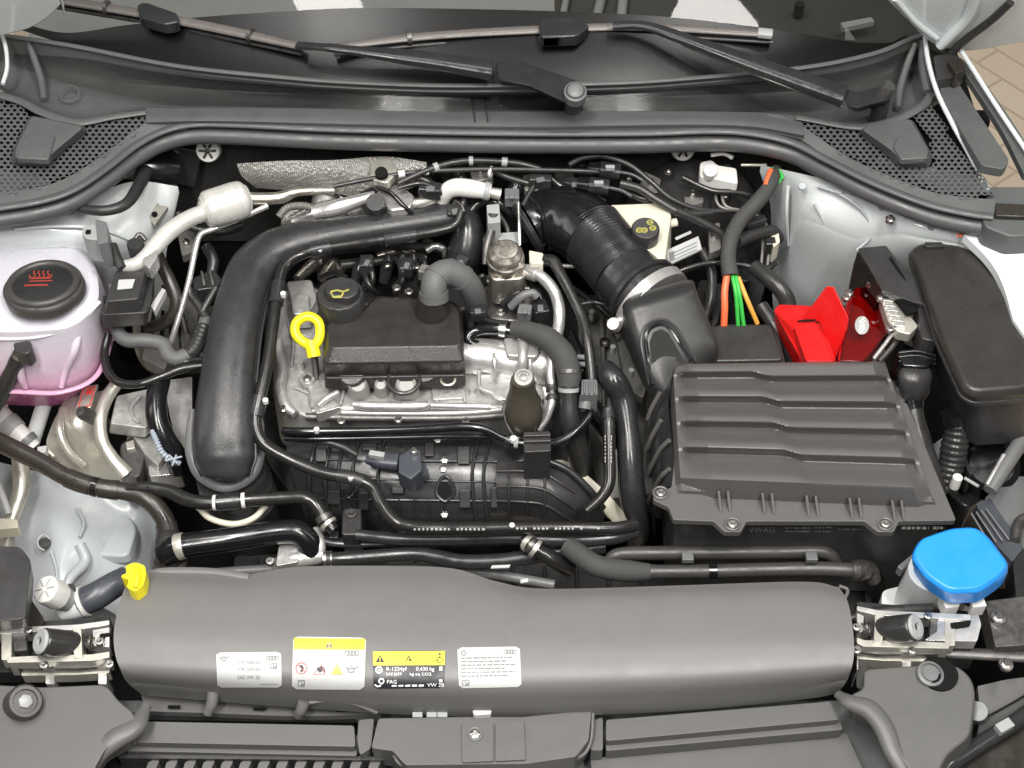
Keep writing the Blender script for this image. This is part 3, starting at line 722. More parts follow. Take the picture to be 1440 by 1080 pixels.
# dark plant between engine and firewall
add('rear_cover', prism([(440, 345), (660, 335), (690, 420), (640, 440), (520, 430), (450, 420)], .74, .55, 15), 'black_plastic', en, bev=.006)
add('exhaust_shield', grid([[(400, 300, .80), (440, 285, .82), (500, 278, .83), (560, 275, .83), (620, 280, .82)], [(395, 315, .79), (440, 300, .82), (500, 292, .835), (560, 290, .83), (620, 298, .81)], [(400, 335, .77), (440, 325, .78), (500, 318, .79), (560, 315, .79), (620, 320, .77)]], 5, 4, .006), 'embossed_foil', en)
for a in ([(412, 312, .83), (440, 300, .84), (462, 292, .845), (490, 290, .845)], [(470, 300, .845), (500, 296, .848), (520, 290, .85)]):
    add('hot_casting', tube(a, [20, 24, 22, 16][:len(a)]), 'aluminium', en)
for q in ([(418, 392), (440, 372), (452, 368)], [(452, 392), (470, 372), (482, 380)], [(530, 360), (560, 352), (585, 356)], [(590, 352), (600, 345), (620, 350)]):
    add('casting', tube([(x, y, .775) for x, y in q], [14, 18, 12]), 'bronze_steel', en)

cvr = thing('coil_cover', 'black plastic box cover with two front lugs on top of the aluminium engine', 'engine cover')
CT = [(507, 443), (520, 427), (533, 418), (593, 422), (637, 426), (645, 440), (648, 486), (463, 489), (459, 455), (478, 450)]
CB = [(507, 443), (518, 426), (531, 416), (593, 420), (641, 424), (650, 438), (654, 508), (455, 512), (454, 455), (476, 449)]
rr = [6, 8, 6, 6, 8, 6, 8, 8, 8, 8]
add('shell', loft([[(x, y, .846) for x, y in rnd(CT, rr)], [(x, y, .832) for x, y in rnd(CB, rr)], [(x, y + 16, .808) for x, y in rnd(CB, rr)], [(x, y + 17, .80) for x, y in rnd(CB, rr)]]), 'engine_cover_plastic', cvr, bev=.0035)
add('skirt', loft([[(x, y, .806) for x, y in rnd([(456, 512), (654, 508), (655, 528), (457, 532)], 4)], [(x, y, .785) for x, y in rnd([(456, 530), (654, 526), (655, 545), (457, 548)], 4)]]), 'engine_cover_plastic', cvr, bev=.002)
for x, y in ((494, 524), (597, 520)):
    c = P(x, y, .808); s = S(c)
    add('lug', lathe(c, (0, -.5, 1), [(14 * s, -.045), (19 * s, -.018), (20 * s, -.004), (17 * s, 0)], 24), 'engine_cover_plastic', cvr)
c = P(608, 436, .85); s = S(c)
add('outlet_collar', lathe(c, (0, -.1, 1), [(24 * s, -.02), (24 * s, .004), (20 * s, .012), (18 * s, .03)], 26), 'engine_cover_plastic', cvr)
add('outlet_rim', tube([(588, 432, .848), (605, 440, .848), (630, 436, .848)], 5), 'engine_cover_plastic', cvr)

oc = thing('oil_filler_cap', 'ridged black oil filler cap on the engine beside the yellow dipstick', 'oil cap')
c = P(478, 412, .872); s = S(c)
def lobed(c, R, z0, z1, lobes, amp, n=48, ax=Vector((0, 0, 1)), top=.93):
    rings = []
    a = ax.cross(Vector((0, 1, 0))).normalized(); b = ax.cross(a)
    for zz, k in ((z0, 1), (z1 - .004, 1), (z1, top)):
        rings.append([c + ax * zz + (a * math.cos(t) + b * math.sin(t)) * (R * k * (1 + amp * (.5 + .5 * math.cos(lobes * t)) ** .35)) for t in [2 * math.pi * i / n for i in range(n)]])
    return loft(rings)
gcap = lobed(c, 33 * s, -.036, 0, 12, .03, 120)
add('skirt', gcap, 'black_plastic', oc, bev=.0015)
add('grip', loft([[(x, y, .884) for x, y in rnd([(457, 402), (470, 395), (505, 400), (503, 412), (490, 420), (460, 414)], 6)], [(x, y + 8, .870) for x, y in rnd([(453, 402), (468, 393), (508, 399), (506, 414), (490, 424), (456, 416)], 6)]]), 'black_plastic', oc, bev=.003)
add('base_ring', cyl(478, 444, .838, 34, .03), 'black_plastic', oc)
bc = bvh_of(join([gcap, loft([[(x, y, .884) for x, y in rnd([(457, 402), (470, 395), (505, 400), (503, 412), (490, 420), (460, 414)], 6)], [(x, y + 8, .870) for x, y in rnd([(453, 402), (468, 393), (508, 399), (506, 414), (490, 424), (456, 416)], 6)]])]))
bg = [outline_px([(465, 411), (474, 409), (483, 411), (481, 417), (469, 417)], 2.4, bc, .0012), outline_px([(483, 411), (491, 408)], 2.2, bc, .0012, False)]
add('oil_can_symbol', bg, 'print_olive', oc)

dp = thing('dipstick', 'bright yellow oil dipstick handle with oval loop', 'dipstick')
add('loop', camring(432, 466, .845, [(-15, -12), (0, -21), (15, -14), (18, 4), (12, 18), (-2, 17), (-16, 4)], 14, n=6), 'yellow_plastic', dp)
add('stem', camring(432, 466, .845, [(4, 14), (8, 26), (10, 36)], 20, closed=False), 'yellow_plastic', dp)
add('tube_guide', tube([(442, 500, .82), (444, 520, .79), (446, 545, .75)], 10), 'dark_steel', dp)

eb = thing('breather_elbow', 'grey ribbed rubber breather elbow rising from the black engine cover', 'hose')
ge = tube([(611, 422, .872), (610, 405, .887), (614, 391, .893), (628, 383, .893), (645, 388, .885), (660, 402, .865), (668, 422, .83), (670, 445, .78)], [36, 37, 38, 38, 37, 35, 33, 30], n=7, seg=20)
add('elbow', ge, 'grey_rubber', eb)
add('cuff', collar(ge, 0.0, .1, 1.14), 'grey_rubber', eb)
for k in (.28, .45, .6): add('rib', collar(ge, k, k + .025, 1.07), 'grey_rubber', eb)

fp = thing('fuel_pump', 'bronze-tinted cylindrical high pressure fuel pump on a dark casting', 'fuel pump')
c = P(711, 352, .90); s = S(c)
add('dome', lathe(c, (0, -.08, 1), [(25 * s, -.05), (25 * s, -.025), (27 * s, -.022), (27 * s, -.016), (25 * s, -.014), (25.5 * s, -.008), (23 * s, -.003), (18 * s, 0), (17 * s, .002), (8 * s, .003)], 32), 'bronze_steel', fp)
add('body', prism([(690, 362), (736, 360), (740, 380), (736, 392), (692, 394), (686, 380)], .868, .82, 8), 'bronze_steel', fp, bev=.004)
add('port', lathe(P(703, 378, .86), (-.2, -.9, .3), [(9 * s, -.02), (9 * s, .006), (6 * s, .007), (5 * s, .002)], 18), 'bronze_steel', fp)
add('union_nut', lathe(P(738, 380, .862), (.95, -.3, -.1), [(9 * s, -.02), (9 * s, 0), (10 * s, .002), (10 * s, .018), (8 * s, .02)], 6), 'aluminium', fp)
add('connector', prism([(744, 352), (764, 356), (764, 372), (745, 370)], .875, .845, 2), 'cream_plastic', fp, bev=.002)
add('mount_flange', prism([(684, 390), (744, 388), (750, 405), (690, 408)], .828, .80, 6), 'bronze_steel', fp, bev=.003)
add('casting', prism([(678, 400), (748, 398), (758, 430), (738, 452), (690, 450), (676, 430)], .81, .70, 8), 'dark_steel', fp, bev=.004)
for x, y in ((687, 393), (736, 396), (704, 440)): add('screw', bolt(x, y, .832 if y < 400 else .813, 6), 'steel', fp)
add('sensor_cable', tube([(662, 420, .83), (672, 395, .85), (680, 388, .855), (678, 402, .84)], 8), 'hose_black', fp)
add('plug', tube([(718, 432, .83), (732, 418, .845), (748, 412, .85), (755, 418, .845)], [12, 13, 12, 12]), 'mid_grey_plastic', fp)
add('plug', tube([(706, 428, .83), (722, 415, .845), (732, 410, .85)], [8, 10, 9]), 'satin_black', fp)
for a, b, lab in (([(745, 382, .86), (762, 390, .862), (778, 408, .855), (786, 432, .84), (786, 455, .83), (782, 475, .825)], 17, 'bright steel fuel pipe bending down from the pump union'),
             ([(776, 500, .82), (774, 525, .81), (776, 545, .80), (776, 565, .795), (768, 588, .78), (757, 604, .77)], 11, 'thin steel fuel pipe curving down beside the olive boss')):
    g = tube(a, b, n=7)
    t = thing('fuel_pipe', lab, 'pipe'); add('pipe', g, 'aluminium', t)
    if b == 11:
        add('sleeve', collar(g, .36, .47, 1.7), 'rubber', t); add('ferrule', collar(g, .47, .52, 1.35), 'steel', t); add('sleeve', collar(g, .53, .58, 1.7), 'rubber', t)
    else:
        add('ferrule', collar(g, .0, .12, 1.3), 'aluminium', t)

ci = thing('cooling_inlet_pipe', 'matt grey-black steel pipe dropping behind the fuel pump', 'pipe')
add('pipe', tube([(694, 300, .90), (692, 320, .885), (685, 345, .87), (682, 372, .855)], [15, 14, 12, 9]), 'dark_steel', ci)
add('stay', tube([(729, 285, .90), (730, 315, .89), (731, 345, .875)], 5), 'steel', ci)
add('back_plate', prism([(700, 328), (728, 326), (730, 345), (702, 345)], .87, .85, 2), 'grey_plastic', ci)

# ---- charge air pipe
cp = thing('charge_air_pipe', 'wide matt black plastic charge air pipe bending round the engine corner', 'air pipe')
gp = tube([(646, 304, .855), (620, 307, .86), (560, 316, .862), (480, 328, .862), (425, 338, .86), (385, 352, .857), (356, 378, .853), (340, 420, .847), (331, 460, .84), (322, 520, .825), (317, 570, .81), (315, 612, .795), (316, 640, .782), (317, 662, .77), (318, 674, .758)],
          [40, 42, 42, 46, 54, 62, 68, 70, 72, 77, 82, 85, 84, 70, 34], flat=[.9, .9, .9, .9, .85, .8, .75, .75, .75, .7, .65, .6, .55, .5, .5], seg=26, n=7, sq=2.3)
add('duct', gp, 'pipe_plastic', cp)
add('seam_flange', seam(gp, 1, .0045, -.006, 1.01, 4, -6), 'pipe_plastic', cp)
add('seam_flange', seam(gp, -1, .0045, -.006, 1.01, 4, -6), 'pipe_plastic', cp)
add('mouth_rim', tube([(271, 575, .79), (268, 610, .77), (270, 640, .755), (284, 668, .743), (317, 684, .74), (350, 670, .743), (364, 640, .755), (365, 605, .77), (362, 575, .79)], [10, 15, 18, 20, 20, 20, 18, 14, 10], flat=.8, n=6), 'mid_grey_plastic', cp)
add('collar', loft([[(x, y, .735) for x, y in rnd([(268, 625), (280, 676), (317, 694), (352, 680), (372, 640), (372, 600), (268, 600)], 16)], [(x, y + 6, .715) for x, y in rnd([(268, 627), (280, 680), (317, 698), (354, 684), (376, 640), (376, 600), (268, 600)], 16)]]), 'black_plastic', cp, bev=.004)
c = P(328, 672, .715); s = S(c)
add('bellows', lathe(c, (.12, -.1, -1), [(50 * s, -.01), (52 * s, .004), (46 * s, .008), (52 * s, .016), (46 * s, .022), (52 * s, .03), (46 * s, .036), (52 * s, .044), (44 * s, .05), (44 * s, .12)], 36), 'rubber', cp)
add('retaining_wire', tube([(278, 712, .72), (296, 729, .715), (328, 737, .712), (356, 729, .715), (374, 711, .72)], 9), 'cream_plastic', cp)
add('end_socket', tube([(640, 300, .853), (652, 312, .848), (658, 330, .84), (655, 352, .825), (650, 368, .81)], [44, 46, 48, 50, 48], seg=24), 'satin_black', cp)
add('socket_wire', tube([(640, 282, .88), (650, 290, .88), (652, 306, .872), (640, 322, .862)], 5), 'dark_steel', cp)
add('screw', bolt(646, 330, .852, 4), 'steel', cp)

def hose(name, label, pts, w_, m='hose_black', col=(), cat_='hose', group=None, flat=None, n=7, rib=None, extra=None, seg=14):
    t = thing(name, label, cat_, group)
    g = tube(pts, w_, n=n, flat=flat, rib=rib, seg=seg); add('tube', g, m, t)
    for c_ in col:
        nm, a, b, gr, mm = c_; add(nm, collar(g, a, b, gr), mm, t)
    t['_'] = 0; del t['_']
    return t, g
t, g = hose('vent_hose', 'long thin black hose riding on the charge pipe and crossing the intake manifold',
     [(650, 296, .885), (640, 316, .872), (610, 326, .868), (540, 337, .866), (470, 347, .865), (425, 357, .862), (400, 375, .858), (391, 405, .853), (385, 450, .845), (376, 510, .83), (365, 560, .815), (359, 595, .80), (372, 625, .785), (410, 647, .775), (455, 665, .765), (500, 673, .76), (524, 686, .755), (537, 710, .75), (556, 733, .745), (590, 742, .74), (650, 743, .738), (720, 742, .736), (800, 742, .735), (860, 743, .73), (895, 738, .725)],
     [12, 13, 14, 15, 15, 16, 17, 17, 17, 17, 18, 18, 18, 18, 18, 18, 18, 18, 18, 18, 18, 18, 18, 18, 18],
     col=[('hose_clip', .10, .125, 1.35, 'satin_black'), ('hose_clip', .17, .195, 1.35, 'satin_black'), ('hose_clip', .285, .315, 1.3, 'satin_black'), ('hose_clip', .415, .445, 1.3, 'satin_black'), ('hose_sleeve', .60, .64, 1.1, 'rubber')])
bv = bvh_of(g)
pr = []
for x in range(0, 100, 6):
    if random.random() < .8: pr.append(poly_px([(582 + x, 742.5), (582 + x + random.uniform(2, 4), 743), (582 + x + random.uniform(2, 4), 745.5), (582 + x, 745.5)], bv, .0004))
for x in range(0, 120, 6):
    if random.random() < .7: pr.append(poly_px([(726 + x, 741.5), (726 + x + random.uniform(2, 4), 742), (726 + x + random.uniform(2, 4), 744.5), (726 + x, 744.5)], bv, .0004))
add('printed_marking', pr, 'print_dim', t, kind='stuff')
for x, y, z in ((574, 331, .872), (450, 350, .87), (398, 412, .862), (373, 562, .825), (720, 738, .744), (253 + 240, 671, .768)):
    add('clip_stud', cyl(x, y, z, 4, .006), 'white_plastic', t)

# ---- intake manifold in front of the engine
im = thing('intake_manifold', 'ribbed black plastic intake manifold in front of the aluminium engine', 'intake manifold')
gm = grid([[(400, 606, .73), (470, 608, .735), (560, 610, .735), (640, 610, .735), (700, 612, .735), (740, 616, .73)],
           [(404, 635, .728), (470, 635, .735), (560, 636, .737), (640, 636, .737), (700, 638, .737), (740, 640, .732)],
           [(412, 672, .705), (470, 676, .715), (560, 680, .72), (640, 680, .72), (700, 684, .72), (735, 684, .715)],
           [(425, 715, .67), (470, 722, .675), (560, 728, .68), (640, 730, .68), (700, 730, .68), (730, 730, .675)],
           [(440, 775, .58), (480, 780, .58), (560, 780, .58), (640, 780, .58), (700, 780, .58), (730, 775, .58)]], 6, 5, .03)
add('plenum', gm, 'satin_black', im)
bm_ = bvh_of(gm)
def rib_on(pts, wd, bvh, off=.002):
    q = [on(x, y, bvh, off) for x, y in pts]; q = [p for p in q if p is not None]
    return tube(q, wd, n=4, seg=8) if len(q) > 1 else Geo()
for x in (440, 462, 480, 500, 536, 668, 684):
    add('rib', rib_on([(x + 6, 618), (x, 640), (x - 4, 665), (x - 3, 690), (x, 715), (x + 2, 728)], 5, bm_, .003), 'satin_black', im)
for x in (561, 582, 603, 624):
    add('short_rib', rib_on([(x, 700), (x + 1, 712), (x + 2, 726)], 3, bm_), 'satin_black', im)
add('long_rib', rib_on([(408, 662), (450, 668), (520, 673), (600, 676), (700, 678)], 3, bm_), 'satin_black', im)
for x, y, w_, h_ in ((452, 640, 16, 20), (520, 628, 22, 10), (604, 632, 14, 20), (652, 640, 18, 26), (470, 700, 18, 20), (512, 705, 14, 26), (654, 702, 16, 26), (695, 700, 10, 30), (560, 690, 18, 10)):
    pq = [on(x - w_ / 2, y - h_ / 2, bm_), on(x + w_ / 2, y - h_ / 2, bm_), on(x + w_ / 2, y + h_ / 2, bm_), on(x - w_ / 2, y + h_ / 2, bm_)]
    add('moulded_block', loft([[q + Vector((0, -.004, .006)) for q in pq], [q - Vector((0, -.004, .01)) for q in pq]]), 'black_plastic', im, bev=.002)
for y in (648, 702): add('long_rib', rib_on([(410, y - 6), (450, y - 2), (520, y), (600, y + 1), (700, y + 2)], 3.5, bm_, .002), 'satin_black', im)
add('drain_boss', tube([on(x, y, bm_, .004) for x, y in ((626, 670), (636, 680), (638, 694), (626, 704), (614, 694), (616, 680))], 5, closed=True, n=5, seg=8), 'satin_black', im)
add('drain_hole', poly_px([(626, 674), (634, 684), (635, 694), (626, 701), (617, 694), (618, 684)], bm_, .003), 'dark_void', im)
for x, y in ((625, 648), (623, 660), (625, 722), (616, 620), (494, 726)):
    p = on(x, y, bm_, .002)
    add('screw', lathe(p, (0, -.3, 1), [(.005, -.004), (.005, .002), (.003, .003)], 6), 'steel', im)
gr_ = grid([[(698, 652, .735), (735, 648, .74), (770, 652, .738), (800, 668, .728), (835, 700, .70), (850, 720, .67)],
            [(698, 675, .735), (735, 676, .742), (765, 680, .74), (788, 694, .73), (810, 712, .71), (822, 728, .68)],
            [(700, 702, .715), (735, 704, .72), (760, 706, .718), (778, 715, .71), (795, 728, .69), (803, 735, .67)],
            [(702, 726, .68), (735, 728, .68), (758, 730, .68), (768, 734, .68), (778, 738, .67), (785, 740, .66)]], 5, 5, .04)
add('runner', gr_, 'black_plastic', im)
br_ = bvh_of(gr_)
for x in (716, 742, 766):
    add('runner_rib', rib_on([(x, 654), (x, 680), (x, 705), (x, 722)], 4, br_), 'black_plastic', im)
for y in (664, 684, 704):
    add('runner_rib', rib_on([(700, y), (735, y), (765, y + 4), (790, y + 18), (808, y + 30)], 3.5, br_), 'black_plastic', im)
add('runner_edge', tube([(770, 648, .745), (800, 662, .735), (830, 690, .715), (848, 715, .69)], 10), 'satin_black', im)
add('white_strap', grid([[(768, 648, .70), (800, 650, .70), (850, 690, .69), (890, 735, .66)], [(768, 656, .69), (790, 664, .69), (835, 705, .68), (870, 740, .65)]], 4, 2, .004), 'cream_plastic', im)
add('front_ledge', tube([(440, 748, .70), (470, 762, .69), (560, 762, .69), (640, 762, .69), (735, 758, .69)], 16, flat=.6), 'satin_black', im)
for x in range(470, 720, 24): add('ledge_tooth', box(P(x, 754, .697), (.012, .01, .008)), 'satin_black', im, bev=.001)
add('lug', prism([(482, 715), (508, 715), (508, 752), (480, 752)], .715, .66, 4), 'black_plastic', im, bev=.003)
add('lug_screw', bolt(494, 722, .718, 8), 'dark_steel', im)
add('clamp_tab', tube([(484, 690, .72), (490, 700, .72), (500, 690, .72)], 6), 'gloss_black', im)

ms = thing('pressure_sensor', 'dark blue-grey map sensor with plug bolted on the intake manifold', 'sensor')
add('body', prism([(560, 640), (578, 630), (592, 632), (594, 660), (578, 674), (560, 664)], .765, .735, 3), 'blue_grey_plastic', ms, bev=.003)
add('plate', prism([(556, 655), (600, 650), (598, 668), (580, 678), (562, 668)], .748, .735, 4), 'blue_grey_plastic', ms, bev=.002)
add('plug', tube([(516, 645, .755), (535, 648, .757), (560, 650, .757)], [14, 22, 24], sq=4, flat=.8), 'blue_grey_plastic', ms)
add('latch', box(P(530, 640, .768), (.02, .008, .008), (0, 0, -.2)), 'grey_plastic', ms, bev=.001)
add('cable', tube([(502, 640, .757), (480, 628, .76), (450, 620, .762), (420, 618, .762)], [9, 10, 9, 9]), 'rubber', ms)
add('screw', bolt(578, 668, .752, 5), 'dark_steel', ms)
add('screw', bolt(582, 634, .77, 5), 'steel', ms)

t, g = hose('fuel_line', 'shiny black fuel line running along the front lip of the valve cover',
     [(398, 606, .775), (430, 607, .778), (520, 606, .778), (600, 603, .778), (650, 600, .778), (680, 603, .778), (705, 615, .776), (725, 622, .775), (750, 624, .776), (785, 622, .778), (810, 606, .785), (826, 588, .79), (832, 565, .795)], [12] + [13] * 12, 'gloss_black',
     col=[('hose_clip', .53, .56, 1.35, 'satin_black'), ('hose_clip', .58, .6, 1.3, 'grey_plastic')])
add('underline', tube([(400, 616, .765), (450, 617, .767), (530, 616, .767), (620, 614, .767), (690, 614, .765)], 9), 'gloss_black', t)
add('guide_block', prism([(736, 607), (774, 606), (775, 634), (737, 636)], .80, .74, 3), 'black_plastic', t, bev=.002)
for y in (613, 621): add('guide_rib', tube([(737, y, .803), (774, y - 1, .803)], 4), 'black_plastic', t)
add('clip_stud', cyl(445, 603, .787, 4, .006), 'white_plastic', t)
add('clip_stud', cyl(722, 616, .785, 5, .006), 'white_plastic', t)
t, g = hose('braided_hose', 'fat braided dark grey hose arching down beside the valve cover end',
     [(722, 462, .83), (745, 466, .835), (772, 478, .835), (792, 500, .83), (800, 525, .82), (800, 545, .81)], [24, 28, 34, 36, 34, 30], 'braid', seg=18)
add('lower_hose', tube([(800, 535, .815), (800, 560, .80), (803, 600, .77), (815, 640, .72), (825, 680, .66)], [30, 27, 30, 34, 34], n=6), 'rubber', t)
add('clamp', collar(tube([(800, 510, .83), (800, 545, .812)], 30), .3, .45, 1.08), 'dark_steel', t)
add('white_clamp', collar(tube([(800, 545, .812), (800, 562, .80)], 28), .0, .3, 1.08), 'grey_plastic', t)
t, g = hose('coolant_ring_hose', 'glossy black hose loop lying at the rear of the cam housing', [(730, 468, .82), (700, 463, .82), (672, 465, .815), (658, 475, .81), (666, 484, .805), (690, 486, .80)], [18, 18, 17, 16, 14, 12], 'gloss_black', col=[('hose_clip', .12, .18, 1.2, 'steel')])
t, g = hose('evaporation_line', 'slim black line dropping from the pump connector past the ribbed duct',
     [(765, 366, .87), (778, 368, .872), (788, 385, .868), (804, 415, .858), (818, 445, .848), (826, 480, .838), (830, 510, .825), (832, 535, .815)], [18, 18, 16, 14, 15, 15, 15, 14], 'hose_black')
c = P(830, 545, .82); s = S(c)
add('connector', prism([(818, 533), (840, 533), (841, 555), (817, 555)], .825, .79, 3), 'mid_grey_plastic', t, bev=.003)
for x in (822, 829, 836): add('connector_rib', tube([(x, 535, .827), (x, 554, .827)], 3), 'mid_grey_plastic', t)
add('lower_connector', tube([(825, 556, .81), (822, 575, .80)], [20, 18], n=2), 'mid_grey_plastic', t)
t, g = hose('brake_vacuum_pipe', 'slim black pipe with yellowed lettering standing before the air filter box',
     [(855, 575, .80), (856, 600, .79), (857, 650, .765), (856, 680, .75), (845, 700, .74), (825, 718, .73)], [14, 18, 18, 18, 17, 15], 'hose_black', col=[('hose_sleeve', .0, .12, 1.15, 'rubber')])
bv = bvh_of(g); pr = []
for y in range(612, 652, 5):
    pr.append(poly_px([(851, y), (860, y), (860, y + random.uniform(2, 4)), (851, y + random.uniform(2, 4))], bv, .0004))
add('printed_marking', pr, 'cream_plastic', t, kind='stuff')
t, g = hose('crank_case_hose', 'broad gloss black hose elbow under the air filter box edge',
     [(848, 520, .80), (862, 535, .80), (875, 560, .78), (882, 600, .76), (886, 650, .735), (890, 700, .70), (900, 745, .66), (890, 780, .62)], [34, 38, 36, 32, 36, 38, 28, 26], 'satin_black', seg=20)
t, g = hose('coolant_branch_pipe', 'gloss black branch pipe elbow between duct and hoses beside the engine', [(800, 470, .79), (815, 510, .785), (815, 545, .77), (845, 590, .74), (870, 620, .70)], [20, 24, 24, 30, 30], 'gloss_black')

# ================================================================== left side of the bay
ct = thing('coolant_tank', 'translucent white coolant expansion tank with pink coolant and black cap', 'coolant tank')
gt = loft([[(x, y, .872) for x, y in rnd([(-70, 352), (25, 352), (108, 350), (126, 374), (130, 420), (96, 446), (20, 450), (-70, 446)], 22, 4)],
           [(x, y, .866) for x, y in rnd([(-70, 348), (22, 348), (114, 347), (136, 374), (141, 428), (102, 462), (20, 468), (-70, 462)], 22, 4)],
           [(x, y, .83) for x, y in rnd([(-70, 365), (22, 365), (120, 364), (145, 392), (150, 446), (118, 492), (26, 500), (-70, 494)], 22, 4)],
           [(x, y, .785) for x, y in rnd([(-70, 398), (22, 398), (128, 396), (154, 420), (156, 466), (132, 522), (84, 542), (-70, 534)], 22, 4)],
           [(x, y, .772) for x, y in rnd([(-70, 408), (22, 408), (128, 406), (154, 430), (156, 478), (134, 530), (86, 550), (-70, 544)], 22, 4)],
           [(x, y, .74) for x, y in rnd([(-70, 430), (22, 430), (124, 428), (148, 452), (148, 496), (126, 544), (80, 560), (-70, 554)], 22, 4)],
           [(x, y, .70) for x, y in rnd([(-70, 460), (22, 460), (110, 460), (130, 480), (130, 520), (112, 562), (76, 572), (-70, 566)], 22, 4)]])
add('vessel', gt, 'tank_plastic', ct, ang=50)
add('weld_flange', tube([(156, 400, .80), (160, 440, .782), (158, 470, .778), (136, 528, .777), (88, 551, .777), (30, 551, .777), (-60, 546, .777)], 8, flat=.6), 'tank_plastic', ct)
add('shoulder', tube([(-60, 474, .856), (20, 476, .856), (70, 470, .858), (112, 452, .862), (140, 424, .866)], 7, flat=.6), 'tank_plastic', ct)
add('front_ridge', tube([(20, 478, .845), (25, 500, .832), (30, 530, .80), (36, 545, .782)], [10, 14, 12, 8]), 'tank_plastic', ct)
add('front_ridge', tube([(112, 462, .85), (105, 492, .832), (92, 522, .80), (86, 545, .782)], [10, 12, 10, 8]), 'tank_plastic', ct)
ax = Vector((0, .13, .99)).normalized()
c = P(61, 400, .893); s = S(c)
gc = lobed(c, 55 * s, -.016, 0, 6, .04, 144, ax, .95)
cap = add('cap', gc, 'cap_grey', ct, bev=.002, label='black screw cap with red hot steam symbol')
g2 = lathe(c, ax, [(42 * s, -.004), (42 * s, .0012), (40 * s, .0014)], 48)
add('face', g2, 'satin_black', cap)
add('rim', ringg(c + ax * .001, ax, 46 * s, .0055, 64, 10), 'cap_grey', cap)
b2 = bvh_of(g2); sy = []
for k in range(4):
    x = 48 + k * 6.5
    sy.append(outline_px([(x, 390), (x + 2, 387), (x - 1, 384), (x + 1, 381)], 1.9, b2, .0006, False))
sy += [outline_px([(43, 392), (71, 391)], 2.4, b2, .0006, False), outline_px([(41, 396), (74, 395)], 1.6, b2, .0006, False), outline_px([(34, 402), (67, 401)], 2.2, b2, .0006, False)]
sy += [outline_px([(43, 392), (41, 387)], 2, b2, .0006, False), outline_px([(71, 391), (73, 386)], 2, b2, .0006, False)]
add('steam_symbol', sy, 'print_orange', cap)
add('dot', lathe(P(46, 430, .888), ax, [(.0028, -.004), (.0028, .0016)], 12), 'dark_void', cap)
t, g = hose('tank_hose', 'black hose with quick connector on the front of the coolant tank', [(34, 487, .845), (22, 512, .82), (6, 545, .78), (-20, 590, .74)], [22, 22, 24, 24], 'rubber', col=[('hose_clip', .14, .2, 1.12, 'steel'), ('hose_sleeve', .2, .32, 1.06, 'satin_black')])
add('connector', prism([(18, 482), (42, 478), (46, 490), (38, 498), (20, 494)], .855, .83, 4), 'black_plastic', t, bev=.003)
t, g = hose('tank_stub', 'pinkish grey stub pipe under the coolant tank', [(70, 548, .71), (60, 575, .69), (52, 600, .67), (45, 622, .65)], [24, 22, 22, 22], 'white_translucent')
t, g = hose('quick_coupling', 'grey quick coupling in the pale pipe below the coolant tank', [(-10, 575, .70), (12, 596, .69), (34, 616, .68), (48, 630, .67)], [34, 30, 26, 22], 'white_plastic')
add('lock_ring', collar(g, .3, .5, 1.15), 'grey_plastic', t); add('lock_ring', collar(g, .7, .85, 1.2), 'mid_grey_plastic', t)

ab = thing('air_conditioning_module', 'black capped sensor block with small white sticker behind the coolant tank', 'sensor')
g = loft([[(x, y, .885) for x, y in rnd([(163, 380), (205, 381), (194, 420), (149, 424)], 4)], [(x, y, .862) for x, y in rnd([(160, 394), (210, 394), (200, 440), (145, 444)], 4)]])
add('lid', g, 'black_plastic', ab, bev=.003)
add('tray', loft([[(x, y, .864) for x, y in rnd([(158, 392), (218, 388), (206, 440), (142, 443)], 4)], [(x, y, .835) for x, y in rnd([(158, 414), (218, 410), (206, 458), (144, 462)], 4)]]), 'black_plastic', ab, bev=.003)
for x in (160, 176): add('slot', box(P(x, 430, .868), (.010, .004, .006)), 'dark_void', ab)
bv = bvh_of(g); gs = poly_px([(167, 394), (190, 393), (186, 406), (165, 408)], bv, .0008); st = add('sticker', gs, 'paper_white', ab)
add('side_tag', prism([(212, 430), (228, 405), (233, 408), (217, 438)], .845, .835), 'paper_white', ab)
add('stem', tube([(150, 420, .84), (145, 445, .80), (143, 475, .76)], 12), 'rubber', ab)

rp = thing('refrigerant_pipe', 'silver refrigerant pipe with cream damper drum above the coolant tank', 'pipe')
ga = tube([(292, 297, .895), (265, 308, .90), (238, 326, .90), (220, 345, .895), (205, 362, .892), (190, 372, .888), (170, 375, .885)], [24, 24, 25, 24, 22, 20, 17], n=7, seg=18)
add('pipe', ga, 'drum_grey', rp)
add('damper_drum', tube([(286, 298, .893), (292, 296, .893), (300, 293, .893), (330, 284, .89), (340, 281, .89), (348, 279, .889)], [42, 52, 55, 56, 54, 40], n=5, seg=28), 'drum_grey', rp)
add('drum_face', tube([(284, 299, .894), (289, 297, .894)], [30, 36], n=2, seg=24), 'drum_grey', rp)
add('rear_pipe', tube([(345, 280, .885), (372, 280, .88), (395, 278, .878), (420, 270, .88), (470, 268, .88)], [20, 18, 18, 12, 10], n=6), 'bronze_steel', rp)
add('bracket', prism([(205, 340), (218, 335), (222, 360), (210, 378), (200, 368)], .90, .88, 3), 'aluminium', rp, bev=.002)
t, g = hose('heater_pipe', 'thin bent silver pipe beside the charge air pipe', [(376, 290, .875), (340, 306, .875), (300, 322, .872), (282, 330, .87), (275, 350, .862), (268, 385, .845), (258, 425, .82), (244, 470, .79), (238, 490, .77)], 8.5, 'aluminium', cat_='pipe')
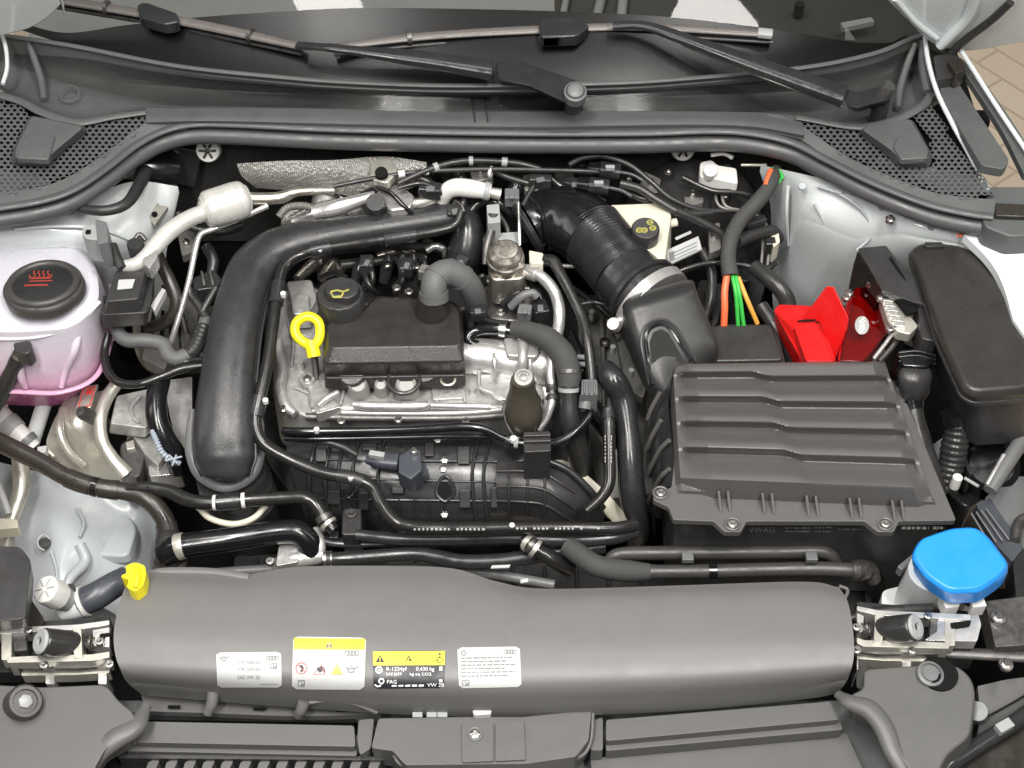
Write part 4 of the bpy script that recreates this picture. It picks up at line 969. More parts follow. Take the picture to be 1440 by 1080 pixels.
t, g = hose('suction_pipe', 'dull brown-grey suction pipe curving behind the sensor block', [(216, 345, .86), (226, 370, .85), (240, 398, .835), (248, 422, .82), (244, 442, .805), (228, 455, .79), (206, 462, .78)], [18, 18, 19, 19, 19, 18, 17], 'hose_brown', cat_='pipe')
t, g = hose('heater_hose', 'matt grey S-bent heater hose between coolant tank and charge air pipe', [(166, 448, .82), (166, 466, .815), (178, 478, .81), (205, 479, .808), (228, 484, .803), (238, 500, .798), (252, 504, .797), (272, 492, .80), (284, 468, .808), (290, 448, .812)], [18, 20, 21, 21, 21, 22, 22, 21, 20, 19], 'grey_rubber', seg=16)
add('corrugation', tube(g.path[-18:-4], [2.18 * r for r in g.rad[-18:-4]], n=2, metres=True, rib=(8, .06)), 'rubber', t)
t, g = hose('loop_hose', 'thin glossy black hose looping forward of the sensor block', [(152, 470, .80), (147, 495, .79), (152, 522, .785), (168, 538, .785), (195, 540, .787), (225, 531, .79), (255, 519, .793), (284, 514, .795)], [12, 12, 13, 13, 12, 12, 12, 11], 'hose_black')
add('upper_loop', tube([(248, 512, .795), (268, 507, .797), (286, 506, .80)], 9), 'hose_black', t)
t, g = hose('wiring_branch', 'black wiring branch with plugs between silver pipe and charge pipe', [(290, 448, .815), (280, 430, .82), (268, 415, .825), (266, 405, .83)], [14, 13, 12, 12], 'rubber')
add('branch', tube([(284, 440, .818), (292, 425, .825), (304, 405, .832)], 11), 'rubber', t)
add('plug', prism([(268, 392), (300, 378), (312, 392), (306, 404), (276, 408)], .835, .80, 3), 'satin_black', t, bev=.003)
for x in (284, 296): add('plug_rib', tube([(x, 382, .838), (x + 4, 402, .838)], 4), 'steel', t)
t = thing('earth_connector', 'grey plastic connector clipped to the white strut tower', 'connector')
add('body', prism([(117, 318), (135, 314), (140, 322), (138, 338), (122, 336), (115, 330)], .925, .885, 2), 'grey_plastic', t, bev=.002)
add('latch', prism([(134, 308), (150, 312), (152, 340), (138, 344)], .93, .885, 2), 'mid_grey_plastic', t, bev=.002)
add('socket', box(P(124, 326, .927), (.006, .006, .002)), 'dark_void', t)
t, g = hose('seal_cable', 'dark cable bundle passing under the seal above the coolant tank', [(90, 288, .925), (115, 294, .925), (150, 296, .925), (178, 286, .922), (195, 262, .912), (205, 240, .905)], [12, 14, 15, 16, 18, 20], 'rubber')
t, g = hose('tower_cable', 'black strap cable on the side of the strut tower', [(158, 345, .90), (164, 362, .895), (172, 378, .89)], 14, 'rubber')
add('ball', cyl(190, 342, .90, 12, .02), 'black_plastic', t); add('hook', tube([(184, 350, .89), (195, 330, .90), (205, 338, .895)], 7), 'dark_steel', t)
t = thing('firewall_actuator', 'small glossy black motor on the firewall corner', 'motor')
c = PY(215, 236, .735)
add('can', lathe(c, (-.8, -.3, .4), [(.026, -.03), (.026, .022), (.022, .028)], 24), 'gloss_black', t)
add('cap', lathe(c + Vector((-.022, -.01, .01)), (-.8, -.3, .4), [(.017, 0), (.017, .012), (.013, .016)], 20), 'mid_grey_plastic', t)
add('plate', box(c + Vector((.03, .02, -.01)), (.06, .01, .07), (0, .3, 0)), 'satin_black', t, bev=.002)
t = thing('metal_bracket', 'small folded silver bracket below the firewall motor', 'bracket')
add('plate', prism([(196, 272), (206, 262), (224, 288), (236, 290), (218, 315), (205, 300)], .86, .852), 'bracket_metal', t, bev=.001)
add('hole', cyl(217, 300, .864, 4, .004), 'dark_void', t)

# engine mount and housings
mt = thing('engine_mount', 'cast metal engine mount with polished saddle arm below the coolant tank', 'engine mount')
gmt = grid([[(92, 560, .715), (110, 556, .72), (130, 552, .72), (150, 548, .72)],
            [(72, 600, .69), (95, 596, .71), (118, 598, .71), (140, 596, .715)],
            [(66, 630, .67), (98, 634, .675), (122, 634, .68), (148, 632, .695)],
            [(90, 655, .655), (112, 656, .655), (138, 660, .66), (164, 660, .675)],
            [(110, 680, .63), (130, 682, .63), (150, 684, .64), (185, 684, .65)]], 5, 5, .03)
add('saddle', gmt, 'bracket_metal', mt)
add('arm', tube([(168, 535, .745), (150, 560, .742), (141, 590, .738), (144, 620, .725), (158, 645, .71), (178, 668, .695)], [18, 19, 18, 18, 20, 24], n=7, flat=.9), 'bracket_metal', mt)
add('inner_edge', tube([(88, 575, .71), (84, 605, .71), (96, 635, .69), (118, 655, .67)], [10, 12, 12, 10]), 'bracket_metal', mt)
c = P(112, 578, .765); s = S(c)
add('stud', lathe(c, (-.3, -.35, .9), [(10 * s, -.06), (10 * s, -.008), (7 * s, 0), (3 * s, 0), (3 * s, -.003)], 16), 'dark_steel', mt)
add('foot', loft([[(x, y, .70) for x, y in rnd([(168, 625), (190, 610), (204, 640), (196, 672), (176, 668)], 8)], [(x, y + 30, .64) for x, y in rnd([(166, 625), (190, 610), (208, 640), (200, 676), (174, 670)], 8)]]), 'dark_steel', mt, bev=.004)
add('notch', prism([(176, 622), (188, 618), (190, 630), (178, 632)], .705, .69), 'bracket_metal', mt, bev=.001)
tag_ = prism([(116, 543), (138, 540), (128, 572), (104, 580)], .738, .732, 0); add('cast_label', tag_, 'bracket_metal', mt, bev=.001)
bv = bvh_of(tag_); add('label_print', [outline_px([(118, 546), (134, 544), (127, 570), (110, 575)], 1.6, bv, .0006), poly_px([(122, 548), (131, 547), (129, 554), (119, 556)], bv, .0006)], 'print_red', mt)
pu = thing('pump_housing', 'square ribbed aluminium housing between engine mount and charge pipe', 'pump')
add('case', loft([[(x, y, .735) for x, y in rnd([(164, 556), (210, 546), (214, 590), (205, 602), (155, 596)], 4)], [(x, y + 12, .71) for x, y in rnd([(162, 556), (212, 546), (216, 592), (205, 604), (152, 598)], 4)]]), 'cast_aluminium', pu, bev=.003)
add('lower_case', loft([[(x, y, .705) for x, y in rnd([(178, 600), (222, 590), (232, 640), (222, 655), (205, 640)], 4)], [(x, y + 30, .65) for x, y in rnd([(176, 602), (224, 592), (236, 642), (222, 660), (202, 645)], 4)]]), 'cast_aluminium', pu, bev=.003)
for r_ in (14, 20): add('arc_rib', tube([(200 - r_ * .2, 562 - r_ * .3, .738), (190 - r_ * .3, 572, .738), (188, 584 + r_ * .2, .738), (196, 594, .738)], 4), 'cast_aluminium', pu)
add('foot', prism([(208, 655), (252, 648), (256, 666), (210, 670)], .69, .66, 3), 'aluminium', pu, bev=.002)
add('backing_plate', grid([[(232, 535, .73), (270, 530, .735)], [(238, 580, .72), (270, 580, .73)], [(250, 630, .70), (268, 640, .71)]], 4, 4, .01), 'cast_aluminium', pu)
t, g = hose('coolant_elbow', 'glossy black bent coolant hose beside the aluminium housing', [(225, 535, .775), (220, 560, .775), (221, 590, .765), (231, 615, .75), (246, 640, .725), (252, 660, .70)], [30, 30, 31, 31, 32, 30], 'gloss_black', seg=20)
t, g = hose('loom_sleeve', 'pale blue-white corrugated loom sleeve tied beside the coolant elbow', [(214, 605, .765), (220, 620, .76), (228, 636, .75), (240, 646, .74), (254, 652, .735)], [8, 8, 8, 8, 7], 'loom_blue', rib=(14, .16))
for q in ([(238, 640), (250, 652)], [(232, 648), (256, 642)], [(242, 655), (248, 640)]): add('tie', tube([(x, y, .748) for x, y in q], 3), 'loom_blue', t)

# pale pipe and odds at the far left
t, g = hose('pale_pipe', 'dull silver pipe running down beside the engine mount', [(28, 638, .675), (30, 665, .67), (30, 690, .66), (22, 715, .65), (14, 740, .64), (8, 775, .62)], [24, 24, 24, 22, 20, 20], 'bracket_metal', cat_='pipe')
add('clip', prism([(-10, 728), (24, 730), (26, 742), (-10, 745)], .67, .65, 3), 'cream_plastic', t, bev=.002)
add('tape', tube([(-4, 680, .68), (6, 705, .67), (12, 722, .66)], 10), 'paper_white', t)
t = thing('cable_tab', 'tiny white tag beside the hose on the engine mount', 'tag')
add('tab', prism([(52, 628), (66, 626), (64, 636), (52, 638)], .70, .685), 'paper_white', t, bev=.001); add('stalk', tube([(66, 632, .69), (76, 642, .685)], 4), 'cream_plastic', t)

# ---- coolant hoses in front of the engine, left
t, g = hose('upper_radiator_hose', 'long brown-black coolant hose crossing the engine mount to the radiator tee', [(-30, 608, .76), (20, 632, .755), (60, 652, .75), (100, 674, .745), (140, 686, .74), (180, 692, .735), (210, 704, .73), (230, 728, .715), (237, 752, .70)], [27, 27, 26, 25, 25, 26, 27, 28, 28], 'hose_brown', seg=18,
     col=[('hose_sleeve', .36, .46, 1.12, 'hose_brown'), ('hose_clip', .47, .49, 1.16, 'gloss_black'), ('hose_sleeve', .50, .58, 1.12, 'hose_brown'), ('end_cuff', .92, 1.0, 1.1, 'rubber')])
t, g = hose('bypass_hose', 'satin black hose branching across under the charge pipe mouth', [(170, 690, .74), (205, 686, .742), (240, 692, .74), (268, 704, .74), (300, 707, .74), (350, 703, .74), (400, 700, .738), (428, 700, .735), (446, 712, .73), (458, 732, .72), (470, 746, .715)], [14, 18, 20, 20, 20, 20, 19, 20, 20, 20, 16], 'hose_black', seg=16,
     col=[('hose_clip', .40, .41, 1.12, 'white_plastic'), ('hose_sleeve', .415, .475, 1.2, 'satin_black'), ('hose_clip', .48, .49, 1.12, 'white_plastic'), ('quick_coupling', .86, .90, 1.3, 'dark_steel'), ('coupling_ring', .92, .95, 1.4, 'bracket_metal')])
t, g = hose('radiator_hose', 'fat shiny black radiator hose with pale clamp band', [(232, 780, .70), (248, 770, .712), (275, 765, .715), (330, 758, .717), (380, 750, .717), (415, 748, .715), (432, 760, .705), (438, 778, .69)], [36, 36, 35, 34, 34, 35, 35, 34], 'gloss_black', seg=22,
     col=[('clamp_band', .155, .215, 1.08, 'bracket_metal')])
add('tee', tube([(236, 752, .70), (236, 770, .70), (236, 795, .68)], [34, 38, 40], n=3, seg=20), 'rubber', t)
add('end_cuff', ringg(P(240, 790, .69), (0, .2, 1), .018, .004), 'hose_brown', t)
t = thing('thermostat_joint', 'cast aluminium water joint under the manifold corner', 'water joint')
add('arm', tube([(390, 795, .68), (410, 788, .69), (440, 783, .69), (455, 780, .69)], [22, 24, 24, 22]), 'cast_aluminium', t)
add('flange', prism([(392, 766), (418, 764), (420, 790), (388, 796)], .70, .65, 4), 'cast_aluminium', t, bev=.003)
add('collar', tube([(444, 745, .70), (450, 765, .70), (448, 785, .69)], [14, 16, 14]), 'cast_aluminium', t)
add('screw', bolt(380, 789, .70, 6), 'steel', t)
t, g = hose('lower_coolant_pipe', 'long satin black coolant pipe just behind the grey front cover', [(455, 787, .69), (480, 786, .69), (520, 783, .692), (580, 779, .695), (612, 783, .692), (650, 790, .688), (700, 789, .687), (740, 784, .688), (790, 776, .69), (850, 768, .69)], [22, 20, 20, 20, 22, 22, 22, 22, 22, 22], 'satin_black', seg=16, col=[('hose_clip', .0, .02, 1.2, 'steel'), ('hose_sleeve', .02, .05, 1.15, 'rubber'), ('hose_clip', .05, .06, 1.2, 'steel')])
add('label_tag', prism([(692, 795), (718, 794), (716, 798), (690, 799)], .70, .698), 'paper_white', t)
add('label_tag', prism([(732, 815), (742, 813), (743, 818), (732, 820)], .70, .698), 'paper_white', t)
t, g = hose('quick_hose', 'short black hose with steel quick coupling in front of the manifold', [(735, 758, .715), (746, 766, .715), (760, 776, .71), (780, 788, .70), (800, 800, .68)], [18, 20, 20, 24, 26], 'hose_black', col=[('coupling', .12, .22, 1.35, 'bracket_metal'), ('coupling_body', .24, .32, 1.25, 'dark_steel'), ('coupling', .34, .42, 1.4, 'bracket_metal')])
t, g = hose('lower_tube', 'second black tube below the thin hose in front of the manifold', [(500, 752, .715), (560, 758, .71), (640, 758, .71), (720, 756, .71), (800, 760, .712), (860, 756, .712), (895, 748, .71)], [16, 18, 18, 18, 20, 20, 18], 'satin_black')
t, g = hose('air_conditioning_hose', 'thick black hose with braided sleeve behind the front cover', [(798, 768, .72), (815, 780, .722), (840, 796, .722), (880, 803, .72), (930, 804, .72), (1000, 803, .72), (1080, 801, .72), (1150, 800, .72), (1205, 802, .718), (1222, 800, .70), (1228, 815, .68)], [26, 28, 29, 29, 20, 20, 20, 21, 22, 24, 22], 'cap_grey', seg=18, col=[('fitting', .78, .80, 1.3, 'dark_steel'), ('fitting', .815, .83, 1.35, 'dark_steel'), ('hose_clip', .495, .51, 1.1, 'gloss_black')])
add('braided_sleeve', tube(g.path[:27], [r * 2.16 for r in g.rad[:27]], n=1, metres=True, seg=18), 'braid', t)
t, g = hose('fan_cable_duct', 'straight matt dark pipe between the front cover and air filter box', [(852, 790, .715), (868, 780, .722), (900, 778, .725), (1000, 777, .725), (1100, 776, .725), (1150, 775, .725), (1168, 780, .722), (1178, 792, .71)], [14, 18, 20, 20, 20, 20, 18, 14], 'cap_grey', seg=16)
for x in (967, 1141): add('bracket_tab', box(P(x, 784, .738), (.014, .012, .008)), 'mid_grey_plastic', t, bev=.001)

# ---- rear of the engine below the seal
sh = thing('heat_shield', 'embossed silver foil heat shield hanging before the firewall', 'heat shield')
gsh = grid([[(333, 230, .90), (400, 226, .905), (470, 225, .905), (540, 220, .91), (600, 228, .905)], [(340, 246, .885), (400, 246, .89), (470, 246, .89), (540, 240, .90), (598, 240, .895)], [(360, 262, .865), (410, 266, .865), (470, 270, .865), (530, 278, .87), (580, 262, .875)]], 6, 4, .003)
add('foil', gsh, 'embossed_foil', sh)
add('pad', prism([(520, 228), (548, 220), (560, 240), (545, 258), (522, 252)], .912, .90, 6), 'bracket_metal', sh, bev=.002)
add('bolt_head', cyl(536, 242, .922, 9, .012, (0, -.4, 1)), 'dark_void', sh)
t = thing('turbo_actuator', 'silver and black turbo actuator parts behind the charge air pipe', 'actuator')
add('pot', prism([(528, 268), (560, 258), (584, 275), (578, 292), (548, 296)], .89, .85, 6), 'aluminium', t, bev=.003)
add('arm', tube([(440, 300, .87), (470, 293, .875), (505, 282, .88), (528, 275, .885)], [20, 24, 18, 14]), 'aluminium', t)
add('rod', tube([(530, 262, .90), (550, 272, .90), (568, 290, .89), (580, 300, .88)], 7), 'gloss_black', t)
add('cap', cyl(528, 284, .90, 14, .03, (0, -.4, 1)), 'satin_black', t)
add('fitting', tube([(575, 288, .88), (590, 285, .882), (615, 280, .88)], [14, 12, 8]), 'bracket_metal', t)
add('cable_loop', tube([(560, 265, .905), (590, 258, .905), (612, 265, .90), (625, 275, .89)], 7), 'hose_black', t)
add('plug', prism([(505, 270), (525, 262), (535, 275), (515, 285)], .885, .86, 3), 'satin_black', t, bev=.002)
t, g = hose('white_breather', 'white plastic breather elbow behind the charge pipe end', [(622, 282, .875), (628, 270, .89), (640, 264, .897), (660, 265, .898), (690, 270, .895)], [20, 24, 26, 26, 22], 'white_plastic', seg=18)
add('end_ring', collar(g, .93, .99, 1.2), 'grey_plastic', t)
add('spigot', tube([(686, 270, .895), (704, 274, .892)], [14, 18], n=2), 'bracket_metal', t)
for i, (pts, wd, lab) in enumerate((
    ([(470, 262, .905), (520, 252, .91), (570, 244, .91), (620, 240, .91), (700, 238, .91), (800, 240, .91), (850, 242, .905)], 7, 'thin black cable strung under the seal with white tags'),
    ([(560, 258, .905), (600, 240, .912), (640, 228, .915), (680, 226, .915), (730, 230, .912), (760, 238, .91)], 9, 'black cable with pale clips close to the firewall'),
    ([(800, 232, .912), (820, 222, .915), (850, 220, .915), (885, 232, .91), (915, 255, .90), (945, 280, .885), (990, 296, .87), (1040, 296, .86)], 8, 'dark cable arching towards the brake reservoir'),
    ([(872, 258, .90), (900, 266, .895), (930, 285, .885), (960, 300, .875), (1000, 300, .865)], 12, 'black taped cable beside the blue-wired plugs'))):
    t, g = hose('firewall_cable', lab, pts, wd, 'rubber', cat_='cable', group='cables along the firewall')
    if i < 2:
        for k in ((.3, .42) if i == 0 else (.25, .5, .7)):
            add('tag', collar(g, k, k + .03, 1.5), 'white_plastic' if i == 0 else 'grey_plastic', t)
for x, y, lab in ((862, 240, 'upper black plug with blue wires near the brake reservoir'), (846, 262, 'lower black plug with blue wires above the ribbed duct')):
    t = thing('wire_plug', lab, 'plug', 'blue-wired plugs')
    add('body', tube([(x - 18, y - 2, .905), (x + 10, y + 2, .903)], [22, 22], n=3, sq=4, flat=.8), 'satin_black', t)
    add('socket', tube([(x - 34, y - 4, .905), (x - 18, y - 2, .905)], [16, 20], n=2, sq=4, flat=.8), 'gloss_black', t)
    add('wire', tube([(x + 10, y + 2, .904), (x + 28, y + 6, .902), (x + 42, y + 14, .898)], 5), 'blue_grey_plastic', t)
    add('lock_tab', box(P(x - 4, y - 4, .918), (.012, .006, .005)), 'grey_plastic', t)
t = thing('manifold_clutter', 'black solenoid valves and short hoses crowded behind the pump', 'valve')
add('valve', tube([(715, 285, .87), (725, 265, .88), (730, 255, .885)], [20, 24, 20]), 'gloss_black', t)
add('valve', tube([(755, 275, .87), (765, 262, .88), (772, 258, .88)], [16, 22, 18]), 'satin_black', t)
add('hose', tube([(660, 300, .86), (675, 285, .87), (700, 285, .875), (720, 300, .86)], 14), 'hose_black', t)
add('hose', tube([(735, 290, .88), (750, 262, .89), (765, 240, .90)], 8), 'hose_black', t)
add('connector', prism([(684, 288), (702, 286), (704, 312), (686, 314)], .90, .86, 2), 'grey_plastic', t, bev=.002)
add('lever', tube([(800, 270, .88), (812, 258, .885), (830, 256, .885)], 6), 'bracket_metal', t)
t = thing('injector_rail', 'dark tangle of injector plugs and leads between pipe and engine cover', 'injector rail')
for x, y in ((500, 400), (540, 395), (575, 392)):
    add('injector', tube([(x, y, .79), (x + 4, y - 18, .81), (x + 8, y - 34, .82)], [16, 18, 14]), 'satin_black', t)
    add('lead', tube([(x + 8, y - 34, .82), (x + 20, y - 28, .83), (x + 24, y - 5, .82), (x + 14, y + 8, .80)], 8), 'hose_black', t)
add('rail', tube([(480, 372, .80), (540, 366, .80), (600, 362, .80)], 14), 'dark_steel', t)
for x, y in ((575, 410), (558, 405), (545, 372), (586, 374)): add('union', bolt(x, y, .825, 6), 'steel', t)
add('foil_glint', tube([(600, 352, .82), (612, 346, .825), (624, 350, .82)], 10), 'aluminium', t)

# ================================================================== right side: duct, air filter, battery, fuse box
du = thing('intake_duct', 'black ribbed rubber intake duct curving into the air filter box', 'air duct')
gd = tube([(744, 318, .845), (766, 307, .85), (792, 308, .856), (815, 318, .858), (833, 333, .858)], [74, 84, 94, 98, 97], n=7, seg=32)
add('elbow', gd, 'gloss_black', du)
ge_ = tube([(828, 326, .858), (845, 345, .856), (862, 367, .852), (876, 385, .85)], [98, 96, 94, 94], n=7, seg=36, rib=(19, .02))
add('bellows', ge_, 'satin_black', du)
add('cuff', tube([(874, 382, .85), (890, 398, .847), (905, 413, .845), (920, 428, .842)], [94, 98, 104, 106], n=5, seg=32), 'satin_black', du)
add('mouth_flange', tube([(736, 323, .842), (741, 320, .844), (746, 317, .846)], [78, 88, 82], n=4, seg=28), 'satin_black', du)
add('mouth_ring', ringg(P(757, 312, .849), (.8, .35, .1), 41 * S(P(757, 312, .849)), .0035), 'gloss_black', du)
gcl = tube([(911, 419, .844), (921, 429.5, .842)], [119, 119], n=3, seg=40)
add('hose_clamp', gcl, 'aluminium', du)
add('clamp_bead', tube([(903, 411, .844), (907, 415, .844)], [116, 116], n=2, seg=40), 'satin_black', du)
add('clamp_screw', tube([(856, 456, .84), (872, 450, .845), (884, 440, .85)], [13, 11, 8]), 'aluminium', du)
add('clamp_screw', cyl(862, 455, .848, 9, .014, (-.3, -.4, .8)), 'bracket_metal', du)

af = thing('air_filter_box', 'large dark grey air filter box with stepped ribbed lid', 'air filter box')
# lid: sawtooth steps that run across with one jog
TL, TR, BR, BL = (946, 512), (1244, 508), (1312, 706), (958, 690)
NU, NV = 64, 120
g = Geo(); g.nr = NV + 1; g.nc = NU + 1
STEPS = [.055, .245, .44, .645]
for j in range(NV + 1):
    v = j / NV
    for i in range(NU + 1):
        u = i / NU
        x = (TL[0] * (1 - u) + TR[0] * u) * (1 - v) + (BL[0] * (1 - u) + BR[0] * u) * v
        y = (TL[1] * (1 - u) + TR[1] * u) * (1 - v) + (BL[1] * (1 - u) + BR[1] * u) * v
        uj = .36 + .12 * v
        jog = .035 * min(1, max(0, (u - uj) / .07)); jog = jog
        vv = v - jog
        z = .852 - .012 * v
        amp = min(1, u / .05) if u < .05 else min(1, (1 - u) / .04)
        amp = amp * amp * (3 - 2 * amp)
        # sawtooth: riser facing forward, then a slow ramp back up
        d = 0
        for k, s0 in enumerate(STEPS):
            s1 = STEPS[k + 1] if k + 1 < len(STEPS) else .90
            if s0 <= vv < s0 + .06: qq = (vv - s0) / .06; d = .020 * qq * qq * (3 - 2 * qq)
            elif s0 + .06 <= vv < s0 + .07: d = .020
            elif s0 + .07 <= vv < s1: qq = 1 - min(1, (vv - s0 - .07) / (s1 - s0 - .09)); d = .020 * qq * qq * (3 - 2 * qq)
        z -= d * amp
        z -= .020 * max(0, 1 - u / (.10 + .04 * v)) + .018 * max(0, 1 - (1 - u) / .06)
        if v > .90: z -= .022 * (v - .90) / .10
        if v < .03: z -= .006 * (1 - v / .03) ** 2
        if u < .06 and v < .08: z -= .004
        z = max(z, .8115)
        g.v.append(P(x, y, z))
for j in range(NV):
    for i in range(NU):
        a = j * (NU + 1) + i; g.f.append((a, a + NU + 1, a + NU + 2, a + 1))
# side walls fall outwards to the flange
ring = [i for i in range(NU + 1)] + [j * (NU + 1) + NU for j in range(1, NV + 1)] + [NV * (NU + 1) + i for i in range(NU - 1, -1, -1)] + [j * (NU + 1) for j in range(NV - 1, 0, -1)]
cc = sum((g.v[i] for i in ring), Vector()) / len(ring); k0 = len(g.v)
for i in ring:
    p = g.v[i]; g.v.append(Vector((cc.x + (p.x - cc.x) * 1.035, cc.y + (p.y - cc.y) * 1.0, .8055)))
for q in range(len(ring)):
    r2 = (q + 1) % len(ring); g.f.append((ring[q], ring[r2], k0 + r2, k0 + q))
add('lid', g, 'box_plastic', af, ang=28)
FL = [(958, 560), (1262, 535), (1345, 732), (1264, 733), (1257, 748), (1234, 748), (1216, 733), (1050, 733), (1042, 748), (1019, 748), (1003, 733), (947, 731), (940, 713), (918, 703), (920, 690), (944, 686)]
fl_rings = rnd(FL, [4, 4, 4, 3, 4, 4, 3, 3, 4, 4, 3, 3, 4, 4, 4, 4])
add('flange', loft([[(x, y, .806) for x, y in fl_rings], [P(x, y, .806) - Vector((0, 0, .009)) for x, y in fl_rings]]), 'box_plastic', af, bev=.0012)
for x, y in ((1030, 737), (1245, 737), (929, 693)):
    add('screw_seat', ringg(P(x, y, .807), (0, 0, 1), 10 * S(P(x, y, .807)), .0016), 'box_plastic', af); add('screw', bolt(x, y, .81, 6.5), 'steel', af)
for i, x in enumerate((1018, 1080, 1142, 1203, 1263)):
    for d in (-6, 7):
        y0 = 694 + i * 3.3
        a0 = P(x + d, y0 + 8, .824); s0_ = S(a0); a1 = P(x + d + 2, y0 + 26, .8065)
        gg = loft([[a0 + Vector((-2 * s0_, .012, 0)), a0 + Vector((2 * s0_, .012, 0)), a1 + Vector((2 * s0_, 0, 0)), a1 + Vector((-2 * s0_, 0, 0))], [a0 + Vector((-2 * s0_, .03, -.03)), a0 + Vector((2 * s0_, .03, -.03)), a1 + Vector((2 * s0_, .03, 0)), a1 + Vector((-2 * s0_, .03, 0))]])
        add('stiffener', gg, 'box_plastic', af, bev=.0006)
body_top = [P(x, y, .797) for x, y in [(940, 560), (1255, 552), (1328, 726), (952, 726)]]
add('tub', loft([body_top, [p + Vector((0, 0, -.17)) for p in body_top]]), 'black_plastic', af, bev=.004)
lw = grid([[(948, 518, .835), (940, 560, .825), (945, 620, .815), (950, 680, .80)], [(922, 552, .79), (920, 590, .79), (926, 640, .785), (934, 690, .78)], [(908, 590, .74), (908, 630, .735), (914, 672, .73), (922, 712, .72)], [(905, 640, .68), (905, 680, .67), (912, 715, .66), (922, 750, .65)]], 6, 5, .01)
add('side_wall', lw, 'satin_black', af)
bl_ = bvh_of(lw)
for y in (548, 588, 628, 668):
    add('side_fin', rib_on([(944, y - 8), (932, y + 4), (920, y + 26), (914, y + 42)], 7, bl_, .003), 'box_plastic', af)
nk = tube([(921, 430, .842), (928, 445, .838), (938, 468, .831), (947, 490, .823), (956, 513, .812), (966, 545, .78)], [110, 113, 115, 116, 116, 114], flat=[.95, .68, .58, .52, .46, .42], n=6, seg=48, sq=5)
add('inlet_neck', nk, 'neck_plastic', af)
bn = bvh_of(nk)
def on_path(pts, wd, bvh, off, nm, m, par):
    q = [on(x, y, bvh, off) for x, y in pts]; q = [p for p in q if p is not None]
    if len(q) > 1: add(nm, tube(q, wd, n=4, seg=8), m, par)
gpz = poly_px([(922, 545), (916, 508), (913, 482), (918, 468), (930, 463), (940, 469), (952, 490), (964, 512)], bn, .0012)
if gpz.v: add('neck_recess', gpz, 'felt', af)
on_path([(918, 540), (912, 505), (908, 478), (914, 462), (930, 456), (944, 464), (958, 486), (972, 508)], 7, bn, -.001, 'neck_emboss', 'gloss_black', af)
on_path([(914, 540), (906, 505), (902, 478), (909, 458), (930, 450), (948, 459), (964, 484), (978, 508)], 5, bn, .001, 'neck_emboss', 'neck_plastic', af)
# lettering on the front of the tub
bt = BVHTree.FromPolygons([Vector((-2, body_top[3].y - .0005, 0)), Vector((2, body_top[2].y - .0005, 0)), Vector((2, body_top[2].y - .0005, 2)), Vector((-2, body_top[3].y - .0005, 2))], [(0, 1, 2, 3)])
add('lettering', [text_px('VWAG', 1053, 748, 7, bt, .0004, sxx=1.2)], 'print_grey', af)
dash = []
def scribble(x0, x1, y, h, bvh, off=.0004, lo=2, hi=8, gap=2):
    out = []; x = x0
    while x < x1:
        l = min(random.uniform(lo, hi), x1 - x)
        out.append(poly_px([(x, y), (x + l, y), (x + l, y + h), (x, y + h)], bvh, off)); x += l + random.uniform(gap * .6, gap * 1.4)
    return out
dash += scribble(1104, 1138, 741, 2, bt) + scribble(1104, 1138, 746, 2, bt) + scribble(1146, 1172, 740, 2.4, bt) + scribble(1146, 1168, 746, 2, bt) + scribble(1178, 1208, 743, 2, bt)
add('lettering', dash, 'print_grey', af, kind='stuff')
add('lettering', scribble(1268, 1306, 740, 4, bt, lo=3, hi=6) + scribble(1312, 1328, 740, 4, bt), 'cream_plastic', af, kind='stuff')

br = thing('brake_fluid_reservoir', 'cream plastic brake fluid reservoir partly behind the ribbed duct', 'reservoir')
add('vessel', loft([[(x, y, .875) for x, y in rnd([(852, 288), (930, 285), (945, 300), (940, 330), (935, 368), (920, 385), (880, 360)], 8)], [(x, y + 40, .81) for x, y in rnd([(852, 288), (930, 285), (945, 300), (940, 330), (935, 368), (920, 385), (880, 360)], 8)]]), 'cream_plastic', br, bev=.006)
add('spout', tube([(936, 316, .86), (952, 312, .862)], 12, n=2), 'cream_plastic', br)
c = P(908, 320, .90); s = S(c)
gb = lathe(c, (0, -.12, 1), [(20 * s, -.025), (20 * s, -.003), (18.5 * s, 0)], 32)
bcap = add('cap', gb, 'black_plastic', br, bev=.001, label='black cap with yellow warning print')
bb = bvh_of(gb)
add('warning_print', [poly_px(circ(896, 314, 7.5, 16, 5), bb, .0006)], 'paper_yellow', bcap)
pl = []
for x, y in ((914, 313), (906, 324), (918, 321), (899, 324)):
    pl += [outline_px(circ(x, y, 4.2, 10, 3), 1.6, bb, .0006), outline_px([(x - 3, y), (x + 3, y)], 1.3, bb, .0006, False)]
add('symbol_print', pl, 'print_olive', bcap, kind='stuff')
t = thing('warning_card', 'white printed paper tag beside the brake fluid reservoir', 'tag')
gtg = prism([(937, 352), (982, 332), (987, 350), (940, 372)], .845, .842); add('card', gtg, 'paper_white', t)
bv = bvh_of(gtg); add('print', [outline_px([(945, 357 + k * 5), (980, 341 + k * 5)], 1.4, bv, .0005, False) for k in range(3)] + [poly_px([(941, 356), (948, 353), (949, 366), (942, 369)], bv, .0005)], 'print_grey', t)
add('corner', outline_px([(950, 336), (972, 326)], 4, BVHTree.FromPolygons([P(900, 300, .846), P(1000, 300, .846), P(1000, 380, .846), P(900, 380, .846)], [(0, 1, 2, 3)]), 0, False), 'paper_white', t)
t = thing('brake_servo', 'black brake servo drum in shadow behind the reservoir', 'servo')
c = PY(975, 330, .70)
add('drum', lathe(c, (0, -1, .1), [(.095, -.06), (.10, -.03), (.09, .01), (.05, .025), (.03, .03)], 40), 'black_plastic', t)
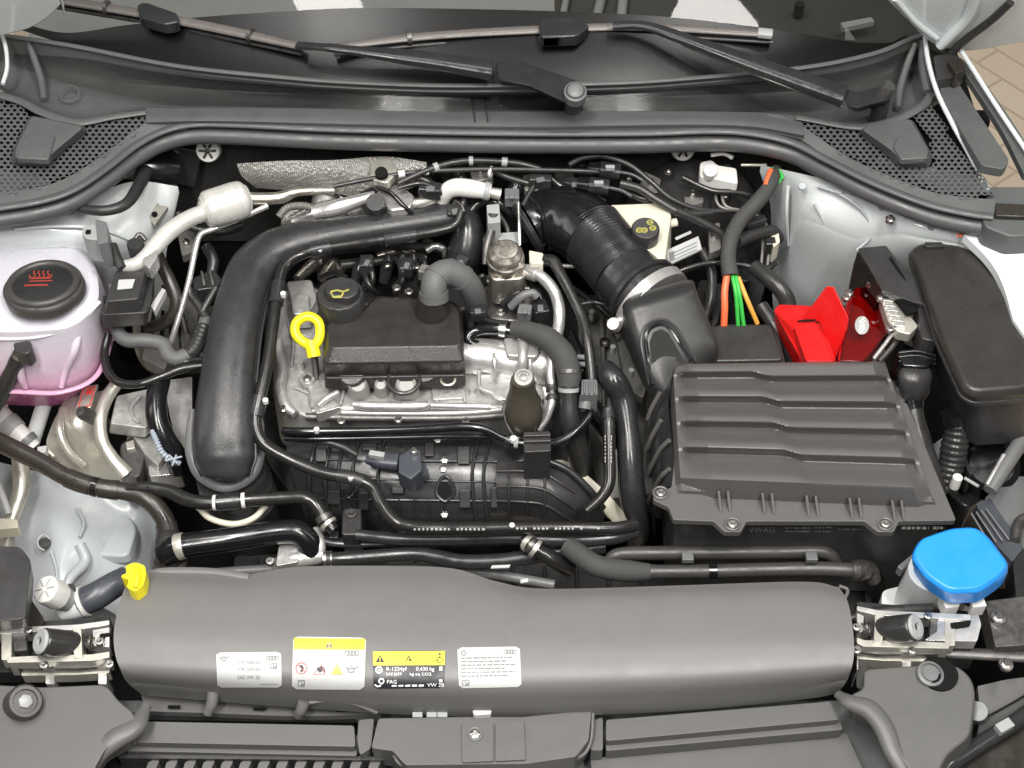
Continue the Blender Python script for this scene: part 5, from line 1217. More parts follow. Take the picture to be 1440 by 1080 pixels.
add('pipe', tube([(950, 385, .80), (985, 375, .80), (1020, 368, .80), (1040, 372, .79)], 7), 'hose_black', t)
add('strut_bracket', prism([(1010, 300), (1060, 280), (1090, 300), (1085, 360), (1050, 400), (1020, 380)], .77, .60, 12), 'satin_black', t, bev=.006)
t = thing('white_bracket', 'small white plastic bracket with round knob under the seal', 'bracket')
add('arm', prism([(984, 228), (1000, 224), (1010, 232), (1036, 236), (1038, 258), (1010, 252), (984, 248)], .90, .88, 4), 'white_plastic', t, bev=.003)
add('knob', cyl(999, 240, .912, 9, .016, (0, -.4, 1)), 'white_plastic', t)
add('pin', tube([(1000, 218, .91), (1018, 216, .91), (1030, 222, .91)], 6), 'white_plastic', t)
add('rod', tube([(1042, 232, .895), (1078, 232, .895)], 5, n=2), 'bracket_metal', t)
hw = thing('battery_cable_loom', 'black sleeved cable loom with orange, green and amber wires emerging', 'cable loom')
add('sleeve', tube([(1092, 238, .90), (1082, 262, .90), (1064, 285, .895), (1042, 308, .885), (1028, 335, .875), (1024, 362, .862), (1027, 388, .85)], [16, 20, 22, 22, 22, 22, 24], n=7), 'braid', hw)
for pts, m_, wd in (([(1022, 388, .85), (1019, 410, .84), (1019, 432, .825), (1018, 458, .80)], 'orange_wire', 10), ([(1030, 388, .85), (1035, 415, .838), (1038, 458, .80)], 'green_wire', 6), ([(1034, 386, .85), (1040, 415, .838), (1046, 458, .80)], 'green_wire', 6), ([(1038, 390, .845), (1050, 420, .832), (1065, 455, .80)], 'amber_wire', 7), ([(1084, 240, .905), (1080, 252, .905), (1077, 262, .905)], 'orange_wire', 9), ([(1092, 236, .905), (1100, 246, .90), (1094, 258, .895)], 'green_wire', 5), ([(1086, 236, .905), (1096, 240, .905), (1101, 252, .90)], 'green_wire', 4)):
    add('wire', tube(pts, wd, n=5, seg=10), m_, hw)
add('branch', tube([(1036, 340, .86), (1060, 330, .85), (1085, 325, .84), (1095, 335, .82)], 18), 'rubber', hw)
t, g = hose('starter_cable', 'thick black cable lying behind the red battery terminal cover', [(1060, 375, .83), (1085, 395, .83), (1100, 410, .825), (1108, 430, .81), (1102, 470, .78)], [22, 24, 24, 24, 26], 'rubber')
add('second_cable', tube([(1070, 430, .80), (1090, 460, .79), (1105, 490, .77)], 20), 'rubber', t)
t, g = hose('cross_cable', 'thin black cable sagging across the dark gap beside the strut tower', [(945, 385, .82), (970, 376, .825), (1000, 370, .83), (1040, 372, .83), (1075, 378, .83), (1090, 370, .83)], 8, 'hose_black', cat_='cable')
t = thing('tower_clip', 'small cream clip on the inner edge of the white strut tower', 'clip')
add('clip', prism([(1083, 325), (1094, 322), (1097, 340), (1088, 348)], .84, .81, 2), 'cream_plastic', t, bev=.002); add('plug', box(P(1083, 345, .83), (.016, .016, .02)), 'satin_black', t, bev=.002)

ba = thing('battery', 'black cased battery behind the air filter box', 'battery')
add('case', prism([(994, 470), (1010, 455), (1082, 455), (1096, 470), (1108, 520), (1000, 520)], .80, .60, 6), 'black_plastic', ba, bev=.004)
add('front_lid', prism([(996, 458), (1085, 456), (1102, 506), (1004, 508)], .806, .79, 6), 'black_plastic', ba, bev=.003)
add('deck', prism([(1090, 440), (1260, 420), (1280, 520), (1110, 530)], .745, .60, 4), 'black_plastic', ba, bev=.003)
rc = thing('terminal_cover', 'bright red battery terminal cover with its flap standing open', 'terminal cover')
add('block', loft([[(x, y, .83) for x, y in rnd([(1088, 436), (1096, 428), (1142, 430), (1150, 440), (1176, 508), (1128, 508)], 3)], [(x, y + 22, .79) for x, y in rnd([(1088, 436), (1096, 428), (1142, 430), (1152, 440), (1178, 508), (1126, 508)], 3)]]), 'red_plastic', rc, bev=.002)
add('step', prism([(1116, 458), (1146, 452), (1172, 508), (1134, 508)], .845, .82, 3), 'red_plastic', rc, bev=.002)
add('side_panel', loft([[(1092, 440, .832), (1112, 458, .838), (1134, 508, .835), (1128, 508, .825)], [P(1090, 455, .79), P(1108, 475, .79), P(1130, 525, .79), P(1126, 525, .79)]]), 'red_plastic', rc, bev=.001)
fa = [(1152, 452, .838), (1128, 448, .84), (1162, 403, .885), (1172, 404, .887), (1193, 448, .865), (1190, 470, .845), (1180, 492, .83), (1174, 506, .82)]
fv = [P(*q) for q in fa]; nn = Vector((.35, .55, -.3)).normalized() * .003
add('flap', loft([fv, [p + nn for p in fv]]), 'red_plastic', rc, bev=.0008)
add('hinge', tube([(1122, 452, .848), (1146, 450, .848)], 3), 'dark_void', rc)
fc = thing('battery_fuse_carrier', 'black fuse carrier with metal contacts and clear red cover on the battery', 'fuse carrier')
add('top_plate', loft([[(x, y, .885) for x, y in rnd([(1206, 349), (1246, 345), (1262, 366), (1318, 418), (1314, 432), (1282, 424), (1240, 408)], 3)], [(x, y + 10, .868) for x, y in rnd([(1206, 349), (1246, 345), (1262, 366), (1318, 418), (1314, 432), (1282, 424), (1240, 408)], 3)]]), 'black_plastic', fc, bev=.002)
add('plate_fold', tube([(1252, 362, .889), (1264, 380, .886), (1278, 404, .882)], 4), 'dark_void', fc)
add('side_lug', prism([(1290, 424), (1318, 422), (1326, 448), (1318, 480), (1296, 476), (1292, 446)], .875, .83, 3), 'black_plastic', fc, bev=.002)
add('lug_window', prism([(1258, 418), (1284, 424), (1290, 438), (1276, 440)], .876, .87, 1), 'dark_void', fc)
add('back_web', loft([[(1206, 352, .883), (1240, 408, .878), (1232, 412, .86), (1200, 372, .86)], [P(1198, 400, .81), P(1228, 450, .81), P(1222, 455, .80), P(1190, 420, .80)]]), 'hose_brown', fc, bev=.001)
add('contact_plate', prism([(1238, 418), (1256, 416), (1292, 458), (1280, 470), (1262, 466), (1248, 450)], .866, .85, 3), 'bracket_metal', fc, bev=.002)
for i in range(6): add('contact_fin', box(P(1248 + i * 3.5, 424 + i * 7, .868), (.014, .004, .006), (0, 0, -.2)), 'aluminium', fc, bev=.0006)
for x, y, z in ((1238, 418, .872), (1224, 398, .86), (1252, 462, .866), (1296, 460, .85), (1190, 418, .86), (1194, 412, .86)): add('stud', bolt(x, y, z, 6), 'steel', fc)
add('inner_base', prism([(1192, 420), (1228, 408), (1252, 462), (1214, 508), (1178, 508)], .83, .77, 3), 'red_plastic', fc)
gcov = loft([[(x, y, .85) for x, y in rnd([(1200, 405), (1224, 402), (1254, 460), (1222, 508), (1180, 508), (1192, 452)], 5)], [(x, y + 18, .818) for x, y in rnd([(1198, 405), (1226, 402), (1258, 460), (1226, 508), (1178, 508), (1190, 452)], 5)]])
add('clear_cover', gcov, 'red_clear', fc, bev=.002)
bv = bvh_of(gcov)
add('emblem', [poly_px(circ(1212, 458, 10, 20, 13), bv, .0008)], 'print_dim', fc)
add('emblem_lines', [outline_px([(1208, 470 - k * 5), (1216, 462 - k * 5)], 1.6, bv, .0014, False) for k in range(4)], 'print_white', fc)
add('edge_strip', tube([(1258, 464, .855), (1246, 482, .85), (1228, 505, .845)], 6), 'aluminium', fc)
add('edge_strip', tube([(1268, 468, .845), (1254, 488, .84), (1236, 508, .835)], 8), 'dark_steel', fc)
t, g = hose('earth_cable', 'black insulated cable with domed terminal cap beside the air filter box', [(1282, 560, .80), (1286, 590, .785), (1295, 625, .765), (1306, 660, .745), (1318, 695, .72)], [28, 28, 32, 34, 32], 'rubber', seg=18)
add('dome', loft([[(x, y, .845) for x, y in circ(1288, 520, 18, 24, 10)], [(x, y, .838) for x, y in circ(1288, 526, 25, 24, 16)], [(x, y, .81) for x, y in circ(1286, 548, 22, 24, 16)], [(x, y, .79) for x, y in circ(1284, 565, 14, 24, 10)]]), 'black_plastic', t, ang=60)
add('collar', tube([(1280, 562, .80), (1282, 574, .793)], 34, n=2), 'gloss_black', t)
add('upper_clamp', prism([(1262, 492), (1300, 488), (1318, 502), (1306, 516), (1270, 514)], .85, .80, 5), 'gloss_black', t, bev=.003)
for k in (0, 6, 12): add('clamp_ridge', tube([(1264, 496 + k, .853 - k * .0006), (1290, 494 + k, .855 - k * .0006), (1316, 500 + k, .852 - k * .0006)], 3), 'satin_black', t)
t, g = hose('fuse_cable', 'grey cable tucked between fuse carrier and fuse box', [(1322, 425, .85), (1328, 450, .845), (1332, 480, .835), (1334, 510, .82)], [9, 10, 10, 9], 'grey_rubber', cat_='cable')

fb = thing('fuse_box', 'long black fuse box with smooth lid beside the battery fuse carrier', 'fuse box')
lid = [(1282, 348), (1300, 342), (1344, 345), (1372, 358), (1386, 376), (1452, 470), (1470, 520), (1442, 543), (1372, 548), (1358, 540), (1326, 470)]
ol = [(1278, 350), (1298, 338), (1348, 342), (1376, 354), (1392, 374), (1458, 468), (1476, 522), (1446, 550), (1370, 556), (1352, 546), (1318, 470)]
add('lid', loft([[(x, y, .905) for x, y in rnd(lid, 10)], [(x, y + 3, .897) for x, y in rnd(ol, 10)], [(x, y + 12, .882) for x, y in rnd(ol, 10)]]), 'fuse_lid', fb, bev=.004)
add('lid_rim', loft([[(x, y + 8, .885) for x, y in rnd([(a + (-3 if a < 1400 else 3), b + (3 if b > 450 else -2)) for a, b in ol], 8)], [(x, y + 14, .876) for x, y in rnd([(a + (-3 if a < 1400 else 3), b + (3 if b > 450 else -2)) for a, b in ol], 8)]]), 'black_plastic', fb, bev=.002)
add('base', loft([[(x, y + 12, .88) for x, y in rnd(lid, 8)], [(x, y + 80, .78) for x, y in rnd(lid, 8)]]), 'black_plastic', fb, bev=.003)
add('latch', prism([(1300, 340), (1325, 340), (1328, 346), (1302, 347)], .912, .89, 2), 'black_plastic', fb, bev=.002)
add('latch', box(P(1402, 552, .892), (.022, .008, .01)), 'grey_plastic', fb, bev=.002)
t, g = hose('fuse_box_loom', 'ribbed black loom dropping out of the fuse box', [(1345, 585, .80), (1346, 605, .785), (1342, 630, .765), (1338, 655, .745), (1330, 690, .72)], [34, 36, 38, 36, 30], 'rubber', rib=(12, .04), seg=20)
add('top_ring', tube([(1344, 580, .808), (1345, 592, .798)], 44, n=2, seg=24), 'gloss_black', t)

# ---- right front corner
sidep = thing('lamp_housing', 'dark grey headlight housing back beside the blue washer cap', 'headlight housing')
add('plate', prism([(1384, 700), (1420, 670), (1470, 668), (1470, 790), (1420, 795), (1395, 740)], .735, .68, 6), 'mid_grey_plastic', sidep, bev=.003)
add('step', prism([(1372, 708), (1392, 700), (1440, 770), (1424, 790), (1400, 765)], .745, .72, 3), 'blue_grey_plastic', sidep, bev=.002)
for k in range(4): add('fin', tube([(1366 + k * 7, 722 - k * 2, .75), (1392 + k * 9, 765 - k * 2, .75)], 3, n=2), 'mid_grey_plastic', sidep)
add('cable_channel', tube([(1392, 690, .77), (1405, 668, .775), (1420, 645, .78), (1440, 615, .785), (1460, 590, .79)], [20, 22, 22, 22, 20]), 'mid_grey_plastic', sidep)
add('chrome_edge', tube([(1388, 682, .775), (1398, 664, .78), (1412, 640, .785)], 7), 'aluminium', sidep)
add('lower_block', prism([(1335, 640), (1385, 600), (1430, 625), (1400, 690), (1360, 715), (1330, 690)], .69, .55, 8), 'satin_black', sidep, bev=.004)
add('white_cap', cyl(1347, 671, .76, 7, .02), 'white_plastic', sidep); add('white_pin', tube([(1356, 672, .755), (1376, 684, .75)], 5), 'grey_plastic', sidep)
add('connector', prism([(1352, 645), (1372, 628), (1392, 634), (1385, 655), (1365, 668)], .74, .70, 3), 'black_plastic', sidep, bev=.003)
add('orange_seal', tube([(1380, 630, .745), (1390, 628, .747), (1400, 632, .745)], 5), 'orange_wire', sidep)
add('round_motor', lathe(P(1395, 655, .74), (-.2, -.3, .9), [(.035, -.04), (.035, 0), (.028, .006), (.02, .006)], 28), 'gloss_black', sidep)
add('side_frame', tube([(1428, 760, .75), (1432, 735, .75), (1450, 725, .75)], 14), 'dark_steel', sidep)
add('side_frame', prism([(1424, 790), (1440, 770), (1470, 770), (1470, 850), (1430, 850)], .74, .70, 5), 'satin_black', sidep, bev=.003)

wb = thing('washer_bottle', 'grey translucent washer bottle neck with large bright blue cap', 'washer bottle')
add('neck', loft([[(x, y, .775) for x, y in circ(1335, 800, 58, 32, 36)], [(x, y, .72) for x, y in circ(1322, 826, 58, 32, 32)], [(x, y, .65) for x, y in circ(1312, 860, 60, 32, 30)]]), 'white_translucent', wb, ang=60)
add('tank', prism([(1240, 830), (1300, 815), (1330, 870), (1240, 870)], .68, .5, 8), 'white_translucent', wb, bev=.006)
add('strap', prism([(1262, 796), (1284, 778), (1288, 784), (1268, 802)], .765, .75), 'mid_grey_plastic', wb, bev=.001)
WT = [(1284, 778), (1296, 758), (1338, 744), (1370, 742), (1384, 752), (1416, 792), (1408, 804), (1376, 826), (1336, 828), (1306, 808)]
WB = [(1280, 782), (1292, 757), (1337, 741), (1371, 739), (1388, 750), (1420, 793), (1410, 808), (1378, 831), (1334, 833), (1302, 812)]
wc = add('cap', loft([[(x, y, .812) for x, y in rnd(WT, 10)], [(x, y + 2, .807) for x, y in rnd(WB, 10)], [(x, y + 10, .792) for x, y in rnd(WB, 10)]]), 'blue_plastic', wb, bev=.002, label='large bright blue washer fluid cap')
add('skirt', loft([[(x, y, .795) for x, y in rnd([(a * .97 + 40, b * .96 + 40) for a, b in WB], 10)], [(x, y + 10, .778) for x, y in rnd([(a * .96 + 53, b * .95 + 48) for a, b in WB], 10)]]), 'blue_plastic', wc, bev=.001)
wk = thing('white_clip_bracket', 'white double-tab clip bracket below the blue washer cap', 'bracket')
for a in ([(1322, 834), (1346, 833), (1350, 852), (1330, 855)], [(1362, 834), (1380, 832), (1388, 852), (1368, 854)]): add('tab', prism(a, .77, .75, 2), 'white_plastic', wk, bev=.002)
add('bridge', prism([(1340, 833), (1366, 832), (1366, 840), (1342, 841)], .765, .752, 1), 'white_plastic', wk, bev=.001)
add('latch', tube([(1352, 842, .766), (1362, 850, .762), (1366, 842, .764)], 6), 'dark_void', wk)

# ================================================================== front: shroud, stickers, latches, lock carrier
fc_ = thing('front_cover', 'wide smooth grey plastic radiator cover carrying four stickers', 'radiator cover')
R0 = [(200, 803), (270, 806), (340, 809), (420, 797), (560, 796), (640, 800), (700, 818), (770, 828), (960, 823), (1130, 818), (1180, 826)]
R1 = [(178, 822), (265, 826), (340, 830), (420, 826), (560, 825), (640, 828), (700, 838), (770, 844), (960, 840), (1130, 836), (1192, 846)]
R2 = [(164, 865), (262, 868), (340, 870), (420, 870), (560, 872), (640, 874), (700, 876), (770, 878), (960, 878), (1130, 876), (1199, 882)]
R3 = [(160, 905), (260, 910), (340, 912), (420, 914), (560, 918), (640, 920), (700, 920), (770, 920), (960, 918), (1130, 914), (1201, 916)]
R4 = [(170, 942), (262, 948), (340, 952), (420, 956), (560, 962), (640, 964), (700, 964), (770, 963), (960, 958), (1130, 948), (1196, 944)]
R5 = [(196, 966), (270, 972), (340, 978), (420, 984), (540, 992), (640, 996), (700, 997), (770, 996), (960, 988), (1130, 972), (1180, 964)]
gcv = grid([[(x, y, z) for x, y in R] for R, z in ((R0, .765), (R1, .777), (R2, .780), (R3, .778), (R4, .767), (R5, .732))], 7, 6, .02)
add('shell', gcv, 'cover_plastic', fc_, ang=60)
bcv = bvh_of(gcv)
add('back_fold', tube([(205, 808, .762), (235, 803, .764), (300, 804, .766), (350, 812, .767)], 12, flat=.5), 'cover_plastic', fc_)
add('end_tab', prism([(182, 832), (200, 806), (210, 808), (190, 860), (182, 858)], .76, .73, 3), 'mid_grey_plastic', fc_, bev=.002)
add('end_lip', tube([(1180, 824, .765), (1192, 830, .762), (1186, 846, .77)], 5), 'cover_plastic', fc_)
# front vent slots below the cover on the left
add('lower_lip', grid([[(195, 965, .69), (300, 970, .69), (420, 978, .69), (520, 982, .69)], [(205, 1000, .70), (300, 1003, .70), (420, 1007, .70), (535, 1004, .70)]], 6, 3, .02), 'cover_plastic', fc_)
add('vent_bar', tube([(300, 972, .73), (298, 988, .722), (292, 1003, .71)], [18, 16, 14]), 'cover_plastic', fc_)
add('vent_bar', tube([(428, 985, .73), (424, 997, .722), (420, 1006, .71)], [18, 16, 14]), 'cover_plastic', fc_)
add('vent_arch', tube([(435, 988, .728), (465, 985, .73), (500, 990, .728), (530, 1002, .715)], 6), 'cover_plastic', fc_)
for x in (245, 365, 482): add('vent_notch', box(P(x, 994 + (x - 245) * .02, .705), (.014, .003, .003)), 'dark_void', fc_)

def rings_logo(x, y, w_, bvh, lw=.9):
    r = w_ / 6.2
    return [outline_px(circ(x + k * r * 1.4 - 2.1 * r, y, r, 14), lw, bvh, .0013) for k in range(4)]
def sticker(label, poly, base='paper_white'):
    q = rnd(poly, 5, 3); t = thing('sticker', label, 'sticker', 'stickers on the front cover')
    xs = [p[0] for p in q]; ys = [p[1] for p in q]
    # follow the curved cover with a fine patch
    a, b, c_, d = [Vector(p) for p in poly]; g = Geo(); n = 16
    for j in range(n + 1):
        for i in range(n + 1):
            u, v = i / n, j / n; p = a.lerp(b, u).lerp(d.lerp(c_, u), v)
            # round the corners
            g.v.append(on(p.x, p.y, bcv, .0008))
    for j in range(n):
        for i in range(n):
            if (i, j) in ((0, 0), (0, n - 1), (n - 1, 0), (n - 1, n - 1)):
                k = j * (n + 1) + i; c4 = [k, k + 1, k + n + 2, k + n + 1]; drop = {(0, 0): 0, (n - 1, 0): 1, (n - 1, n - 1): 2, (0, n - 1): 3}[(i, j)]
                c4.pop(drop); g.f.append(tuple(c4)); continue
            k = j * (n + 1) + i; g.f.append((k, k + 1, k + n + 2, k + n + 1))
    add('sheet', g, base, t)
    return t
def strip(poly, off=.0011, n=14):
    a, b, c_, d = [Vector(p) for p in poly]; g = Geo()
    for j in range(5):
        for i in range(n + 1):
            p = a.lerp(b, i / n).lerp(d.lerp(c_, i / n), j / 4); g.v.append(on(p.x, p.y, bcv, off))
    for j in range(4):
        for i in range(n): k = j * (n + 1) + i; g.f.append((k, k + 1, k + n + 2, k + n + 1))
    return g
T_ = lambda s, x, y, h, **k: text_px(s, x, y, h, bcv, .0014, **k)
OL = lambda pts, w_, closed=True: outline_px(pts, w_, bcv, .0014, closed)
PX = lambda pts: poly_px(pts, bcv, .0014)
def oilcan(x, y, k):
    return [OL([(x - 7 * k, y - 2 * k), (x - 2 * k, y), (x + 4 * k, y - 1 * k), (x + 3 * k, y + 4 * k), (x - 3 * k, y + 4 * k), (x - 4 * k, y)], 1.2 * k, True), OL([(x + 4 * k, y), (x + 9 * k, y - 3 * k)], 1.2 * k, False), OL([(x - 2 * k, y - 3 * k), (x + 2 * k, y - 3 * k)], 1.1 * k, False)]
def book(x, y, k): return [OL([(x - 5 * k, y - 4 * k), (x + 5 * k, y - 4 * k), (x + 5 * k, y + 4 * k), (x - 5 * k, y + 4 * k)], 1), OL([(x, y - 4 * k), (x, y + 4 * k)], .9, False), PX([(x + 1, y + 1), (x + 4 * k, y), (x + 4 * k, y + 3 * k), (x + 1, y + 3 * k)])]
t = sticker('small plain white oil specification sticker with three grey lines', [(304, 918), (395.5, 917), (396.5, 966), (306, 966)])
add('print', oilcan(315, 926, .9) + rings_logo(383, 926, 17, bcv) + book(385, 937, .8) + [T_('VW 508 00', 350, 934.5, 4.6, align='CENTER'), T_('VW 509 00', 350, 943.5, 4.6, align='CENTER'), T_('SAE 0W 20', 350, 954, 4.6, align='CENTER'), OL([(366, 961), (390, 961)], .6, False)], 'print_grey', t, kind='stuff')
t = sticker('tall white warning sticker with yellow header and small pictograms', [(412.5, 895.5), (515, 897), (512.5, 969.5), (410.5, 968.5)])
add('yellow_header', strip([(414, 897.5), (513.5, 899), (513, 914), (412.6, 913.5)]), 'paper_yellow', t)
add('print', [PX([(457, 911.5), (463, 902), (469, 911.5)])] + rings_logo(495, 919, 20, bcv) + book(424, 960, .9) + oilcan(494, 941, 1.1), 'print_grey', t, kind='stuff')
add('exclamation', [PX([(462.4, 904.5), (463.8, 904.5), (463.5, 908.5), (462.7, 908.5)]), PX([(462.4, 909.3), (463.7, 909.3), (463.7, 910.5), (462.4, 910.5)])], 'paper_yellow', t)
add('prohibition_ring', [OL(circ(424, 940, 7.6, 22), 1.3), OL([(419, 935), (429, 945)], 1.2, False), OL([(441, 948), (452, 936), (457, 948)], .9)], 'print_red', t)
add('pictogram', [PX([(421, 936), (425, 935), (428, 940), (425, 946), (422, 944), (424, 941)]), PX([(446, 939), (452, 938), (455, 943), (450, 946), (446, 943)]), OL([(451, 937), (456, 940), (457, 946)], 1.6, False)], 'print_black', t)
add('yellow_triangle', [PX([(466, 948.5), (474, 934), (482, 948.5)])], 'paper_yellow', t)
add('triangle_mark', [OL([(466, 948.5), (474, 934), (482, 948.5)], .9), OL([(474, 939), (474, 944)], 1.3, False), PX(circ(474, 946.3, .8, 8))], 'print_grey', t, kind='stuff')
t = sticker('black refrigerant sticker with yellow header and white lettering', [(524, 916), (626.5, 915), (624.5, 967), (525.5, 968)], 'paper_black')
add('yellow_header', strip([(524.6, 917), (625.8, 916), (625.4, 935.5), (524.9, 936)]), 'paper_yellow', t)
add('warning_print', [PX([(528, 932), (534.5, 921), (541, 932)]), OL([(571, 931), (575, 923), (579, 931)], 1.6, False), OL([(574, 931), (576, 927), (577.5, 931)], 1.4, False), PX(circ(618.5, 920.5, 1.8, 10)), OL([(618.5, 923), (618.5, 927)], 1.5, False), OL(circ(618.5, 928.5, 4, 12), 1.2), OL([(612, 931), (616, 928)], 1.3, False)], 'print_black', t)
add('warning_gap', [PX([(533.9, 924.5), (535.1, 924.5), (534.9, 929), (534.1, 929)]), PX([(533.9, 929.8), (535.1, 929.8), (535.1, 931), (533.9, 931)])], 'paper_yellow', t)
add('white_print', [OL(circ(533, 942.5, 4, 16), 2.2), PX(circ(533, 942.5, 1.2, 8)), T_('R-1234yf', 543, 943.5, 5, sxx=1.1), T_('0,430 kg', 585, 943.5, 5, sxx=1.05), T_('SAE J639', 543, 950, 3.8, sxx=1.1), T_('kg eq CO2', 576, 950, 3.8, sxx=1.25),
     OL(circ(536.5, 957.5, 3.4, 14), 1.8), OL([(527, 962), (531, 964.5), (536, 963.5)], 2.2, False), T_('PAG', 544, 961, 5.2), OL([(620, 938), (620, 959)], 4.2, False), T_('VW 2B', 601, 965, 4.6, sxx=1.2)] + [OL([(551 + k * 9.5, 963.6), (558 + k * 9.5, 963.4)], 2.2, False) for k in range(5)], 'print_white', t, kind='stuff')
t = sticker('plain white sticker filled with fine grey paragraph text', [(643, 911), (731, 909.5), (733.5, 965.5), (645.5, 967.5)])
pt = [OL(circ(652, 919, 3.2, 14), 1.2)] + rings_logo(717, 917, 17, bcv) + book(655, 960, .9)
for k, x1 in enumerate((723, 712, 724, 710, 724, 714)):
    x = 648.5
    y = 926 + k * 5
    while x < x1:
        l = random.uniform(2.5, 9); x2 = min(x1, x + l); pt.append(OL([(x, y - (x - 648) * .018), (x2, y - (x2 - 648) * .018)], 1.5, False)); x = x2 + 1.5
add('print', pt, 'print_grey', t, kind='stuff')

yc = thing('yellow_clip', 'yellow twist clip at the corner of the grey front cover', 'clip')
add('wing', prism([(176, 795), (190, 790), (204, 795), (205, 806), (202, 822), (190, 832), (178, 826), (181, 814), (170, 812), (171, 808), (178, 806)], .80, .775, 4), 'yellow_plastic', yc, bev=.003)
add('rib', tube([(192, 796, .806), (194, 810, .806), (190, 826, .804)], 8), 'yellow_plastic', yc)
add('post', cyl(192, 818, .78, 10, .04), 'satin_black', yc)

fn = thing('washer_filler', 'pale grey filler neck with ribbed white cap beside the control box', 'filler neck')
c = P(63, 828, .76); s = S(c)
axn = Vector((-.35, -.2, .9)).normalized()
gcp = lobed(c, 20 * s, -.028, 0, 6, .05, 36, axn, .96); add('cap', gcp, 'white_plastic', fn, bev=.002)
for k in range(6):
    a = k * math.pi / 3; u = axn.cross(Vector((0, 1, 0))).normalized(); v = axn.cross(u); d = u * math.cos(a) + v * math.sin(a)
    add('cap_groove', tube([c + axn * .0004 + d * 4 * s, c + axn * .0004 + d * 16 * s], .0016, metres=True, n=1, seg=6), 'grey_plastic', fn)
add('neck', tube([c - axn * .026, c - axn * .055, c - axn * .09, c - axn * .13], [36 * s, 32 * s, 30 * s, 30 * s], metres=True, n=3, seg=20), 'grey_plastic', fn)
t, g = hose('air_tube', 'blue-grey bent tube with pale cuff beside the yellow clip', [(92, 855, .70), (112, 848, .71), (135, 838, .715), (158, 824, .715), (178, 812, .71)], [38, 40, 40, 38, 34], 'blue_grey_plastic', seg=22, col=[('pale_cuff', .0, .28, 1.06, 'white_translucent'), ('pale_ring', .29, .34, 1.14, 'white_plastic')])
add('clip', prism([(84, 822), (104, 820), (108, 832), (90, 838)], .73, .70, 3), 'black_plastic', t, bev=.002)
bx = thing('control_box', 'matt black control box beside the ribbed white filler cap', 'control box')
add('case', loft([[(x, y, .80) for x, y in rnd([(-60, 768), (28, 768), (44, 788), (36, 870), (-60, 880)], 8)], [(x, y + 20, .74) for x, y in rnd([(-60, 768), (30, 768), (48, 790), (42, 876), (-60, 886)], 8)]]), 'black_plastic', bx, bev=.005)
add('flap', prism([(26, 862), (42, 840), (62, 870), (54, 890), (40, 886)], .745, .72, 3), 'hose_brown', bx, bev=.002)

# ---- hood latches
def latch(label, cx, cy, sg):
    """hood catch: plated frame, spring drum and levers. sg=-1 mirrors in x"""
    t = thing('hood_latch', label, 'hood latch', 'hood latches')
    X = lambda v: cx + sg * min(v, 84 if sg > 0 else 70)
    def pr(nm, poly, zt, zb, m, r=2): add(nm, prism([(X(a), cy + b) for a, b in (poly if sg > 0 else poly[::-1])], zt, zb, r), m, t, bev=.0012)
    pr('frame', [(-90, -18), (40, -24), (110, -30), (112, -24), (42, -17), (-90, -10)], .765, .745, 'aluminium')
    pr('frame', [(-60, 22), (-20, 20), (60, 18), (125, 14), (126, 22), (60, 27), (-20, 29), (-60, 30)], .765, .735, 'bracket_metal')
    pr('cross_bar', [(32, -20), (44, -21), (46, 22), (34, 23)], .768, .745, 'bracket_metal')
    pr('cross_bar', [(-68, -14), (-54, -14), (-54, 26), (-68, 26)], .764, .745, 'bracket_metal')
    pr('base_plate', [(-95, -22), (130, -36), (135, 40), (-95, 44)], .735, .71, 'satin_black')
    pr('pawl', [(60, -16), (112, -20), (114, -6), (96, -2), (92, 8), (62, 6)], .762, .74, 'aluminium')
    pr('pawl_slot', [(70, -11), (98, -13), (98, -8), (70, -6)], .764, .755, 'dark_void')
    pr('lever', [(-46, 30), (40, 29), (120, 26), (122, 34), (40, 38), (-46, 38)], .752, .735, 'dark_steel')
    pr('lever', [(-40, 42), (30, 40), (90, 38), (92, 44), (30, 47), (-40, 48)], .742, .725, 'bracket_metal')
    pr('spring_seat', [(-52, -8), (-34, -10), (-32, 12), (-50, 14)], .758, .745, 'dark_steel')
    dr = tube([(X(40), cy + 6, .752), (X(20), cy + 4, .766), (X(-6), cy + 1, .783), (X(-12), cy, .787)], [38, 40, 40, 36], n=4, seg=26)
    add('spring_drum', dr, 'rubber', t)
    a = dr.path[-1]; d = (dr.path[-1] - dr.path[-3]).normalized()
    add('drum_face', lathe(a, d, [(.0145, -.002), (.0145, .001), (.012, .003), (.005, .003), (.004, -.001)], 24), 'grey_plastic', t)
    for q in range(5): add('spring_coil', ringg(P(X(50 + q * 7), cy + 2, .755), (sg, 0, 0), .007, .0015, 16, 6), 'steel', t)
    for a_, b_ in ((-8, 33), (88, 32), (-30, -16), (70, 0)): add('rivet', bolt(X(a_), cy + b_, .768, 6), 'steel', t)
    for a_ in (0, 74): add('leg', prism([(X(a_ - 6), cy + 44), (X(a_ + 6), cy + 44), (X(a_ + 6), cy + 60), (X(a_ - 6), cy + 60)], .74, .70, 2), 'aluminium', t, bev=.001)
    return t
latch('plated hood latch with black spring drum beside the white ribbed filler cap', 70, 902, 1)
tr = latch('plated hood latch with black spring drum below the blue washer cap', 1275, 882, -1)
add('long_plate', prism([(1318, 872), (1376, 864), (1380, 878), (1374, 902), (1300, 900), (1318, 888)], .762, .745, 3), 'aluminium', tr, bev=.001)
add('plate_hole', prism([(1336, 876), (1366, 872), (1364, 880), (1338, 884)], .765, .76, 2), 'dark_void', tr)
add('carrier', prism([(1385, 845), (1470, 835), (1470, 905), (1400, 910)], .752, .72, 4), 'dark_steel', tr, bev=.002)
add('screw', bolt(1404, 868, .757, 11), 'steel', tr)
add('screw', bolt(1415, 934, .752, 10), 'steel', tr)
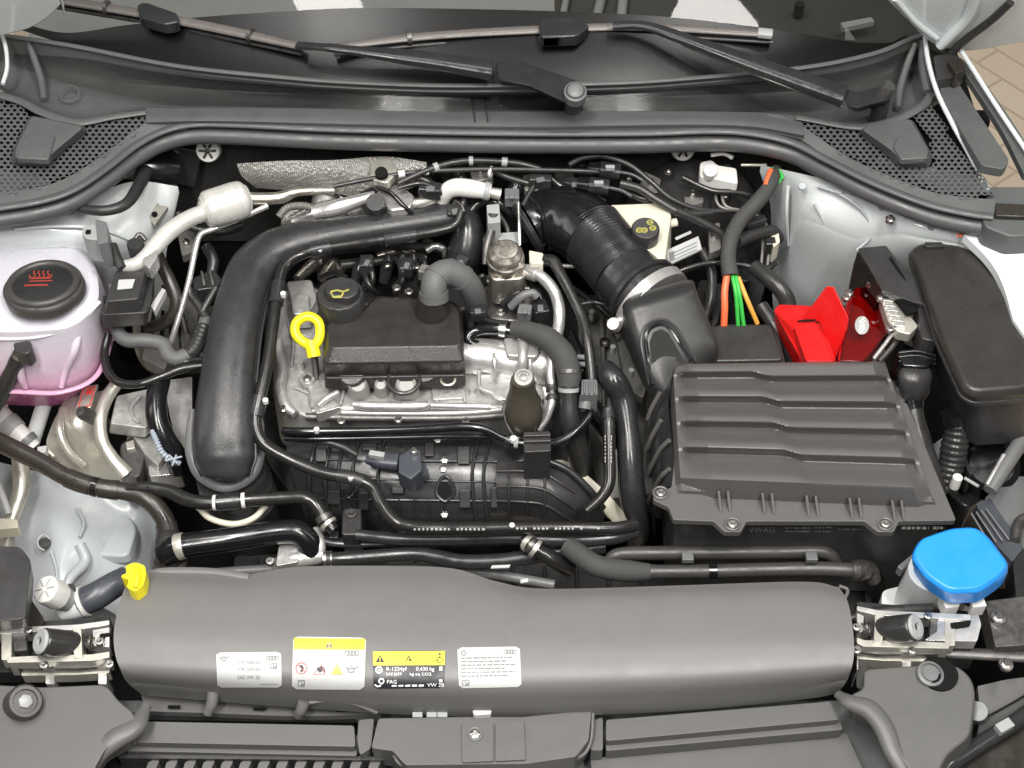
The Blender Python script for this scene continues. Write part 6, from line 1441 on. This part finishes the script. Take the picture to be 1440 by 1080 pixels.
add('cross_member', tube([(1210, 905, .735), (1300, 915, .735), (1380, 920, .735), (1470, 925, .735)], [16, 18, 18, 18], flat=.6), 'dark_steel', tr)
add('cable', tube([(1195, 870, .745), (1230, 862, .748), (1270, 858, .748), (1310, 855, .746)], [14, 16, 16, 14]), 'rubber', tr)

# ---- lock carrier trim
lc = thing('lock_carrier_trim', 'grey plastic lock carrier trim across the front edge', 'trim')
def slab(nm, poly, zt, zb, m='trim_plastic', r=4, bev=.003): add(nm, prism(poly, zt, zb, r), m, lc, bev=bev)
slab('gap_shadow', [(180, 1002), (500, 1009), (500, 1016), (180, 1012)], .69, .66, 'dark_void', 1, 0)
slab('under_panel', [(-60, 985), (1500, 985), (1500, 1180), (-60, 1180)], .655, .60, 'mid_grey_plastic')
slab('left_bar', [(192, 1014), (498, 1020), (500, 1050), (190, 1044)], .712, .69)
slab('left_bar_lip', [(180, 1046), (502, 1053), (502, 1063), (176, 1056)], .70, .68)
slab('bar_end', [(504, 1012), (526, 1010), (522, 1052), (506, 1062), (502, 1040)], .708, .68)
slab('centre_panel', [(532, 1010), (650, 1008), (735, 1008), (832, 998), (828, 1040), (810, 1064), (740, 1074), (570, 1076), (552, 1056), (522, 1052)], .72, .68)
add('panel_lip', tube([(524, 1054, .712), (550, 1058, .71), (572, 1078, .705), (660, 1078, .705), (760, 1075, .705), (812, 1066, .706), (830, 1044, .71), (834, 1000, .716)], 6), 'trim_plastic', lc)
slab('lock_plate', [(649, 1018), (694, 1016), (694, 1070), (650, 1072)], .7235, .715, r=2, bev=.0012)
slab('lock_plate', [(697, 1016), (737, 1013), (739, 1068), (697, 1070)], .7235, .715, r=2, bev=.0012)
c = P(668, 1032, .7245); s = S(c)
add('lock_ring', ringg(c, (0, -.1, 1), 9 * s, 2 * s), 'mid_grey_plastic', lc)
add('lock_core', lathe(c, (0, -.1, 1), [(7 * s, -.003), (7 * s, .002), (4 * s, .003), (2.5 * s, .001)], 20), 'steel', lc)
slab('right_bar', [(852, 1012), (1168, 986), (1180, 1012), (852, 1042)], .712, .69)
slab('right_bar_lip', [(852, 1044), (1182, 1015), (1186, 1026), (852, 1056)], .70, .68)
slab('right_apron', [(830, 1066), (1190, 1030), (1260, 1180), (840, 1180)], .68, .66, 'trim_plastic')
slab('bar_end', [(834, 1012), (848, 1008), (848, 1055), (830, 1055)], .705, .68)
slab('striker_tag', [(664, 1000), (684, 993), (692, 995), (690, 1004), (668, 1006)], .728, .715, 'white_plastic', 2, .001)
for x in (580, 600, 615): slab('dark_clip', [(x, 1001), (x + 14, 1001), (x + 14, 1008), (x, 1008)], .722, .715, 'grey_plastic', 1, .001)
# slats of the lower grille, left
slab('slat_backing', [(150, 1064), (545, 1070), (545, 1180), (150, 1180)], .675, .66, 'dark_void')
slab('slat_rail', [(168, 1060), (540, 1064), (540, 1069), (166, 1066)], .695, .67, 'black_plastic', 1, .001)
for i in range(13):
    x = 212 + i * 26
    add('slat', prism([(x - 4, 1072), (x + 8, 1066), (x + 12, 1070), (x - 2, 1100), (x - 12, 1100)], .69, .668, 2), 'trim_plastic', lc, bev=.001)

def corner(label, poly, dip, swoop, cap_):
    t = thing('headlight_cover', label, 'headlight cover', 'headlight corner covers')
    add('panel', loft([[(x, y, .742) for x, y in rnd(poly, 12)], [(x, y + 22, .70) for x, y in rnd(poly, 12)]]), 'trim_plastic', t, bev=.006, seg=3)
    add('rolled_edge', tube(swoop[0], swoop[1], n=7, flat=.7), 'hose_brown' if False else 'trim_plastic', t)
    c = P(*cap_[0]); s = S(c)
    if dip:
        add('notch', lathe(P(*dip), (0, 0, 1), [(27 * s, -.004), (27 * s, .002)], 32), 'dark_void', t)
        add('insert', lathe(P(dip[0] - 12, dip[1], dip[2] + .003), (.1, -.1, 1), [(19 * s, -.004), (19 * s, .002), (15 * s, .003), (15 * s, 0), (11 * s, 0), (11 * s, .002), (7 * s, .002)], 28), 'mid_grey_plastic', t)
        return t
    add('adjuster', lathe(c, cap_[1], [(25 * s, -.04), (25 * s, -.004), (22 * s, 0), (17 * s, 0), (16 * s, -.003), (10 * s, -.003)], 32), 'cap_grey', t)
    add('adjuster_core', lathe(c, cap_[1], [(10 * s, -.004), (10 * s, .0), (8 * s, .001)], 6), 'grey_plastic', t)
    return t
corner('smooth grey headlight corner cover with round adjuster below the ribbed white cap', [(-60, 960), (60, 966), (150, 962), (166, 985), (192, 1005), (186, 1032), (150, 1050), (118, 1110), (100, 1170), (-60, 1170)], None,
       ([(206, 992, .73), (190, 1022, .735), (160, 1040, .735), (135, 1062, .73), (118, 1095, .725), (108, 1140, .72)], [16, 30, 34, 32, 30, 30]), ((36, 986, .762), (.45, -.3, .85)))
corner('smooth grey headlight corner cover with dark round notch beside the headlight', [(1212, 940), (1300, 934), (1345, 934), (1366, 952), (1372, 975), (1364, 1035), (1330, 1062), (1318, 1090), (1290, 1100), (1262, 1060), (1245, 1020), (1225, 998), (1192, 992), (1196, 975), (1215, 968)], (1320, 948, .743),
       ([(1178, 976, .73), (1196, 988, .738), (1222, 998, .742), (1242, 1022, .742), (1256, 1056, .738), (1278, 1092, .73)], [14, 24, 30, 30, 28, 26]), ((1318, 948, .752), (.3, -.2, .9)))
hl = thing('headlight', 'dark headlight top edge beside the notched grey corner cover', 'headlight')
add('rim', tube([(1310, 1092, .70), (1340, 1072, .705), (1380, 1045, .705), (1420, 1020, .705), (1470, 985, .705)], [22, 24, 24, 24, 24], flat=.7), 'satin_black', hl)
add('lens_area', prism([(1330, 1085), (1470, 1000), (1470, 1180), (1330, 1180)], .69, .66, 4), 'hose_brown', hl)
add('wing', grid([[(1375, 965, .70), (1420, 955, .70), (1470, 950, .70)], [(1378, 1010, .69), (1420, 1000, .69), (1470, 980, .69)], [(1370, 1050, .67), (1420, 1030, .67), (1470, 1000, .67)]], 4, 3, .01), 'trim_plastic', hl)
add('wing_groove', tube([(1385, 1010, .698), (1430, 985, .70), (1470, 960, .702)], 3), 'dark_void', hl)
add('bulb_holder', cyl(1375, 1000, .715, 14, .03, (-.3, -.3, .9)), 'mid_grey_plastic', hl)
add('clip', box(P(1412, 1022, .715), (.02, .012, .01), (0, 0, .5)), 'grey_plastic', hl, bev=.001)


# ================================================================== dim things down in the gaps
t = thing('bulkhead_felt', 'dark quilted felt mat on the bulkhead below the seal', 'insulation mat')
rows = []
for k, z in enumerate((.92, .87, .82, .76, .70)):
    rows.append([Vector((-.5 + i * .1, .768 + .004 * math.sin(i * 2.1 + k * 1.7), z)) for i in range(11)])
add('mat', grid(rows, 4, 4), 'felt', t)
for x in (-.34, -.12, .1, .3): add('fastener', lathe(Vector((x, .748, .86)), (0, -1, .2), [(.012, -.01), (.012, .004), (.008, .006)], 16), 'satin_black', t)

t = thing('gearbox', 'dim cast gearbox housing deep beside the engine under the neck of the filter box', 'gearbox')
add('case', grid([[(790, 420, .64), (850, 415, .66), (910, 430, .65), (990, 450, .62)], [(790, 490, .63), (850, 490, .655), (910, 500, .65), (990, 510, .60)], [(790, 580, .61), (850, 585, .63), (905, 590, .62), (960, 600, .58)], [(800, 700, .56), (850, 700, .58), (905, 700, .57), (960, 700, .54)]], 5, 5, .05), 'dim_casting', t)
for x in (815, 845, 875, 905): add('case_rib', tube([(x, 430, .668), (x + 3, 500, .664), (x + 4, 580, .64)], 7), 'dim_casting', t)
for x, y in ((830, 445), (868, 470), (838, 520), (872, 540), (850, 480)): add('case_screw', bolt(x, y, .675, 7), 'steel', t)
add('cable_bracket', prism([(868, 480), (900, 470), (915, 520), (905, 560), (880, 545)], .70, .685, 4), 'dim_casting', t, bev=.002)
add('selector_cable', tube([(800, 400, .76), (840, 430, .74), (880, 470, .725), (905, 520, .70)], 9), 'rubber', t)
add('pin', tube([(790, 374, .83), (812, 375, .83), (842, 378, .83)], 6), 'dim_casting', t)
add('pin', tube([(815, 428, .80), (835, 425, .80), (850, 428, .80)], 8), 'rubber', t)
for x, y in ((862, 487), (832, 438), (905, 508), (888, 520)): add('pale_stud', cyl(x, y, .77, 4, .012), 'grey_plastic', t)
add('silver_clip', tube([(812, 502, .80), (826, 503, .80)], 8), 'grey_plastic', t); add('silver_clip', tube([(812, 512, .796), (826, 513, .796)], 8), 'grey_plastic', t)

t = thing('fan_shroud', 'dim black radiator fan shroud behind the grey front cover', 'fan shroud')
add('plate', prism([(330, 778), (760, 778), (900, 800), (1220, 800), (1230, 870), (320, 860)], .61, .58, 8), 'black_plastic', t, bev=.004)
for x in range(360, 1220, 45): add('shroud_rib', tube([(x, 785 + (12 if x > 760 else 0), .616), (x + 4, 850, .616)], 5, n=2), 'black_plastic', t)
add('top_rail', tube([(250, 810, .66), (400, 800, .66), (640, 802, .66), (780, 822, .66)], 14), 'mid_grey_plastic', t)

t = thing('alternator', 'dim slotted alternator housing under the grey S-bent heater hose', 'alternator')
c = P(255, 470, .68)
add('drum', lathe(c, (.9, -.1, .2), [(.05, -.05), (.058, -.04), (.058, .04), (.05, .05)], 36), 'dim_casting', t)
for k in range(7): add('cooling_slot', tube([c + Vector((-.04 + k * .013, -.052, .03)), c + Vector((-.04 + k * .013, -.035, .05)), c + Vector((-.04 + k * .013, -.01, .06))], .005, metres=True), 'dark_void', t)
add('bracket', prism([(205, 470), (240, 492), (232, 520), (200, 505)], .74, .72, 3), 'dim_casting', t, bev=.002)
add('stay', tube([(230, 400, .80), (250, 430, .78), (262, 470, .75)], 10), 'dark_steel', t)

t = thing('engine_harness', 'tangle of taped black engine wiring with plugs behind the charge pipe run', 'wiring harness')
for pts, wd, m_ in (([(690, 238, .90), (722, 252, .893), (760, 262, .885), (800, 274, .875), (830, 285, .86)], 10, 'rubber'),
    ([(590, 250, .90), (612, 262, .89), (640, 285, .865), (668, 315, .85), (684, 345, .835)], 11, 'rubber'),
    ([(470, 352, .80), (520, 348, .81), (575, 345, .812), (625, 352, .81), (662, 372, .80)], 12, 'braid'),
    ([(560, 352, .825), (572, 372, .83), (566, 395, .82), (556, 412, .80)], 8, 'hose_black'),
    ([(520, 360, .82), (512, 380, .825), (520, 402, .82), (530, 414, .80)], 8, 'hose_black'),
    ([(640, 350, .83), (652, 372, .835), (648, 395, .82)], 9, 'hose_black'),
    ([(700, 300, .87), (712, 318, .865), (716, 335, .855)], 8, 'rubber'),
    ([(740, 395, .83), (758, 412, .83), (764, 440, .815), (756, 462, .80)], 9, 'hose_black'),
    ([(660, 440, .82), (690, 452, .825), (715, 455, .83)], 9, 'hose_black'),
    ([(676, 430, .80), (664, 448, .795), (662, 470, .79)], 12, 'rubber'),
    ([(450, 392, .79), (470, 384, .80), (488, 392, .80)], 9, 'hose_black')):
    add('lead', tube(pts, wd, n=6), m_, t)
for x, y, z, w_, h_, m_ in ((605, 268, .895, .03, .018, 'satin_black'), (640, 300, .87, .022, .02, 'black_plastic'), (760, 255, .893, .03, .016, 'black_plastic'), (720, 278, .885, .02, .02, 'mid_grey_plastic'), (516, 372, .832, .018, .022, 'black_plastic'), (572, 376, .838, .018, .022, 'satin_black'), (648, 372, .84, .018, .02, 'black_plastic'), (598, 384, .83, .016, .016, 'dim_casting'), (760, 436, .822, .02, .024, 'satin_black'), (738, 440, .83, .018, .018, 'mid_grey_plastic'), (672, 440, .83, .022, .016, 'satin_black'), (810, 262, .89, .03, .016, 'satin_black')):
    o = add('plug', box(P(x, y, z), (w_, h_, .018), (0, 0, random.uniform(-.5, .5))), m_, t, bev=.002)
    add('lock_tab', box(P(x, y - 2, z + .011), (w_ * .4, h_ * .5, .004), (0, 0, random.uniform(-.3, .3))), 'mid_grey_plastic', o, bev=.001)
for x, y, z in ((690, 242, .905), (640, 288, .872), (566, 366, .835), (626, 356, .82), (700, 352, .85)): add('tape_band', ringg(P(x, y, z), (1, -.3, 0), .006, .0025, 16, 6), 'white_plastic' if x == 690 else 'braid', t)

t = thing('rear_bracketry', 'dull brackets and stub hoses crowded between ribbed duct and bulkhead', 'brackets')
for poly, z, m_ in (([(660, 232), (690, 228), (694, 250), (664, 256)], .89, 'dim_casting'), ([(735, 246), (760, 242), (764, 266), (738, 268)], .885, 'dim_casting'), ([(780, 238), (806, 236), (808, 256), (782, 258)], .885, 'black_plastic'), ([(905, 240), (930, 252), (924, 272), (900, 262)], .87, 'dim_casting'), ([(960, 262), (985, 258), (990, 284), (964, 290)], .86, 'dim_casting'), ([(1040, 296), (1066, 284), (1072, 312), (1044, 322)], .85, 'black_plastic'), ([(996, 318), (1012, 312), (1014, 350), (998, 356)], .84, 'dim_casting'), ([(952, 402), (975, 394), (982, 420), (960, 430)], .78, 'dim_casting'), ([(590, 300), (612, 296), (614, 312), (592, 316)], .84, 'dim_casting'), ([(300, 250), (330, 246), (334, 280), (305, 284)], .80, 'black_plastic'), ([(250, 330), (272, 320), (278, 350), (256, 360)], .79, 'dim_casting')):
    add('bracket', prism(poly, z, z - .014, 3), m_, t, bev=.002)
for pts, wd, m_ in (([(640, 238, .895), (655, 262, .885), (650, 290, .87)], 13, 'rubber'), ([(770, 246, .895), (790, 262, .888), (820, 268, .884), (850, 284, .87)], 11, 'hose_black'), ([(950, 296, .88), (985, 312, .865), (1015, 330, .85), (1030, 360, .83)], 12, 'rubber'), ([(960, 250, .895), (1000, 268, .885), (1045, 272, .88), (1070, 290, .865)], 9, 'hose_black'), ([(985, 350, .83), (1000, 380, .81), (1000, 420, .79), (990, 450, .77)], 14, 'rubber'), ([(250, 300, .83), (270, 320, .82), (310, 326, .815), (340, 318, .81)], 12, 'rubber'), ([(290, 345, .82), (300, 365, .81), (298, 385, .80)], 16, 'satin_black'), ([(880, 270, .885), (905, 280, .88), (925, 276, .88)], 10, 'hose_black')):
    add('stub_hose', tube(pts, wd, n=6), m_, t)
for x, y, z in ((676, 240, .894), (750, 254, .889), (916, 256, .874), (974, 272, .864), (1005, 330, .844), (966, 412, .784), (602, 306, .844), (262, 340, .794), (940, 240, .89), (884, 250, .89), (1020, 276, .87), (648, 250, .895)):
    add('screw', bolt(x, y, z, 5), 'steel', t)
t = thing('turbo_housing', 'bright cast turbocharger and bolts half hidden behind the charge air pipe', 'turbocharger')
c = P(500, 292, .825)
add('scroll', ringg(c, (.2, -.5, .8), .042, .02, 36, 14), 'cast_aluminium', t)
add('core', lathe(c, (.2, -.5, .8), [(.04, -.03), (.04, .004), (.02, .014), (.012, .016)], 24), 'cast_aluminium', t)
for a in range(6): add('core_screw', bolt(500 + 30 * math.cos(a), 290 + 16 * math.sin(a), .853, 5), 'steel', t)
add('braided_line', tube([(455, 300, .86), (430, 290, .868), (405, 292, .868), (392, 305, .86)], 11, rib=(20, .08)), 'dim_casting', t)
add('oil_line', tube([(560, 300, .87), (590, 292, .875), (612, 284, .878)], 9), 'dark_steel', t)

t = thing('brake_lines', 'pair of thin dull brake lines beside the white strut tower', 'brake lines')
for d in (0, 9): add('line', tube([(1005 + d, 262, .88), (1012 + d, 290, .87), (1050 + d, 300, .86), (1072 + d, 325, .84), (1070 + d, 380, .80)], 4.5), 'dim_casting', t)
add('clip', box(P(1062, 312, .86), (.03, .012, .01), (0, 0, .4)), 'black_plastic', t, bev=.002)
t = thing('cable_tray', 'black plastic cable tray with ribs beside the filter box neck', 'cable tray')
add('tray', prism([(985, 392), (1020, 400), (1008, 455), (990, 470), (968, 440)], .76, .70, 5), 'black_plastic', t, bev=.003)
for k in range(4): add('tray_rib', tube([(980 + k * 9, 410, .764), (978 + k * 8, 448, .764)], 4, n=2), 'satin_black', t)

# outer fenders beside the bay, just outside the picture
for xs in ((-50, -150, -260, -330), (1505, 1600, 1700, 1770)):
    add('outer_fender', grid([[(x, y, z - .02 * k * k * .5) for k, x in enumerate(xs)] for y, z in ((250, .97), (400, .93), (560, .89), (720, .86), (900, .82), (1040, .77))], 4, 4, .01), 'white_paint', body)
    add('fender_wall', grid([[(xs[0] + (0 if xs[0] < 0 else 0), y, z - d) for y, z in ((250, .965), (400, .925), (560, .885), (720, .855), (900, .815), (1040, .765))] for d in (0, .02)], 4, 2, .01), 'white_paint', body)
# pressed details on the body shell
for pts in ([(1108, 262, .90), (1106, 300, .86), (1108, 345, .79)], [(1165, 256, .92), (1230, 275, .925), (1300, 306, .922), (1370, 328, .92)]):
    add('pressed_crease', tube(pts, 5), 'white_paint', body)
for x, y, z in ((1128, 262, .913), (1180, 268, .922), (1240, 290, .92), (1310, 318, .915), (1360, 335, .912), (40, 304, .908), (100, 298, .904), (160, 285, .897)):
    add('spot_weld', lathe(P(x, y, z), (0, -.3, 1), [(.005, -.003), (.005, .0005), (.003, .0)], 14), 'primer_paint', body)
add('stud', bolt(1252, 308, .918, 7), 'steel', body)
add('stamped_mark', scribble(1345, 1368, 328, 5, BVHTree.FromPolygons([P(1300, 300, .9215), P(1420, 300, .9215), P(1420, 360, .9215), P(1300, 360, .9215)], [(0, 1, 2, 3)]), 0, 2, 4, 2), 'orange_wire', body, kind='stuff')
add('rail_stamp', tube([(70, 758, .632), (62, 752, .632), (54, 758, .631), (54, 768, .63), (62, 774, .63)], 2.5), 'primer_paint', body)
for pts in ([(108, 715, .632), (118, 735, .63), (112, 755, .63)], [(190, 745, .60), (184, 765, .596), (172, 782, .59), (130, 782, .60)], [(72, 775, .628), (80, 805, .622), (76, 840, .614)]):
    add('pressed_crease', tube(pts, 4), 'primer_paint', body)

finish()
